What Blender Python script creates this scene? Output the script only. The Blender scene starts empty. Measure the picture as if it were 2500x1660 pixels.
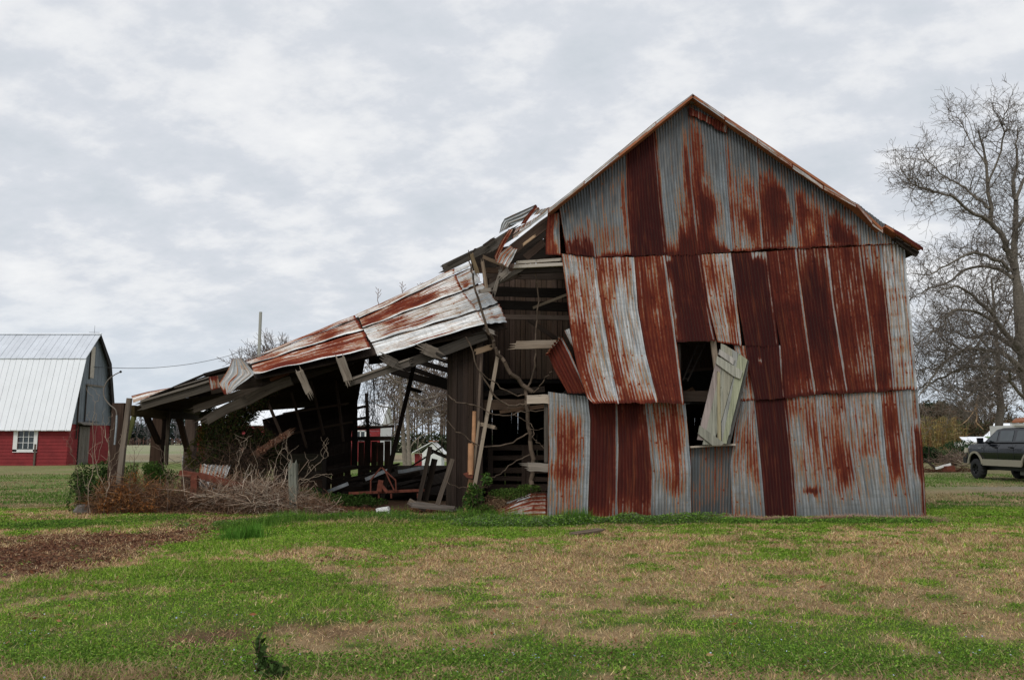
import bpy, math, random
import numpy as np
from mathutils import Matrix, Vector
rng = np.random.default_rng(7)
random.seed(7)
SC = bpy.context.scene
COL = SC.collection

# ------------------------------------------------------------------ camera
FPX = 1944.0                      # focal length in pixels of the 2500 px wide photograph
PITCH = math.atan(247.0 / FPX)
EYE = 1.6
cam_data = bpy.data.cameras.new('camera')
cam = bpy.data.objects.new('camera', cam_data)
COL.objects.link(cam)
cam.location = (0, 0, EYE)
cam.rotation_euler = (math.radians(90) + PITCH, 0, 0)
cam_data.sensor_width = 36.0
cam_data.lens = 36.0 * FPX / 2500.0
cam_data.clip_end = 6000
cam_data.clip_start = 0.05
SC.camera = cam

# ------------------------------------------------------------------ sky and sun (overcast)
SUN_EL, SUN_AZ = math.radians(48), math.radians(205)
world = bpy.data.worlds.new('World')
SC.world = world
world.use_nodes = True
wn, wl = world.node_tree.nodes, world.node_tree.links
wn.clear()
w_out = wn.new('ShaderNodeOutputWorld')
w_bg = wn.new('ShaderNodeBackground')
w_sky = wn.new('ShaderNodeTexSky')
w_sky.sky_type = 'NISHITA'
w_sky.sun_disc = False
w_sky.sun_elevation = SUN_EL
w_sky.sun_rotation = SUN_AZ
w_sky.air_density = 1.0
w_tc = wn.new('ShaderNodeTexCoord')


def wmath(op, a, b=None):
    n = wn.new('ShaderNodeMath'); n.operation = op
    for i, v in enumerate((a, b)):
        if v is None: continue
        if isinstance(v, (int, float)): n.inputs[i].default_value = v
        else: wl.new(v, n.inputs[i])
    return n.outputs[0]


w_sep = wn.new('ShaderNodeSeparateXYZ'); wl.new(w_tc.outputs['Generated'], w_sep.inputs[0])
w_z = wmath('ADD', wmath('MAXIMUM', w_sep.outputs['Z'], 0.0), 0.34)
w_cmb = wn.new('ShaderNodeCombineXYZ')
wl.new(wmath('DIVIDE', w_sep.outputs['X'], w_z), w_cmb.inputs[0])
wl.new(wmath('DIVIDE', w_sep.outputs['Y'], w_z), w_cmb.inputs[1])
w_map = wn.new('ShaderNodeMapping'); wl.new(w_cmb.outputs[0], w_map.inputs[0])
w_map.inputs['Rotation'].default_value = (0, 0, 0.55)
w_map.inputs['Location'].default_value = (3.1, 1.7, 0)
w_map.inputs['Scale'].default_value = (0.85, 1.10, 1)


def wnoise(scale, detail, rough, dist=0.0):
    n = wn.new('ShaderNodeTexNoise'); n.inputs['Scale'].default_value = scale
    n.inputs['Detail'].default_value = detail; n.inputs['Roughness'].default_value = rough
    n.inputs['Distortion'].default_value = dist
    wl.new(w_map.outputs[0], n.inputs['Vector'])
    return n.outputs['Fac']


w_f = wmath('ADD', wmath('MULTIPLY', wnoise(2.6, 6, 0.55, 0.0), 0.42), wmath('MULTIPLY', wnoise(7.0, 9, 0.60, 0.0), 0.58))
w_r = wn.new('ShaderNodeValToRGB'); wl.new(w_f, w_r.inputs[0])
cr = w_r.color_ramp
cr.elements[0].position = 0.36; cr.elements[0].color = (0.60, 0.645, 0.695, 1)
cr.elements[1].position = 0.66; cr.elements[1].color = (0.90, 0.905, 0.91, 1)
e = cr.elements.new(0.48); e.color = (0.68, 0.71, 0.76, 1)
e = cr.elements.new(0.55); e.color = (0.80, 0.815, 0.84, 1)
# towards the horizon the cloud deck thins to a pale blue
w_h = wn.new('ShaderNodeValToRGB'); wl.new(w_sep.outputs['Z'], w_h.inputs[0])
w_h.color_ramp.elements[0].position = 0.0; w_h.color_ramp.elements[0].color = (1, 1, 1, 1)
w_h.color_ramp.elements[1].position = 0.17; w_h.color_ramp.elements[1].color = (0, 0, 0, 1)
w_band = wn.new('ShaderNodeMix'); w_band.data_type = 'RGBA'
wl.new(wmath('MULTIPLY', w_h.outputs[0], 0.80), w_band.inputs['Factor'])
wl.new(w_r.outputs[0], w_band.inputs['A'])
w_band.inputs['B'].default_value = (0.58, 0.665, 0.76, 1)
w_sc = wn.new('ShaderNodeVectorMath'); w_sc.operation = 'SCALE'
wl.new(w_sky.outputs[0], w_sc.inputs[0]); w_sc.inputs['Scale'].default_value = 0.08
w_mix = wn.new('ShaderNodeMix'); w_mix.data_type = 'RGBA'
w_mix.inputs['Factor'].default_value = 0.95
wl.new(w_sc.outputs[0], w_mix.inputs['A']); wl.new(w_band.outputs['Result'], w_mix.inputs['B'])
wl.new(w_mix.outputs['Result'], w_bg.inputs['Color'])
w_bg.inputs['Strength'].default_value = 1.0
wl.new(w_bg.outputs[0], w_out.inputs[0])

sun_d = bpy.data.lights.new('sun', 'SUN')
sun_d.energy = 1.5; sun_d.angle = math.radians(25); sun_d.color = (1.0, 0.97, 0.92)
sun = bpy.data.objects.new('sun', sun_d); COL.objects.link(sun)
sd = Vector((math.sin(SUN_AZ) * math.cos(SUN_EL), math.cos(SUN_AZ) * math.cos(SUN_EL), math.sin(SUN_EL)))
sun.rotation_euler = sd.to_track_quat('Z', 'Y').to_euler()
SC.view_settings.view_transform = 'Standard'
SC.view_settings.look = 'None'
SC.view_settings.exposure = 0.08
SC.view_settings.gamma = 1.0
SC.view_settings.use_curve_mapping = False
SC.cycles.max_bounces = 5
SC.cycles.diffuse_bounces = 3

# ------------------------------------------------------------------ measuring helpers
CT, ST = math.cos(PITCH), math.sin(PITCH)


def P(px, py, Y):
    """The point of the place that stands Y metres ahead where the photograph shows (px, py)."""
    dx = (px - 1250.0) / FPX; dz = (830.0 - py) / FPX
    wy = CT - dz * ST; wz = ST + dz * CT
    return np.array([dx / wy * Y, Y, EYE + wz / wy * Y])


def G(px, py):
    dz = (830.0 - py) / FPX
    wy = CT - dz * ST; wz = ST + dz * CT
    Y = -EYE / wz * wy
    return P(px, py, Y)[:2]


def _h(ix, iy, s):
    n = (ix.astype(np.int64) * 374761393 + iy.astype(np.int64) * 668265263 + s * 1442695041) & 0xffffffff
    n = ((n ^ (n >> 13)) * 1274126177) & 0xffffffff
    return ((n ^ (n >> 16)) & 0xffff) / 65535.0


def vnoise(x, y, s=0):
    x = np.asarray(x, float); y = np.asarray(y, float)
    ix, iy = np.floor(x), np.floor(y); fx, fy = x - ix, y - iy
    fx = fx * fx * (3 - 2 * fx); fy = fy * fy * (3 - 2 * fy)
    a, b = _h(ix, iy, s), _h(ix + 1, iy, s); c, d = _h(ix, iy + 1, s), _h(ix + 1, iy + 1, s)
    return (a * (1 - fx) + b * fx) * (1 - fy) + (c * (1 - fx) + d * fx) * fy


def fbm(x, y, s=0, o=4):
    t = 0; a = 0.5; w = 0
    for k in range(o):
        t = t + a * vnoise(x * 2 ** k, y * 2 ** k, s + k); w += a; a *= 0.55
    return t / w


# ------------------------------------------------------------------ materials
MATS = {}


class NT:
    def __init__(s, name):
        s.m = bpy.data.materials.new(name); s.m.use_nodes = True
        s.n, s.l = s.m.node_tree.nodes, s.m.node_tree.links
        s.b = s.n['Principled BSDF']; MATS[name] = s.m

    def add(s, t, **k):
        n = s.n.new(t)
        for a, v in k.items(): setattr(n, a, v)
        return n

    def put(s, v, sock):
        if isinstance(v, bpy.types.NodeSocket): s.l.new(v, sock)
        elif v is not None: sock.default_value = v

    def math(s, op, a, b=None, clamp=False):
        n = s.add('ShaderNodeMath', operation=op); n.use_clamp = clamp
        s.put(a, n.inputs[0]); s.put(b, n.inputs[1]); return n.outputs[0]

    def mapr(s, v, a, b, c=0.0, d=1.0):
        n = s.add('ShaderNodeMapRange'); s.put(v, n.inputs[0])
        for i, q in enumerate((a, b, c, d)): n.inputs[i + 1].default_value = q
        return n.outputs[0]

    def vec(s, v, scale, loc=None):
        n = s.add('ShaderNodeMapping'); s.put(v, n.inputs[0]); n.inputs['Scale'].default_value = scale
        if loc is not None: s.put(loc, n.inputs['Location'])
        return n.outputs[0]

    def noise(s, v, scale, detail=4, rough=0.55, dist=0.0):
        n = s.add('ShaderNodeTexNoise'); s.put(v, n.inputs['Vector'])
        n.inputs['Scale'].default_value = scale; n.inputs['Detail'].default_value = detail
        n.inputs['Roughness'].default_value = rough; n.inputs['Distortion'].default_value = dist
        return n.outputs['Fac']

    def ramp(s, v, stops):
        n = s.add('ShaderNodeValToRGB'); s.put(v, n.inputs[0]); c = n.color_ramp
        c.elements[0].position = stops[0][0]; c.elements[0].color = (*stops[0][1], 1)
        c.elements[1].position = stops[-1][0]; c.elements[1].color = (*stops[-1][1], 1)
        for p, q in stops[1:-1]:
            e = c.elements.new(p); e.color = (*q, 1)
        return n.outputs[0]

    def mix(s, f, a, b, blend='MIX'):
        n = s.add('ShaderNodeMix', data_type='RGBA', blend_type=blend)
        s.put(f, n.inputs['Factor'])
        for v, k in ((a, 'A'), (b, 'B')):
            if isinstance(v, tuple) and len(v) == 3: v = (*v, 1)
            s.put(v, n.inputs[k])
        return n.outputs['Result']

    def attr(s, name, out='Fac'):
        n = s.add('ShaderNodeAttribute'); n.attribute_name = name; return n.outputs[out]

    def uvo(s):
        """uv shifted by an amount of its own for every object"""
        u = s.add('ShaderNodeUVMap').outputs[0]
        r = s.add('ShaderNodeObjectInfo').outputs['Random']
        k = s.math('MULTIPLY', r, 91.7)
        c = s.add('ShaderNodeCombineXYZ'); s.put(k, c.inputs[0]); s.put(k, c.inputs[1]); s.put(k, c.inputs[2])
        a = s.add('ShaderNodeVectorMath', operation='ADD'); s.put(u, a.inputs[0]); s.put(c.outputs[0], a.inputs[1])
        return a.outputs[0]

    def bump(s, h, dist, strength=1.0):
        n = s.add('ShaderNodeBump'); n.inputs['Distance'].default_value = dist
        n.inputs['Strength'].default_value = strength
        s.put(h, n.inputs['Height']); s.l.new(n.outputs[0], s.b.inputs['Normal'])

    def done(s, col, rough=0.85, metal=0.0, spec=0.3):
        if isinstance(col, tuple) and len(col) == 3: col = (*col, 1)
        s.put(col, s.b.inputs['Base Color']); s.put(rough, s.b.inputs['Roughness'])
        s.put(metal, s.b.inputs['Metallic']); s.put(spec, s.b.inputs['Specular IOR Level'])
        return s.m


def m_sheet(name='corrugated_iron', galv=(0.200, 0.240, 0.268), white=(0.62, 0.64, 0.65)):
    t = NT(name); uv = t.uvo()
    streak = t.noise(t.vec(uv, (13, 0.45, 1)), 1.0, 5, 0.62)
    streak2 = t.noise(t.vec(uv, (30, 1.4, 1)), 1.0, 3, 0.6)
    blot = t.noise(t.vec(uv, (2.4, 1.3, 1)), 1.0, 7, 0.66, 0.4)
    fine = t.noise(t.vec(uv, (30, 14, 1)), 1.0, 6, 0.72)
    cor = t.attr('crest')
    r = t.attr('rust')
    # nail rows: a little rust bleeds from every fastening
    sp = t.add('ShaderNodeSeparateXYZ'); t.put(t.add('ShaderNodeUVMap').outputs[0], sp.inputs[0])
    dx = t.math('ABSOLUTE', t.math('SUBTRACT', t.math('FRACT', t.math('MULTIPLY', sp.outputs[0], 4.9)), 0.5))
    fy = t.math('FRACT', t.math('ADD', t.math('MULTIPLY', sp.outputs[1], 1.55), t.math('MULTIPLY', t.noise(uv, 0.9, 2), 0.12)))
    dy = t.math('ABSOLUTE', t.math('SUBTRACT', fy, 0.5))
    nail = t.math('MULTIPLY', t.mapr(dx, 0.13, 0.03), t.mapr(dy, 0.05, 0.012))
    r = t.math('ADD', r, t.math('MULTIPLY', nail, t.mapr(t.noise(uv, 6.0, 2), 0.35, 0.7, 0.0, 0.55)))
    for n, a in ((streak, 0.85), (streak2, 0.45), (blot, 0.80), (fine, 0.42)):
        r = t.math('ADD', r, t.math('MULTIPLY', t.math('SUBTRACT', n, 0.5), a))
    r = t.math('ADD', r, t.math('MULTIPLY', cor, 0.15))
    gv = t.noise(t.vec(uv, (2.4, 0.7, 1)), 1.0, 6, 0.62); gs = t.noise(t.vec(uv, (22, 0.9, 1)), 1.0, 4, 0.6)
    gcol = t.mix(t.mapr(gv, 0.32, 0.68), tuple(c * 0.45 for c in galv), tuple(min(1, c * 1.30) for c in galv))
    gcol = t.mix(t.mapr(gs, 0.46, 0.72, 0, 0.40), gcol, (0.40, 0.45, 0.48))
    pale = t.math('MULTIPLY', t.attr('pale'), t.mapr(t.noise(t.vec(uv, (16, 1.3, 1)), 1.0, 6, 0.65), 0.36, 0.56))
    gcol = t.mix(pale, gcol, white)
    # tide marks across old zinc, and a brown patina that thickens towards the rust
    tide = t.mapr(t.noise(t.vec(uv, (1.4, 13, 1)), 1.0, 5, 0.7), 0.50, 0.66, 0, 0.40)
    gcol = t.mix(tide, gcol, (0.20, 0.195, 0.185))
    gcol = t.mix(t.math('MULTIPLY', t.mapr(r, -0.02, 0.34, 0.05, 0.85), t.mapr(streak2, 0.38, 0.60)), gcol, (0.285, 0.19, 0.095))
    gcol = t.mix(t.math('MULTIPLY', t.attr('grime'), t.mapr(gv, 0.25, 0.6, 0.6, 1.0), clamp=True), gcol, (0.064, 0.072, 0.076))  # darkens the zinc: staining, plus painted eave shade on the gable
    dark = t.attr('dark')
    dn = t.math('ADD', dark, t.math('MULTIPLY', t.math('SUBTRACT', blot, 0.5), 0.7), clamp=True)
    rust_l = t.ramp(r, [(0.36, (0.44, 0.22, 0.085)), (0.47, (0.32, 0.09, 0.03)), (0.58, (0.190, 0.039, 0.020)), (0.80, (0.118, 0.021, 0.014)), (1.0, (0.085, 0.017, 0.011))])
    rust_d = t.ramp(r, [(0.36, (0.20, 0.075, 0.040)), (0.50, (0.125, 0.026, 0.015)), (0.72, (0.068, 0.014, 0.011)), (1.0, (0.040, 0.010, 0.010))])
    rcol = t.mix(dn, rust_l, rust_d)
    rcol = t.mix(t.mapr(gs, 0.56, 0.74, 0, 0.40), rcol, (0.27, 0.085, 0.035))
    f = t.mapr(r, 0.28, 0.50)
    col = t.mix(f, gcol, rcol)
    # darker brown in the troughs, pitting
    col = t.mix(t.mapr(cor, 0.2, -1.0, 0, 0.38), col, (0.040, 0.030, 0.026))
    pit = t.noise(t.vec(uv, (70, 55, 1)), 1.0, 2, 0.5)
    col = t.mix(t.mapr(pit, 0.66, 0.72, 0, 0.8), col, (0.05, 0.02, 0.014))
    t.bump(fine, 0.004, 0.6)
    rough = t.mapr(f, 0, 1, 0.50, 0.9)
    metal = t.mapr(f, 0, 0.6, 0.25, 0.0)
    return t.done(col, rough, metal, t.mapr(f, 0, 1, 0.35, 0.06))


m_sheet()
m_sheet('roofing_iron', (0.40, 0.43, 0.45), (0.74, 0.75, 0.75))


def m_wood(name, base, vary=0.5, grey=None):
    """weathered timber; the object's own colour tints it"""
    t = NT(name); uv = t.uvo()
    g = t.noise(t.vec(uv, (1.3, 34, 1)), 1.0, 6, 0.65, 0.35)
    g2 = t.noise(t.vec(uv, (0.8, 6, 1)), 1.0, 4, 0.6)
    k = t.noise(t.vec(uv, (7, 10, 1)), 1.0, 3, 0.6)
    oc = t.add('ShaderNodeObjectInfo').outputs['Color']
    c = t.mix(t.mapr(g, 0.28, 0.72), tuple(b * (1 - vary) for b in base), tuple(min(1, b * (1 + vary)) for b in base))
    c = t.mix(t.mapr(g2, 0.45, 0.7, 0, 0.5), c, grey or tuple(b * 1.3 for b in base))
    c = t.mix(t.mapr(k, 0.66, 0.74, 0, 0.75), c, tuple(b * 0.22 for b in base))
    c = t.mix(t.mapr(g, 0.36, 0.30, 0, 0.8), c, tuple(b * 0.25 for b in base))
    c = t.mix(1.0, c, oc, 'MULTIPLY')
    t.bump(g, 0.006, 0.9)
    return t.done(c, 0.9, 0, 0.08)


m_wood('weathered_wood', (0.16, 0.14, 0.12), 0.55, (0.25, 0.235, 0.215))
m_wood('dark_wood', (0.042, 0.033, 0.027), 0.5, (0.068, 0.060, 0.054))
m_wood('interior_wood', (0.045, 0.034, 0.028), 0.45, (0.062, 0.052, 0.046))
m_wood('pale_wood', (0.42, 0.37, 0.31), 0.35, (0.55, 0.51, 0.46))
m_wood('green_wood', (0.275, 0.27, 0.235), 0.5, (0.42, 0.405, 0.36))


def m_plain(name, col, rough=0.8, metal=0.0, spec=0.3, nscale=6.0, amt=0.25, bump=0.0, coat=0.0):
    t = NT(name); o = t.add('ShaderNodeTexCoord').outputs['Object']
    n = t.noise(o, nscale, 6, 0.65)
    c = t.mix(t.mapr(n, 0.3, 0.7), tuple(b * (1 - amt) for b in col), tuple(min(1, b * (1 + amt)) for b in col))
    if bump: t.bump(n, bump)
    m = t.done(c, rough, metal, spec)
    if coat: t.b.inputs['Coat Weight'].default_value = coat; t.b.inputs['Coat Roughness'].default_value = 0.06
    return m


def m_vcol(name, rough=0.9, trans=0.0, amt=0.2):
    t = NT(name); c = t.attr('Col', 'Color')
    r = t.add('ShaderNodeNewGeometry').outputs['Random Per Island']
    c = t.mix(1.0, c, t.ramp(r, [(0, (1 - amt,) * 3), (1, (1 + amt,) * 3)]), 'MULTIPLY')
    m = t.done(c, rough, 0, 0.05)
    if trans:
        tr = t.add('ShaderNodeBsdfTranslucent'); t.put(c, tr.inputs[0])
        mx = t.add('ShaderNodeMixShader'); mx.inputs[0].default_value = trans
        t.l.new(t.b.outputs[0], mx.inputs[1]); t.l.new(tr.outputs[0], mx.inputs[2])
        t.l.new(mx.outputs[0], t.n['Material Output'].inputs[0])
    return m


m_vcol('leaf', 0.7, 0.25, 0.35)
m_vcol('blade', 0.8, 0.35, 0.30)
m_vcol('twig', 0.9, 0.0, 0.35)
m_plain('bark', (0.145, 0.125, 0.10), 0.95, nscale=9, amt=0.4, bump=0.02)
m_plain('bark_light', (0.22, 0.185, 0.15), 0.95, nscale=9, amt=0.35, bump=0.01)
m_plain('red_siding', (0.205, 0.022, 0.024), 0.75, nscale=1.5, amt=0.22)
m_plain('white_paint', (0.72, 0.72, 0.70), 0.6, nscale=3, amt=0.08)
m_plain('white_roofing', (0.80, 0.82, 0.85), 0.5, nscale=0.7, amt=0.05)
m_plain('ridge_roofing', (0.58, 0.61, 0.66), 0.5, nscale=0.8, amt=0.12)
m_plain('blue_grey_siding', (0.150, 0.170, 0.190), 0.7, nscale=1.2, amt=0.16)
m_plain('glass_dark', (0.035, 0.045, 0.05), 0.08, spec=0.6, nscale=0.8, amt=0.5)
m_plain('black_paint', (0.004, 0.005, 0.008), 0.14, spec=0.35, amt=0.1, coat=0.25)
m_plain('tan_paint', (0.29, 0.26, 0.20), 0.4, spec=0.5, amt=0.05)
m_plain('rubber', (0.022, 0.022, 0.023), 0.85, amt=0.2, nscale=20)
m_plain('rim_metal', (0.03, 0.03, 0.032), 0.35, metal=0.6, amt=0.1)
m_plain('dark_plastic', (0.014, 0.014, 0.015), 0.5, amt=0.1)
m_plain('lamp_lens', (0.6, 0.55, 0.45), 0.15, spec=0.6, amt=0.05)
m_plain('rust_steel', (0.135, 0.040, 0.024), 0.9, nscale=8, amt=0.4, bump=0.004)
m_plain('clay_pipe', (0.42, 0.22, 0.115), 0.8, nscale=4, amt=0.25)
m_plain('galvanised', (0.30, 0.33, 0.35), 0.5, metal=0.3, amt=0.2)
m_plain('stone', (0.13, 0.115, 0.10), 0.95, nscale=7, amt=0.4, bump=0.02)
m_plain('wire', (0.05, 0.05, 0.05), 0.6, amt=0.1)
m_plain('rust_roofing', (0.30, 0.11, 0.05), 0.85, nscale=2, amt=0.3)
m_plain('green_paint', (0.25, 0.36, 0.20), 0.7, amt=0.1)
m_plain('shadow_black', (0.020, 0.017, 0.015), 0.95, nscale=5, amt=0.4)  # near-black: interior shade put into the colour of walls and backings
m_plain('petal', (0.35, 0.42, 0.78), 0.7, amt=0.1)


def m_ground():
    t = NT('ground_cover'); o = t.add('ShaderNodeTexCoord').outputs['Object']
    c = t.attr('Col', 'Color')
    n = t.noise(o, 9, 6, 0.7); n2 = t.noise(t.vec(o, (1, 1, 1)), 60, 3, 0.7); n3 = t.noise(o, 0.9, 5, 0.6)
    c = t.mix(1.0, c, t.ramp(n, [(0.3, (0.62,) * 3), (0.7, (1.35,) * 3)]), 'MULTIPLY')
    c = t.mix(1.0, c, t.ramp(n2, [(0.3, (0.6,) * 3), (0.7, (1.35,) * 3)]), 'MULTIPLY')
    c = t.mix(t.mapr(n3, 0.45, 0.7, 0, 0.35), c, (0.21, 0.16, 0.09))
    t.bump(t.math('ADD', n, n2), 0.03, 0.8)
    return t.done(c, 0.95, 0, 0.1)


m_ground()


# ------------------------------------------------------------------ object helpers
def tag(o, label=None, cat=None, group=None, kind=None):
    if label: o['label'] = label
    if cat: o['category'] = cat
    if group: o['group'] = group
    if kind: o['kind'] = kind
    return o


def empty(name, loc, label, cat, group=None):
    o = bpy.data.objects.new(name, None); COL.objects.link(o); o.location = Vector(tuple(float(v) for v in loc))
    return tag(o, label, cat, group)


def off(o):
    v = Vector((0, 0, 0))
    while o is not None:
        v += o.location; o = o.parent
    return v


def mk(name, V, F, mat, parent=None, uv=None, col=None, attrs=None, smooth=False, tint=None):
    """V (n,3), F (m,k) or a list of tuples; world coordinates"""
    V = np.asarray(V, np.float32)
    if parent is not None:
        V = V - np.array(off(parent), np.float32)
    me = bpy.data.meshes.new(name)
    if isinstance(F, np.ndarray) and F.ndim == 2:
        m, k = F.shape
        me.vertices.add(len(V)); me.vertices.foreach_set('co', V.ravel())
        me.loops.add(m * k); me.loops.foreach_set('vertex_index', F.astype(np.int32).ravel())
        me.polygons.add(m); me.polygons.foreach_set('loop_start', np.arange(0, m * k, k, dtype=np.int32))
        try: me.polygons.foreach_set('loop_total', np.full(m, k, np.int32))
        except Exception: pass
        me.update(calc_edges=True)
    else:
        me.from_pydata([tuple(map(float, v)) for v in V], [], [tuple(int(i) for i in f) for f in F])
    if uv is not None:
        ul = me.uv_layers.new(name='UVMap')
        vi = np.empty(len(me.loops), np.int32); me.loops.foreach_get('vertex_index', vi)
        ul.data.foreach_set('uv', np.asarray(uv, np.float32)[vi].ravel())
    if col is not None:
        a = me.color_attributes.new('Col', 'FLOAT_COLOR', 'POINT')
        c4 = np.ones((len(V), 4), np.float32); c4[:, :3] = col
        a.data.foreach_set('color', c4.ravel())
    for k_, v_ in (attrs or {}).items():
        a = me.attributes.new(k_, 'FLOAT', 'POINT'); a.data.foreach_set('value', np.asarray(v_, np.float32))
    me.materials.append(MATS[mat] if isinstance(mat, str) else mat)
    if smooth:
        me.polygons.foreach_set('use_smooth', np.ones(len(me.polygons), bool))
    o = bpy.data.objects.new(name, me); COL.objects.link(o)
    if tint is not None: o.color = (*tint, 1)
    if parent is not None: o.parent = parent
    return o


def nrm(v):
    v = np.asarray(v, float); return v / (np.linalg.norm(v) + 1e-12)


def beam_geo(p0, p1, w, t, up=(0, 0, 1), bend=0.0, rag=0.0, n=4, taper=1.0):
    """a board from p0 to p1: w across (towards up), t thick"""
    p0, p1 = np.array(p0, float), np.array(p1, float); L = np.linalg.norm(p1 - p0); d = nrm(p1 - p0)
    up = np.array(up, float); s = np.cross(d, up)
    if np.linalg.norm(s) < 1e-3: s = np.cross(d, (1, 0, 0))
    s = nrm(s); u = nrm(np.cross(s, d))
    V, UV = [], []
    for i in range(n + 1):
        f = i / n; c = p0 + (p1 - p0) * f + u * bend * math.sin(math.pi * f) + (u * random.uniform(-1, 1) + s * random.uniform(-1, 1)) * w * 0.03
        k = 1 + (taper - 1) * f
        for a, b in ((-1, -1), (1, -1), (1, 1), (-1, 1)):
            q = c + u * a * w / 2 * k * random.uniform(0.95, 1.05) + s * b * t / 2
            if i in (0, n): q = q + d * random.uniform(-rag, rag)
            V.append(q); UV.append((f * L, (a * 0.5 + 0.5) * w + (b + 1) * 0.3))
    F = []
    for i in range(n):
        for j in range(4):
            a, b = i * 4 + j, i * 4 + (j + 1) % 4
            F.append((a, b, b + 4, a + 4))
    F.append((3, 2, 1, 0)); F.append((n * 4, n * 4 + 1, n * 4 + 2, n * 4 + 3))
    if rag >= .03:                 # splinters left standing at the broken ends
        for e_, sg in ((0, -1), (n, 1)):
            c0 = p0 if e_ == 0 else p1; m = random.randint(3, 5)
            for j in range(m):
                a0 = -w / 2 + w * j / m; a1 = a0 + w / m; ln = sg * w * random.uniform(.1, 1.0) * min(1.6, rag / .035)
                o_ = len(V); b_ = random.uniform(-.3, .3) * t
                V += [c0 + u * a0 * .95 - s * t * .45 - d * sg * .03, c0 + u * a1 * .95 - s * t * .45 - d * sg * .03, c0 + u * a1 * .95 + s * t * .45 - d * sg * .03, c0 + u * a0 * .95 + s * t * .45 - d * sg * .03, c0 + u * random.uniform(a0, a1) + s * b_ + d * ln]
                UV += [(0, a0), (0, a1), (.02, a1), (.02, a0), (abs(ln), (a0 + a1) / 2)]
                F += [(o_, o_ + 1, o_ + 4), (o_ + 1, o_ + 2, o_ + 4), (o_ + 2, o_ + 3, o_ + 4), (o_ + 3, o_, o_ + 4)]
    return V, F, UV


def beam(name, p0, p1, w, t, mat, parent=None, tint=None, **k):
    V, F, UV = beam_geo(p0, p1, w, t, **k)
    return mk(name, V, F, mat, parent, uv=UV, tint=tint)


def join(parts):
    V, F, UV = [], [], []
    for v, f, u in parts:
        o = len(V); V += list(v); UV += list(u); F += [tuple(i + o for i in q) for q in f]
    return V, F, UV


def px_beam(name, a, b, wpx, Y, t, mat, parent=None, Y2=None, tint=None, **k):
    """board between two points of the front view; wpx is its height in pixels there"""
    Y2 = Y if Y2 is None else Y2
    w = wpx / FPX * (Y + Y2) / 2
    return beam(name, P(*a, Y), P(*b, Y2), w, t, mat, parent, tint=tint, up=k.pop('up', (0, 0.0, 1)) if abs(a[0] - b[0]) > abs(a[1] - b[1]) * 0.4 else k.pop('up', (1, 0, 0)), **k)


def box_geo(x0, x1, y0, y1, z0, z1):
    V = [(x, y, z) for z in (z0, z1) for x, y in ((x0, y0), (x1, y0), (x1, y1), (x0, y1))]
    F = [(3, 2, 1, 0), (4, 5, 6, 7), (0, 1, 5, 4), (1, 2, 6, 5), (2, 3, 7, 6), (3, 0, 4, 7)]
    UV = [(v[2], v[0] + v[1]) for v in V]
    return V, F, UV


def box(name, b, mat, parent=None, tint=None):
    V, F, UV = box_geo(*b)
    return mk(name, V, F, mat, parent, uv=UV, tint=tint)


def prism_geo(pts, vec):
    """polygon pts (3D, in order) pushed along vec"""
    pts = [np.array(p, float) for p in pts]; vec = np.array(vec, float); n = len(pts)
    V = pts + [p + vec for p in pts]
    F = [tuple(range(n)), tuple(range(2 * n - 1, n - 1, -1))] + [(i, i + n, (i + 1) % n + n, (i + 1) % n) for i in range(n)]
    UV = [(v[2], v[0] + v[1] * 0.7) for v in V]
    return V, F, UV


def prism(name, pts, vec, mat, parent=None, tint=None):
    V, F, UV = prism_geo(pts, vec)
    return mk(name, V, F, mat, parent, uv=UV, tint=tint)


def seg_mesh(S, k=3):
    """S (n,8): p0 p1 r0 r1 -> V, F"""
    S = np.asarray(S, float); n = len(S)
    p0, p1 = S[:, :3], S[:, 3:6]; d = p1 - p0; d /= (np.linalg.norm(d, axis=1, keepdims=True) + 1e-9)
    ref = np.where(np.abs(d[:, 2:3]) > 0.9, np.array([[1.0, 0, 0]]), np.array([[0, 0, 1.0]]))
    s = np.cross(d, ref); s /= (np.linalg.norm(s, axis=1, keepdims=True) + 1e-9); u = np.cross(s, d)
    a = np.arange(k) / k * 2 * np.pi
    ring = np.cos(a)[None, :, None] * s[:, None, :] + np.sin(a)[None, :, None] * u[:, None, :]
    V0 = p0[:, None] + ring * S[:, 6][:, None, None]; V1 = p1[:, None] + ring * S[:, 7][:, None, None]
    V = np.concatenate([V0, V1], axis=1).reshape(-1, 3)
    j = np.arange(k); q = np.stack([j, (j + 1) % k, (j + 1) % k + k, j + k], axis=1)
    F = (np.arange(n)[:, None, None] * 2 * k + q[None]).reshape(-1, 4)
    return V, F


def smooth_path(pts, sub=4):
    pts = [np.array(p, float) for p in pts]; out = []
    for i in range(len(pts) - 1):
        p0 = pts[max(i - 1, 0)]; p1 = pts[i]; p2 = pts[i + 1]; p3 = pts[min(i + 2, len(pts) - 1)]
        for j in range(sub):
            t = j / sub
            out.append(0.5 * ((2 * p1) + (p2 - p0) * t + (2 * p0 - 5 * p1 + 4 * p2 - p3) * t * t + (3 * p1 - p0 - 3 * p2 + p3) * t ** 3))
    out.append(pts[-1]); return out


def path_segs(pts, r0, r1, sub=4, wob=0.0):
    q = smooth_path(pts, sub); n = len(q) - 1; S = []
    if wob: q = [q[0]] + [p + rng.normal(0, wob, 3) for p in q[1:-1]] + [q[-1]]
    for i in range(n):
        a, b = r0 + (r1 - r0) * i / n, r0 + (r1 - r0) * (i + 1) / n
        e = (q[i + 1] - q[i]) * 0.03
        S.append([*(q[i] - e), *(q[i + 1] + e), a, b])
    return S


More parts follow.
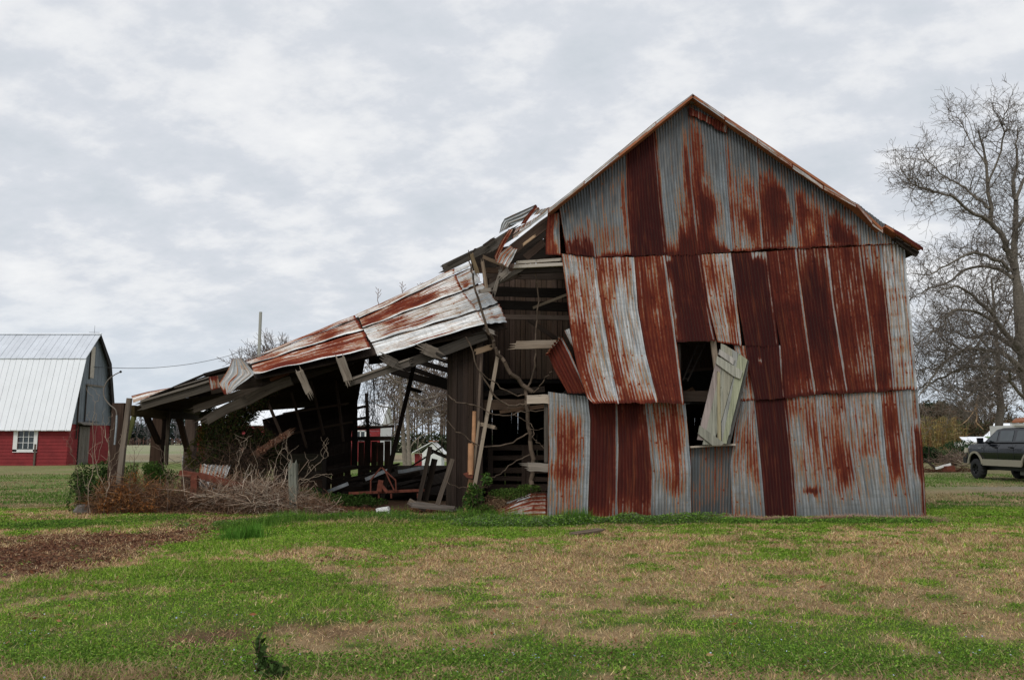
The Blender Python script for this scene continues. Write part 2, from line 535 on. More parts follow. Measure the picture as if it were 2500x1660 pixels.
def tube(name, pts, r0, r1, mat, parent=None, sub=4, k=6, col=None, wob=0.0):
    V, F = seg_mesh(path_segs(pts, r0, r1, sub, wob), k)
    return mk(name, V, F, mat, parent, smooth=True, col=None if col is None else np.tile(np.array(col), (len(V), 1)))


def leaf_mesh(C, size, cols, flat=0.0, asp=0.5):
    """rhombic leaves at C (n,3); size scalar or (n,); cols (n,3)"""
    n = len(C); C = np.asarray(C, float); size = np.broadcast_to(np.asarray(size, float), (n,))[:, None]
    a = rng.normal(0, 1, (n, 3)); a[:, 2] *= (1 - flat); a /= np.linalg.norm(a, axis=1, keepdims=True) + 1e-9
    b = rng.normal(0, 1, (n, 3)); b[:, 2] *= (1 - flat); b -= (b * a).sum(1, keepdims=True) * a; b /= np.linalg.norm(b, axis=1, keepdims=True) + 1e-9
    V = np.stack([C - a * size, C + b * size * asp, C + a * size, C - b * size * asp], axis=1).reshape(-1, 3)
    F = np.arange(n * 4).reshape(n, 4)
    return V, F, np.repeat(cols, 4, axis=0)


def pick_cols(n, pal, jit=0.15):
    pal = np.array(pal, float); c = pal[rng.integers(0, len(pal), n)]
    return np.clip(c * (1 + rng.normal(0, jit, (n, 1))), 0, 1)


def ell_pts(n, c, r, shell=0.5):
    d = rng.normal(0, 1, (n, 3)); d /= np.linalg.norm(d, axis=1, keepdims=True)
    q = rng.random((n, 1)) ** shell
    return np.array(c) + d * q * np.array(r)


# ------------------------------------------------------------------ corrugated sheets
def polyv(pts, v):
    pts = np.array(pts, float); d = np.r_[0, np.cumsum(np.linalg.norm(np.diff(pts, axis=0), axis=1))]; d /= d[-1]
    return np.stack([np.interp(v, d, pts[:, i]) for i in range(pts.shape[1])], axis=1)


def sheet3(name, L, R, parent, rust=0.3, dark=0.3, pale=0.3, blobs=(), mat='corrugated_iron', amp=0.010, pitch=0.068, nv=34,
           bulge=None, rag=0.016, crumple=0.010, spu=6, grime=0.0, label=None):  # grime: staining, plus painted eave shade on the gable
    """a corrugated sheet between the 3D polylines L and R (ribs run along them)"""
    v = np.linspace(0, 1, nv); PL, PR = polyv(L, v), polyv(R, v)
    wid = np.linalg.norm(PR - PL, axis=1).mean(); lenm = np.linalg.norm(np.diff(PL, axis=0), axis=1).sum()
    nc = max(2, int(round(wid / pitch))); nu = nc * spu + 1; u = np.linspace(0, 1, nu)
    B = PL[:, None] * (1 - u)[None, :, None] + PR[:, None] * u[None, :, None]
    du = PR - PL; dv = np.gradient(PL + PR, axis=0)
    N = np.cross(du, dv); N /= np.linalg.norm(N, axis=1, keepdims=True) + 1e-9
    if N[:, 1].mean() > 0: N = -N
    ph = rng.random() * 6.28; sd = int(rng.integers(0, 9999))
    crest = np.cos(2 * np.pi * nc * u)[None, :] * np.ones((nv, 1))
    U, Vv = np.meshgrid(u, v)
    h = amp * crest + crumple * 2 * (fbm(U * wid * 1.5 + 3, Vv * lenm * 1.2, sd) - 0.5) * 2
    if bulge is not None: h = h + bulge(U, Vv)
    B = B + N[:, None, :] * h[:, :, None]
    dvn = dv / (np.linalg.norm(dv, axis=1, keepdims=True) + 1e-9)
    edge = np.zeros((nv, nu)); e = (vnoise(u * wid * 14, u * 0 + 1, sd) - 0.5) * 2 * rag + (vnoise(u * wid * 4, u * 0 + 5, sd) - 0.5) * 2 * rag
    edge[-1] = e; edge[0] = -e * 0.4
    B = B + dvn[:, None, :] * edge[:, :, None]
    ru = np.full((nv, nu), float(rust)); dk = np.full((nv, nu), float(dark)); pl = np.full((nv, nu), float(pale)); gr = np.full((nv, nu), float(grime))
    wob = fbm(U * 7, Vv * 5, sd + 5) - 0.5; wob2 = fbm(U * 8 + 9, Vv * 5, sd + 6) - 0.5
    for b in blobs:
        cu, cv, su, sv, a = b[:5]; which = b[5] if len(b) > 5 else 'r'
        g = np.exp(-0.9 * ((U - cu) / su + wob * 1.6) ** 2 - 0.9 * ((Vv - cv) / sv + wob2 * 1.6) ** 2)
        if which == 'r': ru += a * g
        elif which == 'd': dk += a * g
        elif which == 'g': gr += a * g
        else: pl += a * g
    eb = np.clip(1 - np.minimum(Vv, 1 - Vv) / 0.018, 0, 1); ru += 0.45 * eb * (Vv > 0.5)
    # lap seams keep a lighter line of bare zinc beside a rust line
    ru += 0.16 * np.clip(1 - U / 0.07, 0, 1) - (0.38 + 0.3 * fbm(Vv * 4, Vv * 0 + 2, sd)) * np.clip(1 - np.abs(U - 0.95) / 0.06, 0, 1)
    V = B.reshape(-1, 3)
    idx = np.arange(nv * nu).reshape(nv, nu)
    F = np.stack([idx[:-1, :-1], idx[:-1, 1:], idx[1:, 1:], idx[1:, :-1]], axis=-1).reshape(-1, 4)
    uv = np.stack([U * wid, Vv * lenm], axis=-1).reshape(-1, 2)
    o = mk(name, V, F, mat, parent, uv=uv, attrs={'rust': ru.ravel(), 'dark': np.clip(dk, 0, 1).ravel(), 'pale': np.clip(pl, 0, 1).ravel(), 'crest': crest.ravel(), 'grime': np.clip(gr, 0, 1).ravel()}, smooth=True)
    if label: o['label'] = label
    return o


def sheetp(name, L, R, Y, parent, dy=None, **k):
    """sheet given by front-view polylines; dy(v) brings it forward or back"""
    f = dy or (lambda v: 0.0)
    def cv(q):
        n = len(q); return [P(p[0], p[1], Y + f(i / (n - 1))) for i, p in enumerate(q)]
    return sheet3(name, cv(L), cv(R), parent, **k)
# ================================================================== GROUND
YF = 17.3                          # distance of the barn front


def mound(x, y):
    z = 0.42 * np.exp(-(((x + 0.10) / 0.62) ** 2 + ((y - 18.4) / 0.62) ** 2))
    z = z + 0.28 * np.exp(-(((x + 6.6) / 2.3) ** 2 + ((y - 19.0) / 0.8) ** 2))
    return z


def hgt(x, y):
    return 0.035 * (fbm(x * 0.5, y * 0.5, 3) - 0.5) * 2 + mound(x, y)


# what covers the ground, at measured spots: (spot, green share, bare brown share)
CTL = [(50, 1430, .85, .1), (50, 1520, .9, 0), (300, 1400, .95, 0), (600, 1330, 1, 0), (300, 1600, .85, 0), (620, 1400, 1, 0), (600, 1470, .95, 0), (450, 1500, .95, 0),
       (600, 1545, .55, .2), (480, 1560, .3, .6), (900, 1330, .7, .1), (850, 1400, .45, 0), (900, 1500, .35, .1), (1100, 1420, .12, 0), (1150, 1325, .55, .3),
       (1300, 1400, .12, 0), (1500, 1380, .2, 0), (1100, 1560, .45, .1), (1400, 1600, .8, 0), (1500, 1330, .28, 0), (1650, 1340, .4, 0), (1850, 1340, .5, 0),
       (1800, 1400, .2, 0), (1700, 1480, .3, 0), (1900, 1560, .7, 0), (2200, 1560, .6, 0), (2200, 1450, .22, 0), (2400, 1400, .25, 0),
       (2400, 1310, .3, 0), (2100, 1320, .32, .1), (2350, 1250, .95, .1), (2300, 1235, .75, .4), (2450, 1265, .85, 0), (2200, 1610, .85, 0), (2450, 1640, .3, .3), (1700, 1640, .85, 0), (1000, 1655, .55, 0), (2000, 1655, .6, .1), (1400, 1655, .7, 0),
       (1200, 1640, .7, 0), (100, 1650, .25, .2), (400, 1640, .4, .1), (700, 1640, .7, 0), (1000, 1300, .95, 0), (1300, 1295, 1, 0), (700, 1300, .95, 0),
       (1500, 1300, .6, 0), (1800, 1285, .65, 0), (2100, 1285, .55, 0), (900, 1630, .6, 0), (0, 1350, 0, 1), (100, 1345, 0, 1), (220, 1330, .05, 1),
       (350, 1315, .1, 1), (30, 1390, 0, 1), (400, 1295, .2, .8), (120, 1290, .6, .4), (250, 1285, .6, .3), (520, 1272, .3, .7), (800, 1238, .1, 1),
       (950, 1240, .1, 1), (1050, 1240, .1, 1), (400, 1240, .1, 1), (600, 1235, .1, 1), (60, 1240, .6, .1), (60, 1180, .8, 0), (150, 1160, .8, 0),
       (60, 1200, .45, 0), (2300, 1215, .25, .2), (2450, 1205, .1, .6), (2350, 1190, .5, .1), (2300, 1175, .8, 0), (2300, 1140, .85, .0), (820, 1355, .15, .5), (1150, 1350, .2, .6), (700, 1530, .3, .6)]
CW = np.array([[*G(a, b), g, s] for a, b, g, s in CTL])


def cover(x, y):
    x = np.asarray(x, float); y = np.asarray(y, float); sh = x.shape; x = x.ravel(); y = y.ravel()
    num = np.zeros((len(x), 2)); den = np.zeros(len(x)) + 1e-9
    wx, wy = x + (fbm(x * .7, y * .7, 41) - .5) * 1.5, y + (fbm(x * .6, y * .9, 51) - .5) * 1.4
    for c in CW:
        s = 0.10 * c[1]
        w = 1.0 / (((wx - c[0]) ** 2 * 0.7 + (wy - c[1]) ** 2) / s ** 2 + 0.15) ** 1.7
        num += w[:, None] * c[2:4]; den += w
    v = num / den[:, None]
    far = np.clip((y - 27) / 8, 0, 1)
    n1 = fbm(x * 0.62 + 9, y * 1.05, 11, 5); n2 = fbm(x * 2.3, y * 3.6, 21, 4)
    g = v[:, 0] * (1 - far) + 0.62 * far - 0.09 * np.clip((x + 3) / 5, 0, 1) * (y < 18) + (n1 - 0.5) * 0.95 + (n2 - 0.5) * 1.4 + (fbm(x * 6, y * 8, 25, 3) - 0.5) * 1.3
    s = v[:, 1] * (1 - far) + (fbm(x * 0.9 + 30, y * 1.6, 31, 4) - 0.52) * 0.9 * (1 - far * 0.8)
    inside = ((y > 18.2) & (y < 30) & (x > -9.3) & (x < 9.0)).astype(float)
    s = s + inside * 1.2; g = g - inside * 0.5
    return g.reshape(sh), s.reshape(sh)


def sst(a, b, v):
    t = np.clip((v - a) / (b - a), 0, 1); return t * t * (3 - 2 * t)


def lines(a, b, st, far, gr):
    q = list(np.arange(a, b, st)); d = st; v = b
    while v < far: q.append(v); d *= gr; v += d
    q.append(far); return q


ys = sorted([4 - v for v in lines(0.15, 0.5, 0.2, 60, 1.35)] + lines(4, 33, 0.21, 2600, 1.06))
xr = lines(0, 19, 0.21, 1800, 1.08); xs = sorted([-v for v in xr[1:]] + xr)
GX, GY = np.meshgrid(np.array(xs), np.array(ys))
gz = hgt(GX, GY)
# far away the land swells a little
gz = gz + 0.0 * GX
gg, gs = cover(GX, GY)
green = np.array([0.07, 0.125, 0.022]); tan = np.array([0.30, 0.215, 0.115]); soil = np.array([0.10, 0.050, 0.030])
cc = tan[None, None] * (1 - sst(.35, .65, gg))[..., None] + green[None, None] * sst(.35, .65, gg)[..., None]
cc = cc * (1 - sst(.45, .75, gs))[..., None] + soil * sst(.45, .75, gs)[..., None]
# mown yard beyond, then the pale winter field
n_a = fbm(GX * .12, GY * .10, 61); n_b = fbm(GX * .02, GY * .10, 71); n_c = fbm(GX * .5, GY * .5, 81)
yard = np.array([0.125, 0.17, 0.045]) * (0.75 + 0.5 * n_c[..., None]); yard2 = np.array([0.23, 0.205, 0.10])
yc = yard * (1 - sst(.45, .62, n_a))[..., None] + yard2 * sst(.45, .62, n_a)[..., None]
field = np.array([0.245, 0.27, 0.145]); field2 = np.array([0.30, 0.285, 0.195])
fc = field * (1 - sst(.42, .6, n_b))[..., None] + field2 * sst(.42, .6, n_b)[..., None]
stub = np.array([0.24, 0.19, 0.125])
k1 = sst(20, 30, GY)[..., None]; k2 = sst(62, 66, GY + 1.5 * n_a)[..., None]; k3 = (sst(66, 70, GY) * (1 - sst(90, 105, GY + 12 * (n_b - .5))))[..., None]
cc = cc * (1 - k1) + yc * k1
cc = cc * (1 - k2) + fc * k2
cc = cc * (1 - k3 * 0.8) + stub * k3 * 0.8
# the gravel drive that runs past the barn on the right
dr = np.exp(-((GY - 27.6 - 0.10 * (GX - 17)) / 1.5) ** 2) * sst(13, 19, GX); dr2 = np.exp(-((GY - 25.7 - 0.06 * (GX - 17)) / 1.6) ** 2) * sst(11, 14, GX)
cc = cc * (1 - 0.8 * dr2[..., None]) + np.array([0.27, 0.20, 0.12]) * 0.8 * dr2[..., None]
cc = cc * (1 - 0.8 * dr[..., None]) + np.array([0.23, 0.20, 0.185]) * 0.8 * dr[..., None]
gi = np.arange(GX.size).reshape(GX.shape)
GF = np.stack([gi[:-1, :-1], gi[:-1, 1:], gi[1:, 1:], gi[1:, :-1]], axis=-1).reshape(-1, 4)
tag(mk('ground', np.stack([GX, GY, gz], -1).reshape(-1, 3), GF, 'ground_cover', col=cc.reshape(-1, 3), smooth=True), kind='structure')

# ================================================================== THE RUSTY BARN
base = np.array([4.8, YF + 5, 0.0])
barn = empty('barn', base, 'tall gabled barn clad in rust streaked corrugated iron with its left corner torn open', 'barn')
YB = 28.5                           # back of the barn


def Z(px, py, Y=YF): return P(px, py, Y)


A = sheetp
B_ = barn
kw = dict(nv=36)
Yt, Ym, Yl = YF - 0.05, YF - 0.02, YF + 0.02     # each course laps over the one below
# --- gable course; eave shade is painted with staining into the 'g' blobs
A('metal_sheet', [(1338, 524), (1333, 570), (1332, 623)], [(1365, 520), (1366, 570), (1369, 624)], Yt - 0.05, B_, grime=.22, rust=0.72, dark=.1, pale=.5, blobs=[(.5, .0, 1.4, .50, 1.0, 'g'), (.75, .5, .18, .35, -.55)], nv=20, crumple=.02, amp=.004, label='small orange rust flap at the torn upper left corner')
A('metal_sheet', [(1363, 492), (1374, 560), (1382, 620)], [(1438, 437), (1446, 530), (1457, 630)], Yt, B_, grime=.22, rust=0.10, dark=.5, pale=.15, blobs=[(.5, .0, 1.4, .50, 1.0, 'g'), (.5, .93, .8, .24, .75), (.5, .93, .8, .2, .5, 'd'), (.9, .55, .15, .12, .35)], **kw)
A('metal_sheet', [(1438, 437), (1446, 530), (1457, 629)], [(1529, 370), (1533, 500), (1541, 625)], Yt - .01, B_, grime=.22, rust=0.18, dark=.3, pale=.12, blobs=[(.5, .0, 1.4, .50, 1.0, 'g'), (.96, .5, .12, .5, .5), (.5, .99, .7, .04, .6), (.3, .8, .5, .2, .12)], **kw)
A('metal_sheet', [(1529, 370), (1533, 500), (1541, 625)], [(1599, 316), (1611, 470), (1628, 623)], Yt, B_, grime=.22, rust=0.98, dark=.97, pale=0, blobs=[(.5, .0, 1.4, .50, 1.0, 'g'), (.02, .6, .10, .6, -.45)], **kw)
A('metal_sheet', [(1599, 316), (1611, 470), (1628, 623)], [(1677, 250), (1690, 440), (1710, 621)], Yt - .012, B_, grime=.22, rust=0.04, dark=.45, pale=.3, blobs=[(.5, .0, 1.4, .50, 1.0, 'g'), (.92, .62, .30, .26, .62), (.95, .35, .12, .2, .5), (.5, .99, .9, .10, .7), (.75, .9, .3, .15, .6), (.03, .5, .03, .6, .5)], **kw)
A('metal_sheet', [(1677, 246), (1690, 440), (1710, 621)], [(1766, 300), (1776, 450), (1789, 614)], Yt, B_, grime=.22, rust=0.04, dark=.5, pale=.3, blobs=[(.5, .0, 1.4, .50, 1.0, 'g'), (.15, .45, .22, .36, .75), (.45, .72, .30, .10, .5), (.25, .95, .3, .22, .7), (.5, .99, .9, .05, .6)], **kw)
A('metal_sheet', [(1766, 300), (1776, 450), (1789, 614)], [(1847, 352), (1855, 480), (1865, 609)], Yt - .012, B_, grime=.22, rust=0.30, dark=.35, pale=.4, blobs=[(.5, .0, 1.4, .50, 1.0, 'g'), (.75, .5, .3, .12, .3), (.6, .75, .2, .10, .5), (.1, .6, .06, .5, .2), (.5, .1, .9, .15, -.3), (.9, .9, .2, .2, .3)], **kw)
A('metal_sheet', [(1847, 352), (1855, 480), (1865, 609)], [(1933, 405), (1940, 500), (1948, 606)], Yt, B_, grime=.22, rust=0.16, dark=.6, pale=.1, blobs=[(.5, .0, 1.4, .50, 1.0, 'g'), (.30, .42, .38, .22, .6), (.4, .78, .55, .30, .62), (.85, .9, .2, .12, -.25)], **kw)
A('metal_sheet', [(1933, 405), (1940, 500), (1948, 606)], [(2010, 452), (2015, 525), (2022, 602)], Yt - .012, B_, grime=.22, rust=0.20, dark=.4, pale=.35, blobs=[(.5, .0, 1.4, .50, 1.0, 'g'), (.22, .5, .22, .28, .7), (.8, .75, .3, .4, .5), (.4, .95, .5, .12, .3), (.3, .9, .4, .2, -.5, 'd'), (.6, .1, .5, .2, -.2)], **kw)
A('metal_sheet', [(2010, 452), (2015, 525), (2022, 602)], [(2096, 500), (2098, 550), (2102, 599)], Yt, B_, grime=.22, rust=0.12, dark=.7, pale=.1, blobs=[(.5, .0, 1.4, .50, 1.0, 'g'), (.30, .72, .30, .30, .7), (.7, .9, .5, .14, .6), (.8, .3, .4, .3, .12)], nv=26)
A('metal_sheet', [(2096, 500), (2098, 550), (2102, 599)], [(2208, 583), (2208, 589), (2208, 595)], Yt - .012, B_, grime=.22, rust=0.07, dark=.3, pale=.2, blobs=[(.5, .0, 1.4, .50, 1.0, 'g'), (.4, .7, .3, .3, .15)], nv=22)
A('flashing_strip', [(1682, 262), (1682, 280)], [(1776, 308), (1774, 326)], Yt - .05, B_, rust=.62, dark=.5, pale=.5, nv=10, rag=.03, crumple=.02)
# --- middle course; its left sheets swing away from the frame
sw = lambda a: (lambda v: -a * v ** 1.6)
A('metal_sheet', [(1371, 620), (1385, 734), (1396, 832), (1412, 908), (1434, 973), (1447, 985)], [(1454, 629), (1461, 690), (1470, 756), (1488, 868), (1500, 930), (1512, 985)], Ym - .02, B_, dy=sw(.42), rust=0.46, dark=.12, pale=.85, blobs=[(.1, .3, .2, .4, .12), (.8, .65, .25, .3, -.22), (.3, .1, .5, .08, -.2), (.3, .55, .3, .1, .15)], rag=.016, **kw)
A('metal_sheet', [(1454, 629), (1461, 690), (1470, 756), (1488, 868), (1500, 930), (1512, 985)], [(1548, 628), (1557, 756), (1577, 868), (1595, 940), (1608, 983)], Ym - .03, B_, dy=sw(.36), rust=0.22, dark=.1, pale=.95, blobs=[(.12, .3, .25, .55, .26), (.1, .7, .22, .3, .2), (.5, .05, .6, .12, .22), (.5, .97, .8, .05, .35), (.5, .88, .15, .05, .25)], rag=.014, **kw)
A('metal_sheet', [(1548, 628), (1557, 756), (1577, 868), (1595, 940), (1608, 983)], [(1624, 623), (1644, 770), (1657, 877), (1664, 940), (1670, 988)], Ym - .02, B_, dy=sw(.22), rust=0.68, dark=.22, pale=.6, blobs=[(.5, .2, .5, .2, -.08), (.7, .1, .4, .1, -.1)], rag=.012, **kw)
A('metal_sheet', [(1624, 623), (1644, 770), (1650, 834)], [(1709, 621), (1729, 747), (1747, 833)], Ym - .03, B_, dy=sw(.05), rust=0.95, dark=.85, pale=.6, blobs=[(.03, .6, .09, .5, -.6), (.05, .03, .2, .05, -.6)], rag=.01, **kw)
A('metal_sheet', [(1709, 621), (1729, 747), (1751, 836)], [(1784, 618), (1796, 712), (1811, 846)], Ym - .015, B_, rust=0.40, dark=.12, pale=.9, blobs=[(.3, .25, .15, .2, .22), (.8, .7, .25, .3, .2), (.3, .75, .2, .2, -.18)], rag=.01, **kw)
A('metal_sheet', [(1784, 618), (1796, 712), (1820, 846)], [(1874, 615), (1886, 720), (1901, 844)], Ym - .03, B_, rust=1.0, dark=.97, pale=.7, blobs=[(.65, .02, .12, .05, -.7), (.85, .04, .12, .07, -.6)], **kw)
A('metal_sheet', [(1820, 843), (1830, 910), (1842, 976)], [(1908, 842), (1911, 900), (1917, 974)], Ym - .02, B_, rust=1.0, dark=1.0, pale=.6, blobs=[(.35, .28, .05, .05, -.8)], nv=22)
A('metal_sheet', [(1873, 615), (1891, 765), (1908, 857), (1917, 974)], [(1946, 607), (1957, 700), (1968, 789), (1994, 963)], Ym - .015, B_, rust=0.74, dark=.55, pale=.7, blobs=[(.8, .93, .4, .06, -.25), (.5, .4, .5, .04, .15), (.2, .7, .3, .3, .12)], **kw)
A('metal_sheet', [(1946, 607), (1957, 700), (1968, 789), (1994, 963)], [(2022, 606), (2033, 700), (2044, 785), (2072, 960)], Ym - .03, B_, rust=0.70, dark=.65, pale=.6, blobs=[(.45, .42, .38, .30, .4), (.45, .4, .4, .3, .5, 'd'), (.5, .06, .6, .08, -.25), (.5, .97, .6, .05, -.2)], **kw)
A('metal_sheet', [(2022, 606), (2033, 700), (2044, 785), (2072, 960)], [(2101, 602), (2113, 700), (2125, 789), (2144, 957)], Ym - .015, B_, rust=0.70, dark=.55, pale=.6, blobs=[(.7, .78, .4, .18, -.32), (.2, .6, .2, .3, .1), (.2, .2, .3, .2, -.15)], **kw)
A('metal_sheet', [(2101, 602), (2113, 700), (2125, 789), (2144, 957)], [(2152, 598), (2160, 690), (2168, 765), (2185, 953)], Ym - .03, B_, rust=0.60, dark=.6, pale=.3, blobs=[(.5, .08, .6, .12, -.3), (.5, .45, .4, .25, .3), (.5, .9, .4, .05, .3)], **kw)
A('metal_sheet', [(2152, 598), (2160, 690), (2168, 765), (2185, 953)], [(2208, 595), (2214, 680), (2223, 765), (2239, 949)], Ym - .015, B_, rust=0.23, dark=.35, pale=.8, blobs=[(random.uniform(.15, .6), .06 + .085 * i + random.uniform(-.025, .025), random.uniform(.12, .4), random.uniform(.008, .022), random.uniform(.15, .42)) for i in range(11)] + [(.9, .7, .2, .3, .1)], **kw)
A('metal_sheet', [(1791, 845), (1806, 905), (1808, 978)], [(1824, 843), (1834, 905), (1845, 978)], Yl - .01, B_, rust=0.32, dark=.1, pale=.8, blobs=[(.95, .5, .3, .6, .3)], nv=20)
# --- lower course
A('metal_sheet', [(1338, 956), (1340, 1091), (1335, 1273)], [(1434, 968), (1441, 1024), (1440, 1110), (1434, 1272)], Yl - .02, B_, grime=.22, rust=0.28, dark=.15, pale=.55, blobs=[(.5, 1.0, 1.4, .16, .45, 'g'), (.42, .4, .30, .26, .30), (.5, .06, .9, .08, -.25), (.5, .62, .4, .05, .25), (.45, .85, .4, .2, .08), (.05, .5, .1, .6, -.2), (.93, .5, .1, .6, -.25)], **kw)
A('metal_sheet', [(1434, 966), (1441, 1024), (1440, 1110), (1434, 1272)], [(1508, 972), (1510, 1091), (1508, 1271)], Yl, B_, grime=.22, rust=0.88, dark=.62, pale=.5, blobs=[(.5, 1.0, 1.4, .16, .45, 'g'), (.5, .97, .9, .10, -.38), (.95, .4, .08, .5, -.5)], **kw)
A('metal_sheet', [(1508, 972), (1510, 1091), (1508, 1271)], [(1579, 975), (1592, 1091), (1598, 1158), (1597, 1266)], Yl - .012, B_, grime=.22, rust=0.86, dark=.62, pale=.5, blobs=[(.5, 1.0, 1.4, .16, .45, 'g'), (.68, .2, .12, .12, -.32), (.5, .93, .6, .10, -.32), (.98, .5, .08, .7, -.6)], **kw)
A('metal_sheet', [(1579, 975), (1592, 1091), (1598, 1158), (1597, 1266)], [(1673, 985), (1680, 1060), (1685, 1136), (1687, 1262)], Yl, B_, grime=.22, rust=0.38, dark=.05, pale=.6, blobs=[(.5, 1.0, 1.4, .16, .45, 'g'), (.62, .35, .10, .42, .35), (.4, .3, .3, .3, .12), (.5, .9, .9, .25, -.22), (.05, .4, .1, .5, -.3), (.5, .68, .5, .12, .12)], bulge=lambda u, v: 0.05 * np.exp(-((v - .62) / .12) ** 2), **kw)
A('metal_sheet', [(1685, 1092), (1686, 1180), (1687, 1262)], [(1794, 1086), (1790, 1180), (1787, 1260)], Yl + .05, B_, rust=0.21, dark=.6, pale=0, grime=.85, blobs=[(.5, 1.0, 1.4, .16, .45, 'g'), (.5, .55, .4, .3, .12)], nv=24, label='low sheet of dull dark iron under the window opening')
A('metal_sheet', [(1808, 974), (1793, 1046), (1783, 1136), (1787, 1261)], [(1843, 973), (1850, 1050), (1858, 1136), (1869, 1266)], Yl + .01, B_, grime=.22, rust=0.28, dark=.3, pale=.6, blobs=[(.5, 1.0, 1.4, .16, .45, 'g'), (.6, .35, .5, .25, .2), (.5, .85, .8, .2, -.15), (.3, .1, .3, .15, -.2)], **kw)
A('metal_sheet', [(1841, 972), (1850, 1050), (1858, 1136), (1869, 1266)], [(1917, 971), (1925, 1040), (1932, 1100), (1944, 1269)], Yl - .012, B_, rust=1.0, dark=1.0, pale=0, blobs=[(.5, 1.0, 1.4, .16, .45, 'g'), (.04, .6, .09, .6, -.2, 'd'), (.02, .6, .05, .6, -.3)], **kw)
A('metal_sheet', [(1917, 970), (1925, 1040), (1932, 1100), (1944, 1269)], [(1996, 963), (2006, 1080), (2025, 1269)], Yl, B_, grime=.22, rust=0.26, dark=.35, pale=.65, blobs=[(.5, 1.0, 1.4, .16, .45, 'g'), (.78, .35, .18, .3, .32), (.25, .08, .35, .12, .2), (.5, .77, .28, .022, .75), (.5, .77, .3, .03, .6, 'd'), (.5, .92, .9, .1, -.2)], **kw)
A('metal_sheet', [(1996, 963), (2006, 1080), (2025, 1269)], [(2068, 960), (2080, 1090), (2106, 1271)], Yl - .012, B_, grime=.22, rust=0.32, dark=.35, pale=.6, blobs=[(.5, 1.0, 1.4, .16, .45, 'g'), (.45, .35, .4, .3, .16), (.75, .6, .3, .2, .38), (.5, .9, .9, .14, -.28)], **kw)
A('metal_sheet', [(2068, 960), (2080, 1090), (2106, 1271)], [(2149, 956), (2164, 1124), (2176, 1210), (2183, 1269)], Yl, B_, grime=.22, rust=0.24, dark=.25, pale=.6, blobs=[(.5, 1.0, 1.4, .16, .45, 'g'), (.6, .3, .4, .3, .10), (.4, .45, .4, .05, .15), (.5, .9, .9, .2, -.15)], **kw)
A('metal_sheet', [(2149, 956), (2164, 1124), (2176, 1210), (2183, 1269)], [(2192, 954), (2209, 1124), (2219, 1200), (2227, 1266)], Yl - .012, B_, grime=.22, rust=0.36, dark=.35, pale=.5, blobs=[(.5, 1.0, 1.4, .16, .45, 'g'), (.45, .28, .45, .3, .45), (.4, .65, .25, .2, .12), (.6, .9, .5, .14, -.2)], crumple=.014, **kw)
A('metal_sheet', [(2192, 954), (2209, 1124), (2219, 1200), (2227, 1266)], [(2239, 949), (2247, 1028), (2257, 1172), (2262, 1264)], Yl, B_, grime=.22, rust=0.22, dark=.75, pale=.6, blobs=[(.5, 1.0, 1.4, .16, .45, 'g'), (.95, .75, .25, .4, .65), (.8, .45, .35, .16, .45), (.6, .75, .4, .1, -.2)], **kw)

# --- rake trims and roof edges
def rake(pts_top, th, Y, **k):
    for a, b in zip(pts_top[:-1], pts_top[1:]):
        sheetp('rake_trim', [a, b], [(a[0] + .5, a[1] + th), (b[0] + .5, b[1] + th)], Y, barn, nv=24, amp=.002, crumple=.02, rag=.0, spu=4, **k)


rake([(1692, 228), (1600, 297), (1510, 372), (1425, 442), (1338, 512)], 9, YF - .34, rust=.20, dark=.2, pale=1)
rake([(1338, 512), (1295, 545), (1252, 576)], 8, YF - .34, rust=.12, dark=.2, pale=1)
rake([(1691, 228), (1770, 285), (1850, 340), (1935, 401), (2011, 454), (2092, 497), (2130, 539), (2157, 560)], 10, YF - .34, rust=.34, dark=.4, pale=1)
rake([(2161, 545), (2208, 574), (2253, 605)], 9, YF - .34, rust=.85, dark=.6, pale=.5)


def roof_slab(name, a, b, th=.05, mat='rust_roofing', y0=YF - .33, y1=YB + .3):
    p, q = P(*a, y0), P(*b, y0)
    n = np.array([-(q[2] - p[2]), 0, q[0] - p[0]]); n = nrm(n) * th
    if n[2] > 0: n = -n
    prism(name, [p, q, q + n, p + n], (0, y1 - y0, 0), mat, barn)


roof_slab('roof', (1692, 231), (1338, 516))
roof_slab('roof', (1692, 231), (2095, 501))
roof_slab('roof', (2095, 501), (2156, 558))
roof_slab('roof', (2164, 549), (2250, 606))
# sheathing boards and rafters under the overhang and inside
for k in range(7):
    y = YF + .15 + k * 1.8
    for a, b in (((1692, 244), (1342, 527)), ((1692, 244), (2150, 556))):
        p, q = P(*a, YF), P(*b, YF); p[1] = q[1] = y; p[2] -= .07; q[2] -= .07
        beam('rafter', p, q, .14, .05, 'dark_wood', barn)
for k, (px, py) in enumerate(((2196, 583), (2216, 597), (2236, 611))):
    p = P(px, py, YF - .30); beam('sheathing_board', p, p + np.array([0, 11, 0]), .16, .022, 'dark_wood', barn, up=(1, 0, -.6))
p, q = P(2208, 592, YF), P(2238, 614, YF); beam('rafter', P(2190, 586, YF - .2), P(2240, 622, YF - .2), .12, .05, 'dark_wood', barn)
# apex board ends
px_beam('fascia_board', (1684, 250), (1715, 250), 8, YF - .12, .03, 'weathered_wood', barn)

# --- frame and inner shell (dark boards seen through the gaps)
XL, XR = P(1175, 1240, 18.3)[0], P(2258, 1264, YF)[0] - .03
eaveR = P(2208, 596, YF)[2]


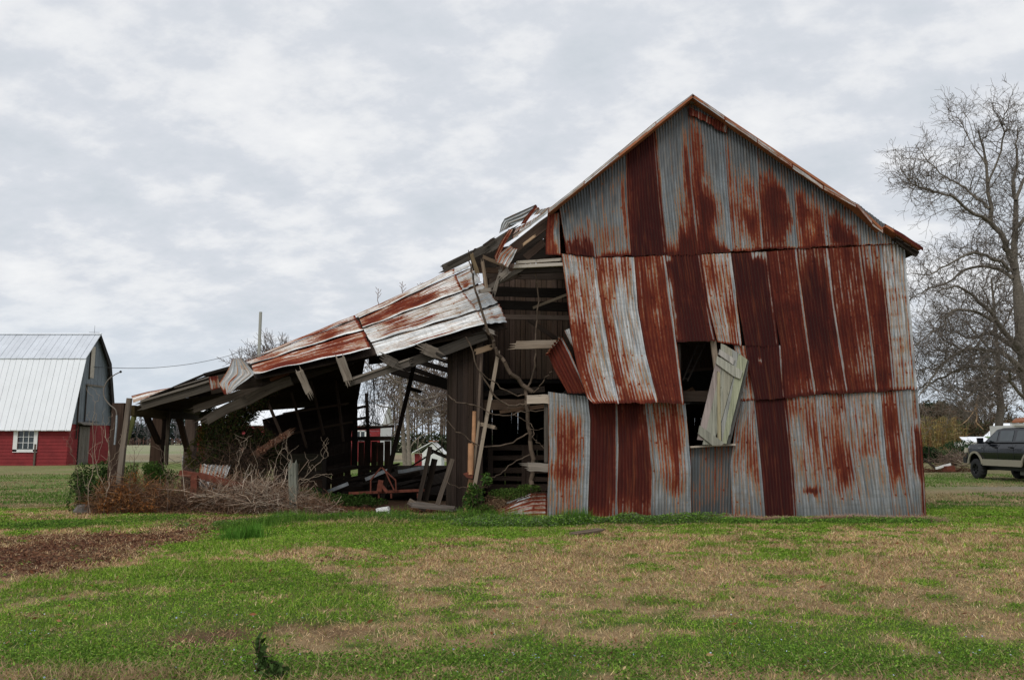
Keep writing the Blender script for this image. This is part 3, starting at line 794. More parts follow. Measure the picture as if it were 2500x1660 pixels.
def plank_wall(name, p0, p1, z0, z1, w, mat, parent, gap=.008, th=.025, jit=.03, tint=None, top=None, skip=()):
    """upright planks from p0 to p1 (ground points), each an object"""
    p0, p1 = np.array(p0, float), np.array(p1, float); L = np.linalg.norm(p1 - p0); d = (p1 - p0) / L; n = max(1, int(L / w))
    nn = np.array([-d[1], d[0]])
    for i in range(n):
        if i in skip: continue
        a = p0 + d * (L * i / n + gap * random.uniform(.2, 1.8)); b = p0 + d * (L * (i + 1) / n)
        zt = (z1 if top is None else top((i + .5) / n)) + random.uniform(-jit, jit); zb = z0 + random.uniform(-jit, jit) * .5
        c = (a + b) / 2; ww = np.linalg.norm(b - a); o = nn * random.uniform(-.008, .008)
        g = random.uniform(.75, 1.3); tt = (g, g * random.uniform(.95, 1.02), g * random.uniform(.9, 1.0))
        if tint: tt = tuple(x * y for x, y in zip(tt, tint))
        beam(name, (c[0] + o[0], c[1] + o[1], zb), (c[0] + o[0] + random.uniform(-.006, .006), c[1] + o[1], zt), ww, th, mat, parent, up=(d[0], d[1], 0), n=2, tint=tt)


# solid side and back walls
apex = P(1692, 240, YF)[2]; XM = P(1692, 240, YF)[0]; eaveL = P(1338, 520, YF)[2]; XEL = P(1338, 520, YF)[0]
box('side_wall', (XR - .04, XR, YF + .12, YB, -.05, eaveR - .02), 'shadow_black', barn)
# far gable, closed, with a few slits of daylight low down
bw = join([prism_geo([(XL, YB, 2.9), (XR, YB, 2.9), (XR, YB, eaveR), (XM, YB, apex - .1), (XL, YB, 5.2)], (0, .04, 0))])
mk('back_wall', bw[0], bw[1], 'shadow_black', barn, uv=bw[2])
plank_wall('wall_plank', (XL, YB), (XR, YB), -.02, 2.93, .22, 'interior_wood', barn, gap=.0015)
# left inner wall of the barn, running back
box('side_wall', (XL - .06, XL - .02, 18.55, YB, -.05, 4.6), 'shadow_black', barn)
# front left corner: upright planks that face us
box('wall_backing', (P(1087, 1220, 18.3)[0] + .02, P(1168, 1240, 18.3)[0], 18.46, 18.49, 0, 4.1), 'shadow_black', barn)
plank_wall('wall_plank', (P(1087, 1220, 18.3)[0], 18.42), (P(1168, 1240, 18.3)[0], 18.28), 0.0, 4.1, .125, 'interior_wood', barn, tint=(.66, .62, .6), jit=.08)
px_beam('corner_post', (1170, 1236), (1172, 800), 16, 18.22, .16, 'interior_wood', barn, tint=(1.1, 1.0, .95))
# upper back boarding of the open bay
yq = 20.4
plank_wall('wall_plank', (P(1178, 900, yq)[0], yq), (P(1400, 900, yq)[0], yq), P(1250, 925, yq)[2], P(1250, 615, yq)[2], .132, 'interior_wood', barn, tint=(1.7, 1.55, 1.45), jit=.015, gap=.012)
box('loft_floor', (XL, P(1400, 1077, yq)[0], yq + .05, YB, P(1250, 925, yq)[2] - .1, P(1250, 925, yq)[2] - .04), 'shadow_black', barn)
box('inner_wall', (XL, P(1400, 1077, yq)[0], yq + .04, yq + .07, P(1250, 925, yq)[2] - .04, 6.2), 'shadow_black', barn)
g = lambda s: (s, s * .97, s * .94)
px_beam('wall_girt', (1182, 668), (1384, 672), 24, 18.9, .05, 'interior_wood', barn, tint=g(1.0))
px_beam('wall_girt', (1196, 712), (1384, 716), 24, 18.8, .08, 'dark_wood', barn, tint=g(.25))
px_beam('wall_girt', (1200, 744), (1388, 750), 22, 18.7, .08, 'dark_wood', barn, tint=g(.25))
px_beam('wall_girt', (1228, 774), (1390, 776), 12, 18.3, .05, 'interior_wood', barn, tint=g(2.1))
px_beam('brace', (1290, 780), (1392, 850), 11, 19.5, .04, 'interior_wood', barn, tint=g(1.3))
px_beam('brace', (1300, 752), (1388, 718), 6, 18.0, .03, 'weathered_wood', barn, tint=(1.0, .9, .75), rag=.02)
# plates and beams of the open bay
px_beam('wall_plate', (1256, 652), (1374, 646), 8, YF + .02, .12, 'pale_wood', barn, rag=.04)
px_beam('wall_plate', (1264, 641), (1370, 634), 7, YF - .02, .05, 'pale_wood', barn, rag=.04)
px_beam('wall_plate', (1262, 662), (1374, 658), 14, YF + .10, .10, 'dark_wood', barn, tint=g(.6))
px_beam('girt_end', (1261, 843), (1362, 840), 20, YF + .05, .06, 'weathered_wood', barn, tint=(1.3, 1.15, 1.0), rag=.05)
px_beam('header_board', (1286, 975), (1341, 974), 21, YF + .02, .05, 'pale_wood', barn, tint=(.95, .88, .82))
px_beam('log_beam', (1170, 990), (1290, 985), 24, 18.4, .16, 'interior_wood', barn, tint=(1.7, 1.45, 1.2), rag=.03)
px_beam('door_post', (1333, 986), (1333, 1128), 9, YF + .12, .10, 'weathered_wood', barn, tint=g(.55))
px_beam('girt_end', (1289, 1139), (1341, 1142), 20, YF + .03, .06, 'weathered_wood', barn, tint=g(1.25), rag=.05)
px_beam('fascia_board', (1220, 1006), (1337, 990), 9, 18.0, .04, 'interior_wood', barn, tint=(1.6, 1.3, 1.0))
px_beam('wall_plate', (1180, 962), (1330, 950), 14, 19.2, .08, 'dark_wood', barn, tint=g(.9))
# stall partition inside
for py in (1094, 1118, 1147, 1169, 1188, 1206):
    px_beam('stall_board', (1186, py + random.uniform(-3, 3)), (1350, py + random.uniform(-3, 3)), random.uniform(10, 16), 19.4, .025, 'interior_wood', barn, tint=(1.15, 1.05, .98))
for px in (1196, 1279, 1292):
    px_beam('stall_post', (px, 1215), (px + 2, 1088), 13, 19.32, .06, 'interior_wood', barn, tint=(1.1, 1.0, .95))
# curled rust sheet that peels into the bay
sheetp('peeled_sheet', [(1337, 864), (1352, 900), (1386, 960)], [(1372, 822), (1392, 860), (1436, 962)], YF - .1, barn, rust=.74, dark=.25, pale=.6, nv=24, bulge=lambda u, v: .05 * np.sin(u * 3), amp=.014)
sheetp('peeled_sheet', [(1331, 868), (1337, 864)], [(1366, 820), (1372, 822)], YF - .3, barn, dy=lambda v: .2 * v, rust=.5, dark=0, pale=.6, nv=10, amp=.02)
sheetp('peeled_sheet', [(1378, 808), (1392, 836)], [(1390, 802), (1400, 850)], YF - .08, barn, rust=.2, dark=0, pale=.9, nv=10)

# window opening: what shows inside, and the boards round it
px_beam('window_post', (1741, 832), (1752, 920), 13, YF + .06, .06, 'pale_wood', barn, tint=(.7, .62, .55))
px_beam('window_post', (1656, 838), (1660, 1080), 9, YF + .10, .10, 'dark_wood', barn)
px_beam('sill_board', (1685, 1091), (1794, 1085), 4, YF - .01, .14, 'pale_wood', barn, tint=(1.1, 1.05, 1.0))
px_beam('floor_joist', (1660, 968), (1760, 968), 26, YF + .35, .10, 'interior_wood', barn, tint=(.8, .75, .7))
yw = 20.0
plank_wall('wall_plank', (P(1640, 1077, yw)[0], yw), (P(1790, 1077, yw)[0], yw), P(1700, 905, yw)[2], P(1700, 800, yw)[2], .14, 'interior_wood', barn, tint=(1.1, .92, .78), gap=.01)
px_beam('wall_girt', (1676, 905), (1745, 899), 7, 19.6, .05, 'interior_wood', barn, tint=(1.7, 1.5, 1.3))
box('loft_floor', (P(1640, 1077, yw)[0], XR, YF + .4, YB, 2.42, 2.47), 'shadow_black', barn)
px_beam('loft_board', (1674, 962), (1694, 950), 14, YF + .9, .03, 'interior_wood', barn, tint=(1.7, 1.25, .85))
px_beam('loft_board', (1700, 966), (1748, 950), 12, YF + 1.1, .03, 'interior_wood', barn, tint=(1.0, .85, .7))
px_beam('lintel', (1652, 832), (1755, 830), 9, YF + .10, .10, 'dark_wood', barn)

# --- the torn upper left corner of the roof
tw = lambda *q, **k: px_beam(*q, **k)
tw('rafter', (1082, 657), (1206, 597), 20, 17.9, .06, 'weathered_wood', barn, tint=g(.42), rag=.03)
tw('rafter', (1196, 606), (1258, 566), 24, 17.8, .06, 'weathered_wood', barn, tint=g(.55), rag=.04)
tw('rafter', (1248, 612), (1352, 531), 26, 17.35, .06, 'interior_wood', barn, tint=(1.25, 1.1, 1.0), rag=.05)
tw('rafter', (1200, 650), (1350, 560), 16, 18.6, .06, 'dark_wood', barn, tint=g(.7))
tw('sheathing_board', (1095, 648), (1150, 616), 7, 17.7, .03, 'weathered_wood', barn, tint=g(.25), rag=.05)
tw('sheathing_board', (1148, 622), (1162, 607), 5, 17.7, .03, 'dark_wood', barn, rag=.03)
tw('sheathing_board', (1182, 599), (1206, 582), 6, 17.7, .03, 'dark_wood', barn, rag=.04)
tw('sheathing_board', (1150, 640), (1370, 600), 46, 19.2, .04, 'dark_wood', barn, tint=g(.45))
tw('wall_plate', (1180, 628), (1240, 652), 9, 17.4, .05, 'weathered_wood', barn, tint=(.7, .55, .42), rag=.03)
tw('wall_plate', (1165, 660), (1262, 662), 14, 18.0, .05, 'interior_wood', barn, tint=(.9, .75, .62))
tw('broken_board', (1151, 622), (1166, 668), 10, 17.3, .03, 'weathered_wood', barn, tint=(.9, .75, .52), rag=.05)
tw('broken_board', (1178, 641), (1188, 706), 9, 17.2, .03, 'weathered_wood', barn, tint=(1.2, 1.02, .85), rag=.06)
tw('broken_board', (1172, 712), (1196, 708), 10, 17.15, .04, 'weathered_wood', barn, tint=g(1.2), rag=.05)
tw('broken_board', (1190, 704), (1274, 656), 12, 17.35, .05, 'weathered_wood', barn, tint=g(.7), rag=.04)
tw('broken_board', (1206, 716), (1222, 660), 10, 17.25, .04, 'weathered_wood', barn, tint=g(1.0), rag=.06, taper=.5)
tw('broken_board', (1224, 676), (1240, 662), 15, 17.2, .05, 'weathered_wood', barn, tint=g(1.2), rag=.05)
tw('broken_board', (1226, 682), (1268, 668), 18, 17.5, .04, 'interior_wood', barn, tint=g(1.4), rag=.05)
tw('broken_board', (1278, 597), (1306, 576), 6, 17.1, .03, 'pale_wood', barn, tint=(1.0, .75, .55), rag=.04)
tw('broken_board', (1196, 690), (1216, 672), 6, 17.6, .04, 'interior_wood', barn, tint=g(1.2), rag=.02)
tw('broken_board', (1282, 630), (1330, 592), 18, 17.9, .05, 'interior_wood', barn, tint=(1.5, 1.35, 1.25), rag=.02)
S3 = lambda nm, L, R, Y, **k: sheetp(nm, L, R, Y, barn, **k)
S3('torn_roof_sheet', [(1219, 569), (1224, 548), (1231, 535), (1252, 528)], [(1250, 553), (1262, 545), (1275, 535), (1310, 503)], 17.6, rust=.05, dark=.2, pale=.8, nv=18, crumple=.03, amp=.012)
S3('torn_roof_sheet', [(1231, 535), (1268, 518), (1306, 501)], [(1248, 550), (1284, 538), (1318, 512)], 17.5, rust=.08, dark=.2, pale=.4, nv=18, amp=.012)
S3('torn_roof_sheet', [(1271, 548), (1287, 525), (1308, 500)], [(1284, 545), (1296, 528), (1311, 506)], 17.3, rust=.75, dark=.2, pale=.5, nv=14, amp=.004)
S3('torn_roof_sheet', [(1242, 560), (1222, 592), (1207, 626), (1211, 640)], [(1253, 560), (1234, 594), (1219, 622), (1216, 640)], 17.1, rust=.55, dark=.2, pale=.8, nv=20, amp=.008, crumple=.03)
S3('torn_roof_sheet', [(1210, 640), (1220, 618), (1247, 598)], [(1240, 652), (1253, 630), (1263, 609)], 17.05, rust=.42, dark=.1, pale=.9, nv=18, amp=.006, crumple=.04, rag=.04)
S3('torn_roof_sheet', [(1251, 573), (1258, 561)], [(1342, 517), (1346, 508)], 17.2, rust=.35, dark=.2, pale=.9, nv=14, amp=.004, crumple=.02)
S3('torn_roof_sheet', [(1302, 527), (1316, 512)], [(1330, 520), (1345, 507)], 17.1, rust=.3, dark=.2, pale=.9, nv=10, amp=.004, crumple=.03)

# --- the plank door that hangs askew from the window
door = empty('plank_door', P(1735, 1085, YF - .2), 'weathered pale green plank door hanging askew across the window opening', 'door')
yd = YF - .22
# plank outlines in the plane of the wall: (top left, top right, bottom right, bottom left)
def dp(cx, cy, k=.0): return P(1640 + cx * .2041, 820 + cy * .2041, yd + k)
for q in ([(545, 250), (590, 375), (395, 1250), (305, 1240)], [(590, 90), (640, 110), (600, 1000), (490, 1300), (370, 1300), (585, 400)],
          [(640, 110), (720, 160), (735, 490), (600, 1000), (590, 520)], [(722, 160), (800, 205), (700, 1170), (600, 1290), (595, 1040), (745, 480)],
          [(800, 205), (905, 285), (655, 1290), (598, 1285), (700, 800)]):
    prism('plank', [dp(*p, random.uniform(-.008, .008)) for p in reversed(q)], (0, .03, 0), 'green_wood', door, tint=tuple(random.uniform(.85, 1.12) * k for k in (1, 1, .95)))
prism('plank', [dp(p[0], p[1], .04) for p in reversed([(880, 285), (922, 295), (905, 430), (700, 1290), (655, 1290)])], (0, .03, 0), 'green_wood', door, tint=(.3, .3, .32))
for q, tt in (([(575, 160), (755, 275), (735, 345), (560, 220)], (1.25, 1.2, 1.25)), ([(545, 240), (850, 420), (820, 515), (745, 485), (530, 330)], (1.15, 1.15, 1.1)),
          ([(335, 1070), (630, 1280), (600, 1305), (490, 1310), (315, 1170)], (.85, .85, .8))):
    prism('batten', [dp(*p, -.045) for p in reversed(q)], (0, .035, 0), 'green_wood', door, tint=tt)
prism('batten', [dp(*p, -.02) for p in reversed([(545, 420), (578, 440), (590, 1250), (548, 1240)])], (0, .02, 0), 'green_wood', door, tint=(1.1, .98, .72))

# ladder inside the loft window
lad = empty('ladder', P(1680, 925, YF + .7), 'thin ladder leaning inside the barn window', 'ladder')
for a, b in (((1667, 929), (1706, 836)), ((1678, 931), (1724, 836))):
    px_beam('rail', a, b, 2.6, YF + .6, .03, 'dark_wood', lad, Y2=YF + 1.2, n=1)
for k in range(6):
    f = .06 + k * .16
    px_beam('rung', (1667 + 39 * f, 929 - 93 * f), (1678 + 46 * f, 931 - 95 * f), 2.2, YF + .6 + .6 * f, .03, 'dark_wood', lad, n=1)
# ================================================================== THE FALLEN LEAN-TO
lean = empty('lean_to_shed', (-5.0, 20.5, 0), 'long open lean-to shed with a sagging tin roof sliding off crooked posts beside the barn', 'shed')


def RP(px, py, f): return P(px, py, 19.7 - 1.8 * f)


def rrow(top, bot, f0, f1, **k):
    k.setdefault('bulge', lambda u, v: .055 * u + .012 * np.sin(v * 17 + f0 * 9) * u)
    if f0 > 0: top = [(a, b + 1.0) for a, b in top]
    k['rust'] = k['rust'] - .10
    k.setdefault('nv', 40)
    sheet3('roof_sheet', [RP(*p, f0) for p in top], [RP(*p, f1) for p in bot], lean, mat='roofing_iron', amp=.010, crumple=.012, **k)


hot = dict(dark=.12, pale=1.0)
rrow([(600, 879), (868, 770)], [(604, 885), (873, 782)], 0, .12, rust=.40, blobs=[(.5, .7, .6, .2, .15)], **hot)
rrow([(602, 883), (735, 830), (872, 780)], [(616, 895), (727, 858), (888, 811)], .12, .42, rust=.36, blobs=[(.55, .72, .35, .16, .42), (.5, .15, .5, .12, .16)], **hot)
rrow([(616, 893), (727, 855), (888, 808)], [(620, 918), (640, 916), (780, 884), (908, 856)], .42, 1, rust=.40, blobs=[(.35, .15, .3, .15, .25), (.4, .7, .35, .3, .28), (.8, .3, .2, .22, .35), (.85, .8, .15, .2, .3)], **hot)
rrow([(868, 770), (1109, 657)], [(881, 781), (1111, 673)], 0, .1, rust=.28, blobs=[(.5, .4, .6, .3, .12)], **hot)
rrow([(879, 778), (1111, 671)], [(888, 806), (1132, 714)], .1, .40, rust=.38, blobs=[(.4, .3, .4, .25, .35), (.7, .6, .3, .2, .35), (.7, .1, .4, .1, .2)], **hot)
rrow([(887, 803), (1132, 712)], [(908, 840), (1166, 763)], .40, .70, rust=.26, blobs=[(.3, .3, .3, .12, .35), (.6, .55, .25, .15, .35), (.75, .3, .3, .2, .2)], **hot)
rrow([(908, 836), (1166, 760)], [(924, 874), (948, 869), (1050, 836), (1187, 796)], .70, 1.0, rust=.17, blobs=[(.88, .6, .12, .18, .5), (.8, .25, .3, .2, .10)], **hot)
cool = dict(dark=.25, pale=.35, nv=18)
rrow([(1108, 657), (1145, 643)], [(1112, 673), (1157, 652)], 0, .1, rust=.16, **cool)
rrow([(1111, 671), (1157, 650)], [(1132, 714), (1178, 694)], .1, .40, rust=.26, blobs=[(.7, .3, .3, .25, .4)], **cool)
rrow([(1131, 712), (1178, 692)], [(1166, 763), (1217, 744)], .40, .70, rust=.20, **cool)
rrow([(1165, 760), (1217, 742)], [(1187, 797), (1239, 792)], .70, 1.0, rust=.20, blobs=[(.6, .5, .3, .3, .25)], **cool)
# silver sheet folded down over the rafters, the rust capped scrap, the eave sheet
sheetp('roof_sheet', [(568, 876), (556, 905), (535, 936), (548, 964)], [(590, 874), (623, 912), (600, 930), (578, 945), (564, 960)], 18.0, lean, dy=lambda v: -.3 * v, rust=.14, dark=0, pale=.4, blobs=[(.4, .6, .1, .2, .3), (.1, .9, .15, .1, .6)], nv=24, amp=.014, pitch=.09, mat='roofing_iron', label='bent silver sheet folded down over the rafters')
sheetp('roof_sheet', [(509, 921), (514, 951)], [(532, 917), (537, 947)], 17.9, lean, rust=.42, dark=.5, pale=1, blobs=[(.5, .1, .8, .2, .4)], nv=14, amp=.006)
sheet3('roof_sheet', [P(322, 967, 18.4), P(360, 957, 18.5), P(424, 945, 18.6)], [P(326, 984, 18.1), P(352, 975, 18.2), P(380, 962, 18.3)], lean, rust=.34, dark=.1, pale=1, mat='roofing_iron', nv=24)

# roof deck behind, seen from below as near black
def quad(name, pts, mat, th=.03, tint=None, parent=lean):
    return prism(name, pts, (0, th, -th), mat, parent, tint=tint)


def deck(pts, n, name='roof_board', mat='dark_wood', tint=(.7, .62, .58), gap=.0, parent=lean):
    """n boards laid side by side across the quad a b c d (a-b one end edge, d-c the other)"""
    a, b, c, d = [np.array(p, float) for p in pts]
    for i in range(n):
        f0, f1 = i / n, (i + 1 - gap) / n
        p, q = a + (b - a) * f0, a + (b - a) * f1; r, s = d + (c - d) * f1, d + (c - d) * f0
        k = random.uniform(.7, 1.3)
        prism(name, [p, q, r, s], (0, .02, -.02), mat, parent, tint=tuple(t * k for t in tint))


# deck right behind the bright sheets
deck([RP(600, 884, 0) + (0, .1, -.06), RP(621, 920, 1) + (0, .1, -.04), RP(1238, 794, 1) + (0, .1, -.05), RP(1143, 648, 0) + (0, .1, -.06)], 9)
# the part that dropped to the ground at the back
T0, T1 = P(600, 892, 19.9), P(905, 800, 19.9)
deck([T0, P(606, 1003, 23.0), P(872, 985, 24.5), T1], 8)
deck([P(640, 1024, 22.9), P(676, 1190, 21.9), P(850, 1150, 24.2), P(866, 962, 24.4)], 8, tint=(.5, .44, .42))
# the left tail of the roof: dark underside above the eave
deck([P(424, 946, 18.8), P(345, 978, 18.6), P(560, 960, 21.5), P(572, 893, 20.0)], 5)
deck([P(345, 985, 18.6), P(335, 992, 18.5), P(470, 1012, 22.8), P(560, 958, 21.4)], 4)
tubeish = lambda *q, **k: px_beam(*q, **k)
R = tubeish
R('roof_edge', (345, 977), (424, 946), 4, 18.3, .05, 'dark_wood', lean, tint=(.4, .4, .4))
R('roof_edge', (424, 946), (500, 914), 5, 18.6, .05, 'dark_wood', lean, tint=(.4, .4, .4))
R('roof_edge', (498, 915), (566, 896), 7, 18.7, .05, 'dark_wood', lean, tint=(.4, .4, .4))
# rafters of the front bay
R('rafter', (348, 990), (520, 940), 22, 18.05, .05, 'weathered_wood', lean, tint=(.42, .41, .38), rag=.04)
R('rafter', (345, 980), (515, 930), 5, 18.02, .10, 'weathered_wood', lean, tint=(.9, .88, .84))
R('rafter', (430, 950), (560, 918), 16, 18.5, .05, 'weathered_wood', lean, tint=(.34, .32, .30))
R('rafter', (425, 947), (512, 921), 3, 18.45, .08, 'weathered_wood', lean, tint=(.85, .83, .8))
R('rafter', (515, 950), (640, 930), 24, 18.3, .05, 'dark_wood', lean, tint=(.8, .75, .7))
R('rafter', (474, 999), (600, 957), 18, 18.9, .08, 'weathered_wood', lean, tint=(.40, .36, .31), rag=.03)
R('rafter', (596, 958), (700, 918), 17, 18.8, .08, 'weathered_wood', lean, tint=(.36, .32, .28))
R('rafter', (508, 1024), (610, 975), 24, 18.5, .10, 'weathered_wood', lean, tint=(.48, .45, .40), rag=.06, bend=.03)
R('rafter', (604, 978), (712, 928), 24, 18.4, .10, 'weathered_wood', lean, tint=(.46, .42, .36), bend=.02)
R('rafter', (704, 932), (860, 880), 18, 18.6, .08, 'weathered_wood', lean, tint=(.20, .18, .16))
R('rafter', (660, 928), (705, 910), 8, 18.3, .06, 'weathered_wood', lean, tint=(.6, .3, .22))
R('rafter', (640, 922), (915, 862), 22, 18.35, .05, 'dark_wood', lean, tint=(.4, .38, .36))
R('eave_board', (852, 934), (1000, 884), 20, 18.0, .05, 'weathered_wood', lean, tint=(.66, .64, .62), rag=.03)
R('eave_board', (1000, 886), (1186, 818), 24, 18.05, .05, 'weathered_wood', lean, tint=(.30, .29, .28), rag=.02)
R('eave_board', (852, 928), (1000, 876), 4, 17.98, .07, 'weathered_wood', lean, tint=(1.3, 1.25, 1.2))
R('rafter', (905, 868), (1180, 822), 20, 18.6, .05, 'dark_wood', lean, tint=(.3, .3, .3))
for a, b, w, tt in (((731, 907), (754, 956), 17, (1.15, 1.08, .98)), ((832, 878), (852, 930), 21, (1.1, 1.04, .96)), ((1034, 850), (1062, 862), 26, (.75, .7, .65)), ((940, 875), (964, 888), 22, (.5, .48, .46)),
                    ((1190, 806), (1206, 812), 10, (1.4, 1.35, 1.3)), ((1164, 858), (1196, 848), 14, (1.1, .85, .62))):
    R('board_end', a, b, w, 17.85, .04, 'weathered_wood', lean, tint=tt, rag=.05)
# purlins with sky between them, right of the gap
for a, b, w in (((955, 905), (1095, 944), 17), ((985, 892), (1095, 932), 12), ((1020, 882), (1095, 905), 13), ((1050, 868), (1095, 884), 10), ((940, 899), (1030, 905), 8)):
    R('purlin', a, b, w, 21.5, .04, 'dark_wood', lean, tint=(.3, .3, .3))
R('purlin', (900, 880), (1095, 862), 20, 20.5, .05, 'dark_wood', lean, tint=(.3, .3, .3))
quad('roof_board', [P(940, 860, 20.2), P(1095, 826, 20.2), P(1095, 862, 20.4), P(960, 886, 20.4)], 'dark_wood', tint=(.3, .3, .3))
R('rafter', (1010, 880), (1085, 846), 8, 21.0, .04, 'dark_wood', lean, tint=(.3, .3, .3))

# posts that still stand along the eave, running back
eX = -9.1
def epost(y, w, tint, z=2.42, dx=0.0):
    beam('post', (eX + dx, y, -.06), (eX + dx + .02, y, z), w, w * .9, 'dark_wood', lean, tint=tint, up=(1, 0, 0), n=4)


front_b, front_t = P(276, 1258, 18.2), P(292, 984, 18.2)
beam('post', front_b, front_t, .27, .16, 'dark_wood', lean, tint=(1.3, 1.05, .95), up=(1, 0, 0))
beam('pole', P(286, 1220, 18.0), P(316, 972, 18.0), .12, .10, 'weathered_wood', lean, tint=(.95, .86, .78), up=(1, 0, 0), taper=.8)
beam('brace', P(306, 1085, 18.5), P(330, 1008, 18.6), .10, .06, 'green_wood', lean, tint=(.75, .8, .35), up=(1, 0, 0))
epost(20.6, .27, (1.1, .85, .7)); epost(22.7, .28, (1.9, 1.7, 1.6)); epost(24.3, .26, (1.2, 1.1, 1.0))
R('plate_beam', (322, 1002), (404, 1012), 24, 18.3, .12, 'dark_wood', lean, Y2=20.6, tint=(1.2, 1.1, .6))
R('plate_beam', (404, 1012), (546, 1016), 20, 20.6, .12, 'dark_wood', lean, Y2=24.4, tint=(.9, .9, .7))
R('plate_beam', (452, 1001), (516, 1016), 10, 21.0, .12, 'weathered_wood', lean, tint=(.6, .62, .42))
beam('brace', P(354, 1008, 19.6), P(388, 1082, 20.5), .13, .09, 'dark_wood', lean, tint=(.6, .5, .45), up=(1, 0, 0))
beam('brace', P(415, 1013, 21.4), P(398, 1070, 20.7), .12, .09, 'dark_wood', lean, tint=(.9, .8, .7), up=(1, 0, 0))
beam('brace', P(436, 1015, 21.4), P(458, 1100, 22.5), .14, .09, 'dark_wood', lean, tint=(1.0, .8, .65), up=(1, 0, 0))
beam('brace', P(494, 1016, 23.2), P(508, 1090, 24.1), .14, .09, 'dark_wood', lean, tint=(.5, .45, .4), up=(1, 0, 0))
beam('pole', (eX + .3, 20.5, 1.0), (eX + .3, 20.5, 2.4), .08, .05, 'weathered_wood', lean, tint=(.4, .36, .3), up=(1, 0, 0))
# back wall of the lean-to, low planks with slits
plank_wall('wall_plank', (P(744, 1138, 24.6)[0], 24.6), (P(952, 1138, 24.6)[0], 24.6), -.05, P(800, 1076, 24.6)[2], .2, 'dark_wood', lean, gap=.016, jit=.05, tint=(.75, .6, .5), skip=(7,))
R('wall_girt', (700, 1072), (955, 1070), 10, 24.4, .06, 'dark_wood', lean, tint=(.5, .45, .4))
R('wall_girt', (720, 1142), (950, 1140), 8, 24.3, .06, 'dark_wood', lean, tint=(.5, .42, .35))
R('wall_girt', (854, 1048), (962, 1040), 6, 24.4, .06, 'dark_wood', lean, tint=(.5, .45, .4))
R('wall_girt', (856, 1026), (902, 1018), 6, 24.4, .06, 'dark_wood', lean, tint=(.4, .4, .4))
R('wall_girt', (856, 1000), (900, 990), 6, 24.4, .06, 'dark_wood', lean, tint=(.4, .4, .4))
beam('wall_post', P(902, 1130, 24.3), P(894, 960, 24.3), .09, .08, 'dark_wood', lean, tint=(.4, .36, .33), up=(1, 0, 0))
beam('wall_post', P(866, 1140, 24.2), P(866, 930, 24.2), .16, .08, 'dark_wood', lean, tint=(.3, .28, .26), up=(1, 0, 0))
beam('prop_pole', P(934, 1215, 20.4), P(1014, 880, 20.4), .10, .10, 'dark_wood', lean, tint=(.35, .32, .3), up=(1, 0, 0))
R('brace', (993, 946), (1026, 956), 9, 20.4, .05, 'dark_wood', lean, tint=(.3, .3, .3), rag=.05)

# ================================================================== LOOSE THINGS AROUND AND UNDER THE SHED
def thing(name, label, cat, fn, loc, group=None):
    e = empty(name, loc, label, cat, group); fn(e); return e


def leaner(label, a, b, w, Y, mat, tint, t=.03, name='leaning_board', cat='board', Y2=None, **k):
    o = px_beam(name, a, b, w, Y, t, mat, None, Y2=Y2, tint=tint, **k)
    tag(o, label, cat); return o


leaner('long thin grey pole leaning in the mouth of the torn bay', (1158, 1190), (1217, 858), 9, 17.6, 'pale_wood', (.62, .56, .50), name='leaning_pole', cat='pole', Y2=17.9, rag=.03)
leaner('short splintered grey strip standing left of the long leaning pole', (1154, 1160), (1169, 1030), 6, 17.8, 'pale_wood', (.6, .52, .45), rag=.05)
leaner('grey leaning plank propped on the lower left edge of the dark plank wall', (1068, 1232), (1105, 1120), 11, 17.95, 'weathered_wood', (.62, .55, .5))
leaner('dark leaning timber crossing the view of the white hut', (1023, 1222), (1051, 1090), 10, 19.2, 'dark_wood', (.9, .85, .8), t=.08)
leaner('dark leaning timber just right of the one that crosses the white hut', (1038, 1224), (1061, 1120), 14, 19.4, 'dark_wood', (.6, .55, .5), t=.08)
leaner('thin dark pole slanting up to the right in front of the white hut', (1001, 1140), (1084, 1088), 4, 22.5, 'dark_wood', (.6, .55, .5))
leaner('dark rail slanting down to the right behind the leaning timbers', (1050, 1098), (1092, 1116), 8, 20.2, 'dark_wood', (.6, .55, .5))
leaner('splintered pale stub of wood poking out between the poles', (1176, 1036), (1202, 1042), 9, 17.9, 'pale_wood', (.8, .7, .6), name='wood_stub', cat='wood stub', rag=.06)
leaner('raw orange brown board end standing at the foot of the clay pipes', (1138, 1249), (1150, 1170), 13, 17.85, 'weathered_wood', (2.0, 1.25, .8))
leaner('thin grey upright batten on the edge of the dark plank wall', (1166, 1040), (1175, 872), 6, 18.0, 'weathered_wood', (.75, .62, .55), name='upright_batten', cat='batten')
leaner('round ended grey timber lying on the bare soil under the shed', (998, 1222), (1040, 1244), 12, 18.2, 'weathered_wood', (.9, .8, .7), name='fallen_timber', cat='timber', t=.1)
leaner('broken grey board lying flat at the foot of the dark plank wall', (1010, 1232), (1108, 1242), 12, 18.0, 'weathered_wood', (.8, .78, .78), name='fallen_board', t=.12, rag=.06)
leaner('thin pale board lying beyond the round ended timber', (1016, 1226), (1092, 1238), 6, 18.4, 'weathered_wood', (1.0, .9, .8), name='fallen_board', t=.1, rag=.05)
gp = G(1440, 1306)
o = beam('loose_board', (gp[0] - .32, gp[1] - .12, .03), (gp[0] + .22, gp[1] + .22, .07), .12, .03, 'weathered_wood', None, up=(0, 1, .2), tint=(.8, .68, .58), rag=.03)
tag(o, 'short brown board lying alone in the grass before the barn', 'board')


def pipes(e):
    for a, b, r, y in (((1149, 1156), (1150, 1084), .068, 17.75), ((1156, 1084), (1158, 1006), .045, 17.8)):
        o = tube('pipe_length', [P(*a, y), P(*b, y)], r, r, 'clay_pipe', e, sub=1, k=14)


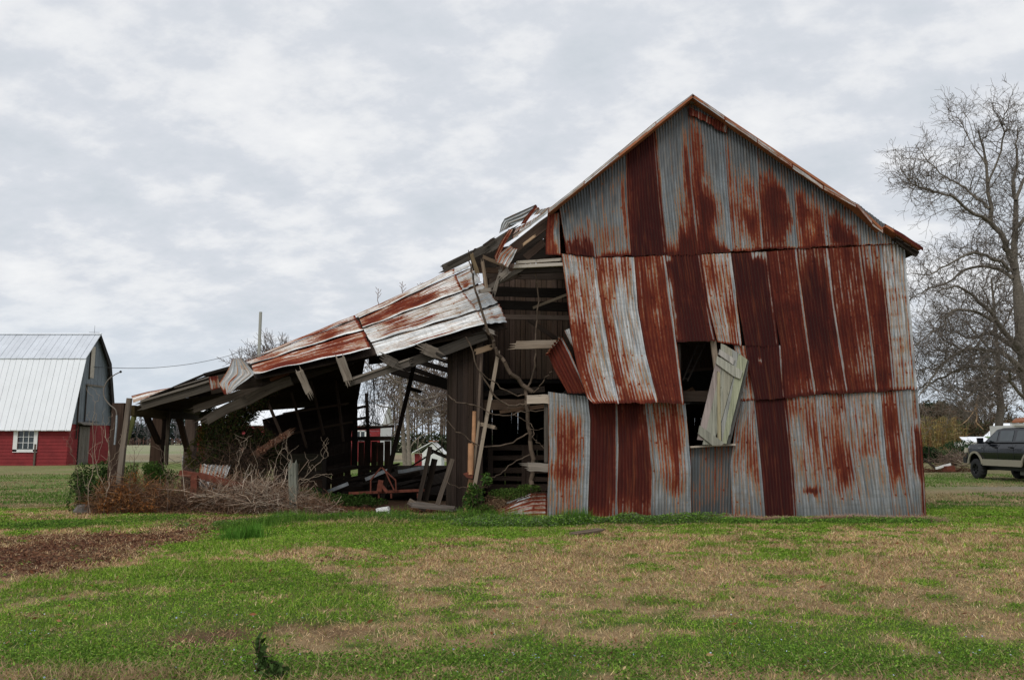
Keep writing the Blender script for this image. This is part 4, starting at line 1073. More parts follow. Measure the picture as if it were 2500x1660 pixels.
thing('clay_pipe_stack', 'two lengths of orange clay pipe standing against the dark plank wall', 'pipe', pipes, P(1150, 1156, 17.75))
prism('rust_scrap', [P(1130, 1156, 17.7), P(1156, 1148, 17.7), P(1154, 1168, 17.7), P(1140, 1166, 17.7)], (0, .02, 0), 'rust_steel'); tag(bpy.data.objects['rust_scrap'], 'bent rusty scrap of sheet at the foot of the upper clay pipe', 'scrap')

# sunken iron sheet and stone in front of the mound
o = sheet3('fallen_sheet', [P(1208, 1246, 17.6), P(1260, 1222, 17.75), P(1300, 1206, 17.8), P(1336, 1204, 17.8)], [P(1212, 1276, 17.3), P(1260, 1280, 17.25), P(1300, 1284, 17.2), P(1335, 1284, 17.2)], None, rust=.30, dark=.6, pale=.9,
           blobs=[(.2, .3, .3, .8, .25), (.85, .25, .25, .4, -.3), (.8, .7, .3, .3, .1)], pitch=.085, amp=.014, nv=26, crumple=.02)
tag(o, 'rust and white corrugated sheet lying on edge below the overgrown mound', 'iron sheet')
o = sheet3('fallen_sheet', [P(1236, 1226, 17.8), P(1300, 1205, 17.8)], [P(1246, 1231, 17.7), P(1296, 1215, 17.7)], None, rust=.2, dark=.1, pale=1, nv=12)
tag(o, 'narrow curl of pale sheet metal on top of the overgrown mound', 'iron sheet')
o = sheet3('fallen_sheet', [P(490, 1133, 19.0), P(482, 1178, 18.6)], [P(564, 1135, 19.0), P(548, 1178, 18.6)], None, rust=.2, dark=.2, pale=1, nv=22, pitch=.085, amp=.017, mat='roofing_iron', blobs=[(.5, .7, .4, .2, .25)])
tag(o, 'small whitish corrugated sheet behind the rusty steel frame', 'iron sheet')
o = sheet3('fallen_sheet', [P(484, 1166, 18.5), P(484, 1196, 18.3)], [P(530, 1180, 18.5), P(520, 1204, 18.3)], None, rust=.15, dark=.2, pale=1, nv=16, pitch=.085, amp=.015, mat='roofing_iron')
tag(o, 'lower scrap of whitish corrugated sheet sunk into the brush pile', 'iron sheet')


def steel(e):
    px_beam('rail', (440, 1154), (490, 1162), 13, 18.1, .12, 'rust_steel', e); px_beam('rail', (486, 1160), (612, 1192), 14, 18.1, .12, 'rust_steel', e)
    px_beam('upright', (474, 1215), (476, 1160), 15, 18.0, .12, 'rust_steel', e)


thing('steel_frame', 'red rusted steel frame poking out of the brush pile', 'frame', steel, P(474, 1215, 18.0))


def block(e):
    for q, dz in (([(917, 1242), (945, 1238), (950, 1249), (920, 1254)], 0), ([(921, 1250), (950, 1247), (953, 1262), (925, 1264)], -.0)):
        prism('slab', [P(*p, 17.85) for p in reversed(q)], (0, .28, 0), 'white_paint', e)


thing('white_block', 'broken white painted block lying on the soil before the shed', 'block', block, P(930, 1262, 17.85))

fp = px_beam('fence_post', (718, 1262), (716, 1133), 19, 17.9, .16, 'green_wood', None, tint=(.6, .62, .58), rag=.03)
tag(fp, 'stubby lichen grey post standing in the brush pile', 'post')
# broken concrete footings at the left
for k, (px, py, s, lb) in enumerate(((205, 1262, .2, 'grey concrete lump at the left foot of the bushes'), (290, 1268, .17, 'mossy stone footing under the front shed post'))):
    c = P(px, py, 18.0); c[2] = hgt(c[0], c[1]) + .03
    pts = []; n = 9
    V = []; F = []
    for i in range(3):
        for j in range(n):
            a = j / n * 6.283; rr = s * (1.0, 1.1, .7)[i] * random.uniform(.8, 1.2)
            V.append((c[0] + math.cos(a) * rr * 1.3, c[1] + math.sin(a) * rr, c[2] - .12 + i * .13 + random.uniform(-.02, .02)))
    for i in range(2):
        for j in range(n): F.append((i * n + j, i * n + (j + 1) % n, (i + 1) * n + (j + 1) % n, (i + 1) * n + j))
    F.append(tuple(range(2 * n, 3 * n)))
    o = mk('footing_stone', V, F, 'stone'); tag(o, lb, 'stone')


def conduit(e):
    tube('pipe', [P(*p, 18.0) for p in ((280, 1085), (284, 1040), (285, 1014))], .022, .022, 'galvanised', e, k=8)
    tube('bent_end', [P(*p, 18.0) for p in ((285, 1014), (282, 1000), (268, 988), (256, 972), (253, 952), (262, 930), (278, 916), (294, 908))], .014, .012, 'weathered_wood', e, k=6)
    tube('cap', [P(293, 909, 18.0), P(296, 906, 18.0)], .025, .025, 'dark_plastic', e, k=6, sub=1)


thing('bent_conduit', 'thin bent conduit curving up beside the front shed post', 'pipe', conduit, P(280, 1085, 18.0))


# --- farm tool and heap in the dark under the shed
def tool(e):
    px_beam('tool_bar', (852, 1204), (1036, 1196), 6, 19.6, .06, 'rust_steel', e)
    for a, b in (((905, 1202), (905, 1172)), ((905, 1172), (930, 1141)), ((932, 1141), (966, 1172)), ((966, 1172), (967, 1200)), ((938, 1144), (962, 1196))):
        px_beam('strut', a, b, 3, 19.5, .03, 'rust_steel', e)
    px_beam('hitch', (926, 1200), (930, 1172), 12, 19.5, .06, 'rust_steel', e); px_beam('hitch', (930, 1182), (946, 1202), 7, 19.4, .05, 'rust_steel', e)
    for px in (925, 955, 1020): px_beam('tine', (px, 1204), (px, 1216), 4, 19.6, .03, 'rust_steel', e)


thing('farm_implement', 'rusty tractor tool bar with an A shaped hitch parked under the shed', 'farm tool', tool, P(940, 1216, 19.6))


def heap(e):
    for k in range(26):
        px, py = random.uniform(800, 1060), random.uniform(1140, 1205)
        l = random.uniform(40, 110); s = random.uniform(-.28, -.05) * l
        px_beam('heap_board', (px - l / 2, py - s / 2), (px + l / 2, py + s / 2), random.uniform(4, 9), random.uniform(20.8, 22.5), .05, 'dark_wood', e, Y2=random.uniform(21, 23.2), tint=(.5, .46, .42), rag=.05)
    for a, b, y in (((892, 1170), (950, 1146), 20.7), ((972, 1152), (1040, 1140), 20.9), ((800, 1200), (850, 1180), 20.5)):
        px_beam('heap_sheet', a, b, 8, y, .02, 'roofing_iron', e)
    quad('heap_panel', [P(770, 1208, 22.0), P(1090, 1208, 22.0), P(1090, 1136, 23.5), P(940, 1136, 23.5)], 'dark_wood', th=.2, tint=(.5, .46, .42), parent=e)


thing('timber_heap', 'dark heap of fallen boards and tin in the back of the shed', 'heap', heap, P(930, 1210, 22.0))


def pen(e):
    for k in range(5):
        px_beam('pen_board', (668, 1116 + k * 21), (796, 1118 + k * 21), 19, 20.2 + random.uniform(0, .05), .03, 'dark_wood', e, tint=tuple(random.uniform(.5, .9) * q for q in (1, .92, .85)))
    px_beam('pen_post', (793, 1218), (791, 1108), 9, 20.1, .08, 'dark_wood', e, tint=(.4, .4, .4)); px_beam('pen_post', (702, 1218), (701, 1108), 8, 20.3, .08, 'dark_wood', e, tint=(.5, .5, .5))


thing('board_pen', 'low dark pen of level boards behind the stubby post', 'pen', pen, P(735, 1218, 20.2))
sl = px_beam('red_stake', (858, 1142), (853, 1078), 8, 24.9, .04, 'red_siding'); tag(sl, 'upright red stake seen through the planks at the back of the shed', 'stake')
w = px_beam('marker_post', (451, 1150), (451, 1112), 8, 30.0, .12, 'galvanised'); tag(w, 'short pale pipe post in the field edge behind the third shed post', 'post')

# ================================================================== VINES, BRUSH, SAPLINGS
def brush(n, c, r, lo, hi, r0, pal, flat=.5, name='brush', kind='stuff', label=None, cat=None, droop=0.0, k=3, shell=.6):
    S = []; cols = []
    P0 = ell_pts(n, c, r, shell); P0[:, 2] = np.abs(P0[:, 2] - c[2]) + c[2]
    for p in P0:
        d = rng.normal(0, 1, 3); d[2] = abs(d[2]) * (1 - flat) if random.random() > .3 else d[2] * (1 - flat); d = nrm(d); L = rng.uniform(lo, hi); m = rng.integers(2, 5)
        col = np.array(pal[rng.integers(len(pal))]) * rng.uniform(.7, 1.25)
        q = p.copy(); rr = r0 * rng.uniform(.5, 1.4)
        for i in range(m):
            d = nrm(d + rng.normal(0, .35, 3) - np.array([0, 0, droop])); e = q + d * L / m
            e[2] = max(e[2], .01)
            S.append([*q, *e, rr, rr * .8]); cols.append(col); rr *= .8; q = e
    V, F = seg_mesh(S, k)
    o = mk(name, V, F, 'twig', None, col=np.repeat(np.array(cols), 2 * k, axis=0))
    return tag(o, label, cat, kind=kind)


pale_t = [(.50, .39, .29), (.42, .31, .23), (.27, .18, .13), (.60, .50, .40)]
brown_t = [(.24, .14, .085), (.17, .095, .06), (.31, .20, .13), (.12, .07, .05)]
rust_t = [(.30, .13, .05), (.24, .10, .045), (.34, .18, .08)]
def gxy(px, Y): return P(px, 1077, Y)[0]


brush(1000, (gxy(635, 18.0), 18.0, .20), (1.2, .40, .48), .2, .75, .0052, pale_t, name='brush_pile', label='tangle of pale grey dead twigs piled before the shed', cat='brush', flat=.45)
brush(70, (gxy(560, 18.0), 17.9, .30), (1.7, .3, .35), .4, 1.2, .0075, pale_t, name='brush_pile', label='longer bleached sticks thrown across the brown brush', cat='brush', flat=.5)
brush(7000, (gxy(540, 18.2), 18.2, .0), (2.6, .5, .80), .12, .5, .0052, brown_t, name='dead_vines', label='brown mat of dead vines at the foot of the open shed', cat='vines', flat=.3, droop=.2)
brush(2600, (gxy(330, 18.0), 17.95, .0), (1.05, .35, .80), .15, .5, .0052, rust_t + brown_t, name='dead_vines', label='rust coloured dead stalks round the front shed post', cat='vines', flat=.2, droop=.15)
brush(2200, (gxy(720, 18.0), 18.0, .0), (1.1, .35, .42), .12, .45, .0045, brown_t + pale_t[:2], name='dead_vines', label='low mat of dead weeds right of the stubby post', cat='vines', flat=.3, droop=.2)
brush(420, (gxy(1215, 17.6), 17.75, .08), (.42, .28, .38), .08, .3, .004, [(.24, .15, .09), (.30, .2, .12)], name='dead_vines', label='dry straw tangle on the left flank of the overgrown mound', cat='vines', flat=.3, droop=.3)
brush(260, (gxy(1300, 17.6), 17.85, .30), (.35, .2, .2), .1, .35, .004, [(.24, .15, .09), (.20, .13, .08)], name='dead_vines', label='dry stalks on the crest of the overgrown mound', cat='vines', flat=.4, droop=.2)


def stems(name, label, cat, specs, mat='twig', col=(.20, .16, .12), k=5):
    e = empty(name, specs[0][0][0], label, cat)
    for i, (pts, r0, r1) in enumerate(specs):
        tube('stem' if i == 0 else 'branch', pts, r0 * (.8 if len(specs) > 8 else 1), r1 * (.8 if len(specs) > 8 else 1), mat, e, k=k, col=col, wob=.016 if len(specs) > 8 else .008)
    return e


def pxs(pts, Y, Y2=None):
    n = len(pts); return [P(*p, Y + (0 if Y2 is None else (Y2 - Y) * i / (n - 1))) for i, p in enumerate(pts)]


# the leafless sapling that grows in the torn bay
stems('sapling', 'leafless sapling with long curving branches growing inside the torn bay', 'sapling', [
    (pxs([(1298, 1195), (1301, 1140), (1294, 1060), (1287, 990), (1284, 950)], 17.9), .075, .05),
    (pxs([(1284, 955), (1305, 905), (1308, 851), (1310, 800), (1313, 717), (1309, 680), (1306, 654)], 17.9, 17.6), .032, .014),
    (pxs([(1300, 958), (1321, 942), (1333, 922), (1350, 903)], 17.9, 17.4), .022, .014),
    (pxs([(1284, 963), (1239, 957), (1204, 931), (1171, 908)], 17.9, 17.5), .022, .014),
    (pxs([(1284, 985), (1251, 991), (1213, 972), (1172, 912), (1150, 850), (1137, 822)], 17.9, 17.6), .032, .016),
    (pxs([(1328, 1001), (1283, 1006), (1239, 1015), (1197, 1009), (1155, 988), (1117, 983), (1091, 963)], 17.7, 17.6), .014, .020),
    (pxs([(1291, 1057), (1251, 1081), (1188, 1092), (1143, 1071), (1108, 1045), (1088, 1018)], 17.9, 17.5), .024, .010),
    (pxs([(1295, 1109), (1251, 1132), (1220, 1155), (1200, 1167)], 17.9, 17.6), .018, .009),
    (pxs([(1293, 1033), (1302, 1048), (1303, 1070), (1312, 1079), (1328, 1095)], 17.8, 17.5), .014, .009),
    (pxs([(1239, 995), (1252, 1010), (1288, 1028)], 17.7, 17.8), .010, .012),
    (pxs([(1290, 1040), (1310, 1052), (1328, 1046)], 17.8, 17.5), .008, .007),
    (pxs([(1300, 957), (1251, 912), (1216, 864), (1203, 830), (1191, 803), (1166, 726), (1153, 673), (1146, 640), (1144, 611)], 17.9, 17.2), .068, .011),
    (pxs([(1087, 1175), (1110, 1187), (1145, 1188)], 17.8, 17.8), .008, .008),
], col=(.105, .078, .058), k=7)
for q, lb in (((([(250, 1270), (262, 1200), (268, 1150), (262, 1080), (256, 1040)], .022, .012), ([(262, 1200), (240, 1150), (232, 1080), (236, 1010)], .012, .006), ([(264, 1130), (290, 1100), (294, 1060)], .008, .004)), 'pale grey sapling stem left of the front shed post'),
              ((([(222, 1275), (218, 1200), (228, 1120), (226, 1040), (232, 985)], .018, .007), ([(226, 1160), (245, 1100), (252, 1020)], .009, .004)), 'straw yellow stem at the far left of the bushes'),
              ((([(333, 1290), (322, 1230), (318, 1180), (326, 1130), (328, 1100)], .016, .007), ([(322, 1160), (340, 1135), (349, 1118)], .008, .004), ([(322, 1150), (319, 1128), (318, 1112)], .007, .004)), 'thin budding sapling in front of the shed opening'),
              ((([(409, 1295), (410, 1200), (408, 1165), (392, 1125)], .012, .005), ([(410, 1215), (430, 1180), (445, 1160)], .007, .004)), 'slender upright twig right of the budding sapling'),
              ((([(182, 1300), (192, 1220), (186, 1150), (176, 1105), (170, 1090)], .012, .005),), 'lone brown stalk at the left edge of the bushes'),
              ((([(580, 1200), (575, 1170), (583, 1130), (592, 1105), (594, 1100)], .012, .006), ([(583, 1132), (574, 1120)], .008, .004)), 'forked bleached stick rising out of the brush pile'),
              ((([(668, 1160), (680, 1110), (700, 1096), (714, 1130), (700, 1150)], .011, .007), ([(668, 1165), (655, 1120)], .006, .004)), 'hooked pale twig left of the stubby post'),
              ((([(728, 1175), (760, 1150), (790, 1120), (802, 1113)], .011, .005), ([(745, 1163), (762, 1137), (772, 1152)], .006, .004), ([(735, 1178), (790, 1158), (812, 1160)], .009, .005), ([(735, 1170), (765, 1176), (776, 1186)], .009, .005), ([(730, 1185), (770, 1160), (810, 1170)], .007, .004)), 'spray of pale forked twigs right of the stubby post'),
              ((([(727, 1262), (722, 1215), (700, 1185), (668, 1168), (620, 1175)], .010, .006),), 'arching tan cane bent over before the stubby post')):
    stems('dead_sapling' if 'sapling' in lb else 'twig', lb, 'sapling' if 'sapling' in lb else 'twig', [(pxs(p, 17.7), a * .62, b * .7) for p, a, b in q] + [(pxs([q[0][0][j], (q[0][0][j][0] + random.uniform(-14, 14), q[0][0][j][1] - random.uniform(15, 28)), (q[0][0][j][0] + random.uniform(-24, 24), q[0][0][j][1] - random.uniform(34, 50))], 17.7), .004, .0022) for j in range(1, len(q[0][0])) for _ in (0, 1)], col=(.30, .235, .175) if 'pale' in lb or 'bleach' in lb or 'tan' in lb or 'straw' in lb else (.17, .12, .09))
stems('reed_stalk', 'feathery seed stalk above the middle of the tin roof', 'plant', [(pxs([(926, 760), (923, 735), (924, 705)], 21), .012, .006)] + [(pxs([(924, 728 - k * 6), (924 + (-1) ** k * 7, 716 - k * 5)], 21), .008, .005) for k in range(4)], col=(.22, .15, .12))
stems('reed_stalk', 'feathery seed stalk further up the tin roof edge', 'plant', [(pxs([(980, 735), (982, 710), (983, 687)], 21), .012, .006)] + [(pxs([(983, 712 - k * 5), (983 + (-1) ** k * 8, 702 - k * 4)], 21), .009, .005) for k in range(4)], col=(.22, .15, .12))
stems('reed_stalk', 'feathery seed stalk nearest the torn roof corner', 'plant', [(pxs([(1024, 716), (1026, 700), (1027, 690)], 21), .012, .006)] + [(pxs([(1026, 704 - k * 3), (1026 + (-1) ** k * 8, 696 - k * 3)], 21), .009, .005) for k in range(3)], col=(.22, .15, .12))


def bush(name, label, blobs, n, size, pal, stems_n=30, cat='bush', kind=None, stem_col=(.10, .07, .05), flat=0.0, sr=.008):
    """leafy shrub: leaves through several uneven lobes, and the stems that carry them"""
    w = np.array([b[1][0] * b[1][1] * b[1][2] for b in blobs]) ** .7; w /= w.sum()
    V, Fs, Cs, o = [], [], [], 0
    for (c, r), ww in zip(blobs, w):
        m = int(n * ww); C = ell_pts(m, c, r, .45)
        keep = vnoise(C[:, 0] * 4 + C[:, 1] * 2, C[:, 2] * 5, 5) > .22; C = C[keep]; C[:, 2] = np.maximum(C[:, 2], .01)
        v, f, cc = leaf_mesh(C, size * rng.uniform(.6, 1.35, len(C)), pick_cols(len(C), pal, .25), flat)
        V.append(v); Fs.append(f + o); Cs.append(cc); o += len(v)
    S = []
    for i in range(stems_n):
        c, r = blobs[rng.integers(len(blobs))]; e = ell_pts(1, c, r, .4)[0]; b = np.array([c[0] + rng.normal(0, r[0] * .4), c[1] + rng.normal(0, r[1] * .3), max(0, c[2] - r[2])])
        S += path_segs([b, (b + e) / 2 + rng.normal(0, .06, 3), e], sr, sr * .4, 3)
    e0 = empty(name, (blobs[0][0][0], blobs[0][0][1], 0), label, cat) if kind is None else None
    a = mk('foliage' if kind is None else name, np.concatenate(V), np.concatenate(Fs), 'leaf', e0, col=np.concatenate(Cs))
    if kind: tag(a, label, cat, kind=kind)
    if S and kind is None:
        v, f = seg_mesh(S, 3); mk('stem', v, f, 'twig', e0, col=np.tile(np.array(stem_col), (len(v), 1)))
    return a


G1 = [(.035, .065, .018), (.05, .09, .022), (.025, .045, .015), (.07, .11, .03)]
G2 = [(.06, .12, .02), (.045, .09, .02), (.09, .15, .03)]
G3 = [(.035, .05, .016), (.022, .030, .014), (.06, .07, .018), (.07, .04, .022)]
def bl(px, py, Y, rx, ry, rz): return (P(px, py, Y), (rx, ry, rz))


bush('evergreen_bush', 'loose dark green bush at the left of the brush with thin leaves', [bl(220, 1220, 18.3, .5, .4, .5), bl(200, 1180, 18.5, .25, .3, .5), bl(255, 1160, 18.6, .35, .3, .35), bl(235, 1250, 18.2, .5, .3, .25)], 7500, .028, G1, 80)
bush('evergreen_bush', 'bright green bush behind the front shed post', [bl(345, 1158, 19.2, .55, .4, .28), bl(400, 1165, 19.4, .4, .3, .22), bl(330, 1190, 19.0, .5, .3, .3), bl(375, 1140, 19.6, .3, .3, .15)], 5200, .026, G2, 40)
bush('vine_thicket', 'dark leafy vines hanging over the fallen roof behind the rafters', [bl(560, 1050, 19.6, .55, .4, .6), bl(610, 980, 19.7, .5, .3, .28), bl(530, 1120, 19.4, .5, .4, .4), bl(620, 1100, 19.8, .7, .4, .6), bl(650, 950, 19.7, .35, .3, .18), bl(580, 1180, 19.2, .6, .3, .35), bl(575, 1110, 20.0, .9, .3, .9), bl(540, 1060, 19.9, .45, .3, .5), bl(590, 1012, 19.9, .45, .25, .2), bl(510, 1010, 20.4, .25, .2, .22)], 46000, .030, G3, 260, cat='vines', sr=.006)
bush('vine_thicket', 'yellow green vines at the foot of the third shed post', [bl(485, 1120, 21.5, .35, .4, .6), bl(500, 1060, 21.8, .25, .3, .35)], 3500, .03, [(.12, .13, .02), (.16, .13, .02), (.07, .10, .02)], 30, cat='vines')
bush('hanging_vines', 'black leafless vines hanging at the right of the roof opening', [bl(915, 965, 22.5, .35, .3, .85), bl(895, 1000, 22.5, .3, .3, .5)], 300, .02, [(.04, .03, .02)], 60, cat='vines', stem_col=(.045, .035, .028), sr=.006)
S = []
for i in range(55):
    a = P(rng.normal(908, 16), rng.uniform(880, 940), 22.3); L = rng.uniform(.5, 1.6); S += path_segs([a, a + np.array([rng.normal(0, .12), 0, -L * .5]), a + np.array([rng.normal(0, .25), rng.normal(0, .2), -L])], .007, .004, 3)
V, F = seg_mesh([q[:6] + [q[6] * .7, q[7] * .7] for q in S], 3); tag(mk('hanging_vines', V, F, 'twig', col=np.tile(np.array((.04, .03, .025)), (len(V), 1))), 'curtain of thin black tendrils hanging under the roof opening', 'vines', kind='stuff')
bush('broadleaf_bush', 'glossy green privet at the foot of the leaning pole', [bl(1160, 1205, 17.5, .22, .18, .28), bl(1185, 1170, 17.5, .14, .12, .16), bl(1145, 1225, 17.5, .15, .15, .2)], 900, .04, [(.05, .10, .02), (.035, .07, .02), (.09, .15, .03)], 24)
bush('mound_weeds', 'green weeds growing over the earth mound in the bay', [bl(1240, 1205, 17.8, .45, .3, .14), bl(1180, 1250, 17.5, .3, .25, .2), bl(1290, 1192, 17.9, .3, .25, .10), bl(1150, 1262, 17.4, .2, .2, .12)], 5200, .020, [(.07, .13, .025), (.10, .15, .03), (.05, .09, .02)], 0, cat='weeds', kind='stuff')
bush('dark_weeds', 'dark green weeds in the shade at the shed floor', [bl(760, 1215, 19.4, .6, .4, .25), bl(850, 1222, 19.5, .7, .4, .22), bl(900, 1225, 19.6, .5, .4, .12)], 4200, .028, [(.035, .07, .015), (.05, .09, .02)], 0, cat='weeds', kind='stuff')
# the tall weed in the foreground
bush('thistle_weed', 'tall dark green leafy weed standing alone in the near lawn', [((*G(637, 1645), .10), (.04, .05, .13)), ((*G(668, 1655), .05), (.09, .08, .07)), ((*G(627, 1645), .20), (.018, .02, .08))], 210, .030, [(.06, .11, .03), (.09, .15, .045), (.04, .07, .02)], 14, cat='weed', sr=.005)

bush('dead_fern', 'rust orange dried leaves clinging round the front shed post', [bl(300, 1215, 17.7, .35, .25, .30), bl(335, 1180, 17.8, .25, .2, .28), bl(350, 1240, 17.6, .35, .2, .16), bl(262, 1235, 17.7, .2, .2, .2)], 1500, .026, [(.26, .10, .03), (.20, .08, .03), (.33, .15, .05), (.13, .06, .03)], 0, cat='dead leaves', kind='stuff')
bush('green_undergrowth', 'scattered green sprigs through the brown brush', [bl(300, 1170, 18.8, .9, .3, .3), bl(520, 1240, 18.2, 1.6, .3, .18), bl(720, 1215, 18.6, .6, .3, .25)], 2400, .022, G2, 0, cat='weeds', kind='stuff')

brush(1500, (gxy(575, 19.3), 19.3, .3), (1.1, .35, 1.25), .3, 1.1, .0065, [(.09, .06, .045), (.14, .09, .06), (.06, .045, .035)], name='dead_vines', label='dark tangle of dead vines climbing in front of the fallen roof', cat='vines', flat=.1, droop=.1)
o = px_beam('leafy_board', (628, 1106), (706, 1056), 16, 19.0, .04, 'weathered_wood', None, tint=(.8, .5, .38), rag=.05); tag(o, 'slanting board coated in rust brown dead leaves before the black roof', 'board')
bush('dead_leaves', 'rust brown leaves caught on the slanting board', [bl(640, 1098, 18.9, .14, .08, .10), bl(665, 1082, 18.9, .14, .08, .10), bl(692, 1065, 18.9, .12, .08, .09)], 500, .022, [(.28, .13, .08), (.2, .09, .06), (.38, .22, .14)], 0, cat='dead leaves', kind='stuff')
for k, (a, b, w_, y_) in enumerate((((655, 985), (712, 1120), 7, 21.0), ((712, 960), (748, 1090), 6, 21.4), ((760, 930), (790, 1060), 6, 21.8), ((690, 1010), (850, 985), 5, 21.6), ((700, 1060), (860, 1030), 5, 21.9), ((820, 930), (838, 1075), 6, 22.3))):
    px_beam('fallen_batten', a, b, w_, y_, .04, 'dark_wood', lean, tint=(1.1, .95, .85), rag=.05)
import re
# ================================================================== TREES
def grow(S, p, d, L, r, lev, up=.08, wig=.22, fork=2.4, rmin=.008, curl=None):
    """a branch of a few bends that keeps giving off thinner ones"""
    n = 4 if lev > 1 else 3; q = np.array(p, float); d = nrm(d)
    for i in range(n):
        d = nrm(d + rng.normal(0, wig, 3) + np.array([0, 0, up])); e = q + d * L / n
        r1 = max(rmin, r * (1 - .42 * (i + 1) / n)); r0 = max(rmin, r * (1 - .42 * i / n))
        S.append([*q, *e, r0, r1]); q = e
        if lev > 0 and (i > 0 or lev < 3):
            m = rng.poisson(fork / n * 1.6)
            for _ in range(m):
                s = nrm(rng.normal(0, 1, 3)); dd = nrm(d * .75 + s * .8)
                grow(S, q, dd, L * rng.uniform(.42, .72), r1 * .62, lev - 1, up, wig, fork, rmin)
    if lev > 0:
        for _ in range(2):
            grow(S, q, nrm(d + rng.normal(0, .45, 3)), L * rng.uniform(.5, .75), max(rmin, r * .5), lev - 1, up, wig, fork, rmin)


def bare_tree(name, label, base, h, r, cat='tree', lev=4, col=(.12, .10, .085), spread=.55, trunk=.3, rmin=.02, group=None, nl=6, fork=2.2, mat='bark'):
    base = np.array(base, float); S = []; T = []
    e = empty(name, base, label, cat, group)
    top = base + np.array([rng.normal(0, .03) * h, rng.normal(0, .03) * h, h * .62])
    q = smooth_path([base - np.array([0, 0, .1]), base + (top - base) * .45 + rng.normal(0, .01 * h, 3), top], 5)
    for i in range(len(q) - 1):
        f = i / (len(q) - 1); T.append([*q[i], *q[i + 1], r * (1 - .75 * f), r * (1 - .75 * (i + 1) / (len(q) - 1))])
    for k in range(nl):
        f = trunk + (1 - trunk) * (k + rng.random()) / nl; p = base + (top - base) * f; a = rng.random() * 6.28
        d = np.array([math.cos(a) * spread, math.sin(a) * spread, .45 + .4 * f])
        grow(S, p, d, h * .27 * (1.1 - .35 * f), r * .5 * (1.1 - .6 * f), lev - 1, .10, .24, fork, rmin)
    V, F = seg_mesh(T, 8); mk('trunk', V, F, mat, e, smooth=True)
    V, F = seg_mesh(S, 3); mk('crown', V, F, 'twig', e, col=np.tile(np.array(col), (len(V), 1)))
    return e


# the great bare tree at the right edge
YT = 40.0
big = empty('bare_tree', P(2545, 1168, YT), 'great leafless tree with arching limbs at the right edge beside the barn', 'tree')
LIMBS = [  # path in the front view, radii at its ends (m), distance at its ends
    ([(2485, 700), (2476, 650), (2477, 614), (2478, 551), (2480, 487), (2476, 440), (2484, 400), (2480, 350), (2486, 310)], 0.198, 0.021, 40, 41),
    ([(2476, 655), (2462, 615), (2450, 582), (2421, 544), (2418, 503), (2411, 449), (2405, 378), (2394, 340), (2388, 320)], 0.172, 0.021, 40, 39),
    ([(2421, 545), (2395, 530), (2367, 516), (2322, 480), (2277, 468), (2245, 455), (2220, 442), (2198, 407)], 0.099, 0.014, 39.6, 37),
    ([(2416, 510), (2395, 490), (2373, 477), (2348, 452), (2309, 433), (2277, 404), (2250, 375), (2236, 353)], 0.079, 0.014, 39.4, 42),
    ([(2413, 445), (2437, 391), (2450, 327), (2445, 300), (2450, 285)], 0.059, 0.014, 39.2, 38),
    ([(2405, 400), (2380, 360), (2360, 330), (2340, 290)], 0.040, 0.014, 39, 40),
    ([(2465, 662), (2445, 640), (2421, 630), (2379, 618), (2341, 633), (2297, 656), (2261, 672), (2214, 669)], 0.099, 0.014, 40, 37.5),
    ([(2472, 680), (2437, 656), (2405, 650), (2357, 659), (2309, 691), (2262, 709), (2234, 721), (2215, 740)], 0.099, 0.014, 40, 42.5),
    ([(2508, 890), (2480, 838), (2456, 816), (2425, 772), (2392, 737), (2362, 714), (2328, 698), (2290, 712)], 0.158, 0.028, 40, 37.5),
    ([(2502, 865), (2456, 834), (2418, 813), (2397, 816), (2369, 826), (2340, 812), (2310, 806)], 0.145, 0.021, 40, 42),
    ([(2425, 783), (2400, 768), (2380, 760), (2339, 755), (2313, 772), (2306, 793), (2272, 813), (2234, 843)], 0.086, 0.021, 39, 37),
    ([(2516, 920), (2451, 862), (2410, 856), (2380, 851), (2349, 854), (2323, 872), (2293, 897), (2265, 936), (2242, 969)], 0.139, 0.021, 40, 37),
    ([(2522, 960), (2480, 906), (2443, 900), (2392, 895), (2349, 900), (2308, 918), (2262, 938), (2240, 955)], 0.132, 0.021, 40, 42),
    ([(2349, 854), (2325, 840), (2312, 850), (2306, 880), (2275, 895), (2237, 905)], 0.053, 0.014, 38.5, 38),
    ([(2480, 490), (2500, 440), (2530, 380), (2560, 320)], 0.092, 0.021, 40, 41),
    ([(2478, 560), (2520, 520), (2570, 500), (2640, 470)], 0.106, 0.021, 40, 39),
    ([(2495, 780), (2540, 720), (2600, 680), (2680, 640)], 0.132, 0.021, 40, 42),
    ([(2528, 1000), (2475, 940), (2465, 920), (2468, 905)], 0.092, 0.035, 40, 38),
    ([(2455, 885), (2430, 910), (2405, 935), (2397, 948), (2380, 956), (2350, 985), (2335, 990)], 0.046, 0.014, 38, 38),
]
T = path_segs(pxs([(2545, 1172), (2538, 1090), (2525, 1000), (2508, 900), (2497, 830), (2490, 760), (2485, 700)], YT), .50, .24, 3)
S = []
for pts, r0, r1, ya, yb in LIMBS:
    path = pxs(pts, ya, yb); T += path_segs(path, r0, r1, 3, .03)
    sm = smooth_path(path, 5); n = len(sm)
    for i in range(3, n):
        f = i / n; m = rng.poisson(.78 + .5 * f)
        for _ in range(m):
            d0 = nrm(sm[i] - sm[i - 1]); s = rng.normal(0, 1, 3); s[2] += .25
            grow(S, sm[i], nrm(d0 * .5 + nrm(s)), rng.uniform(.7, 1.6) * (1.15 - .3 * f), .028 * (1.1 - .5 * f), 2, .05, .36, 1.75, .0072)
V, F = seg_mesh(T, 8); mk('trunk', V, F, 'bark', big, smooth=True)
V, F = seg_mesh(S, 3); mk('crown', V, F, 'twig', big, col=np.tile(np.array((.17, .145, .125)), (len(V), 1)))
NB = len(S)
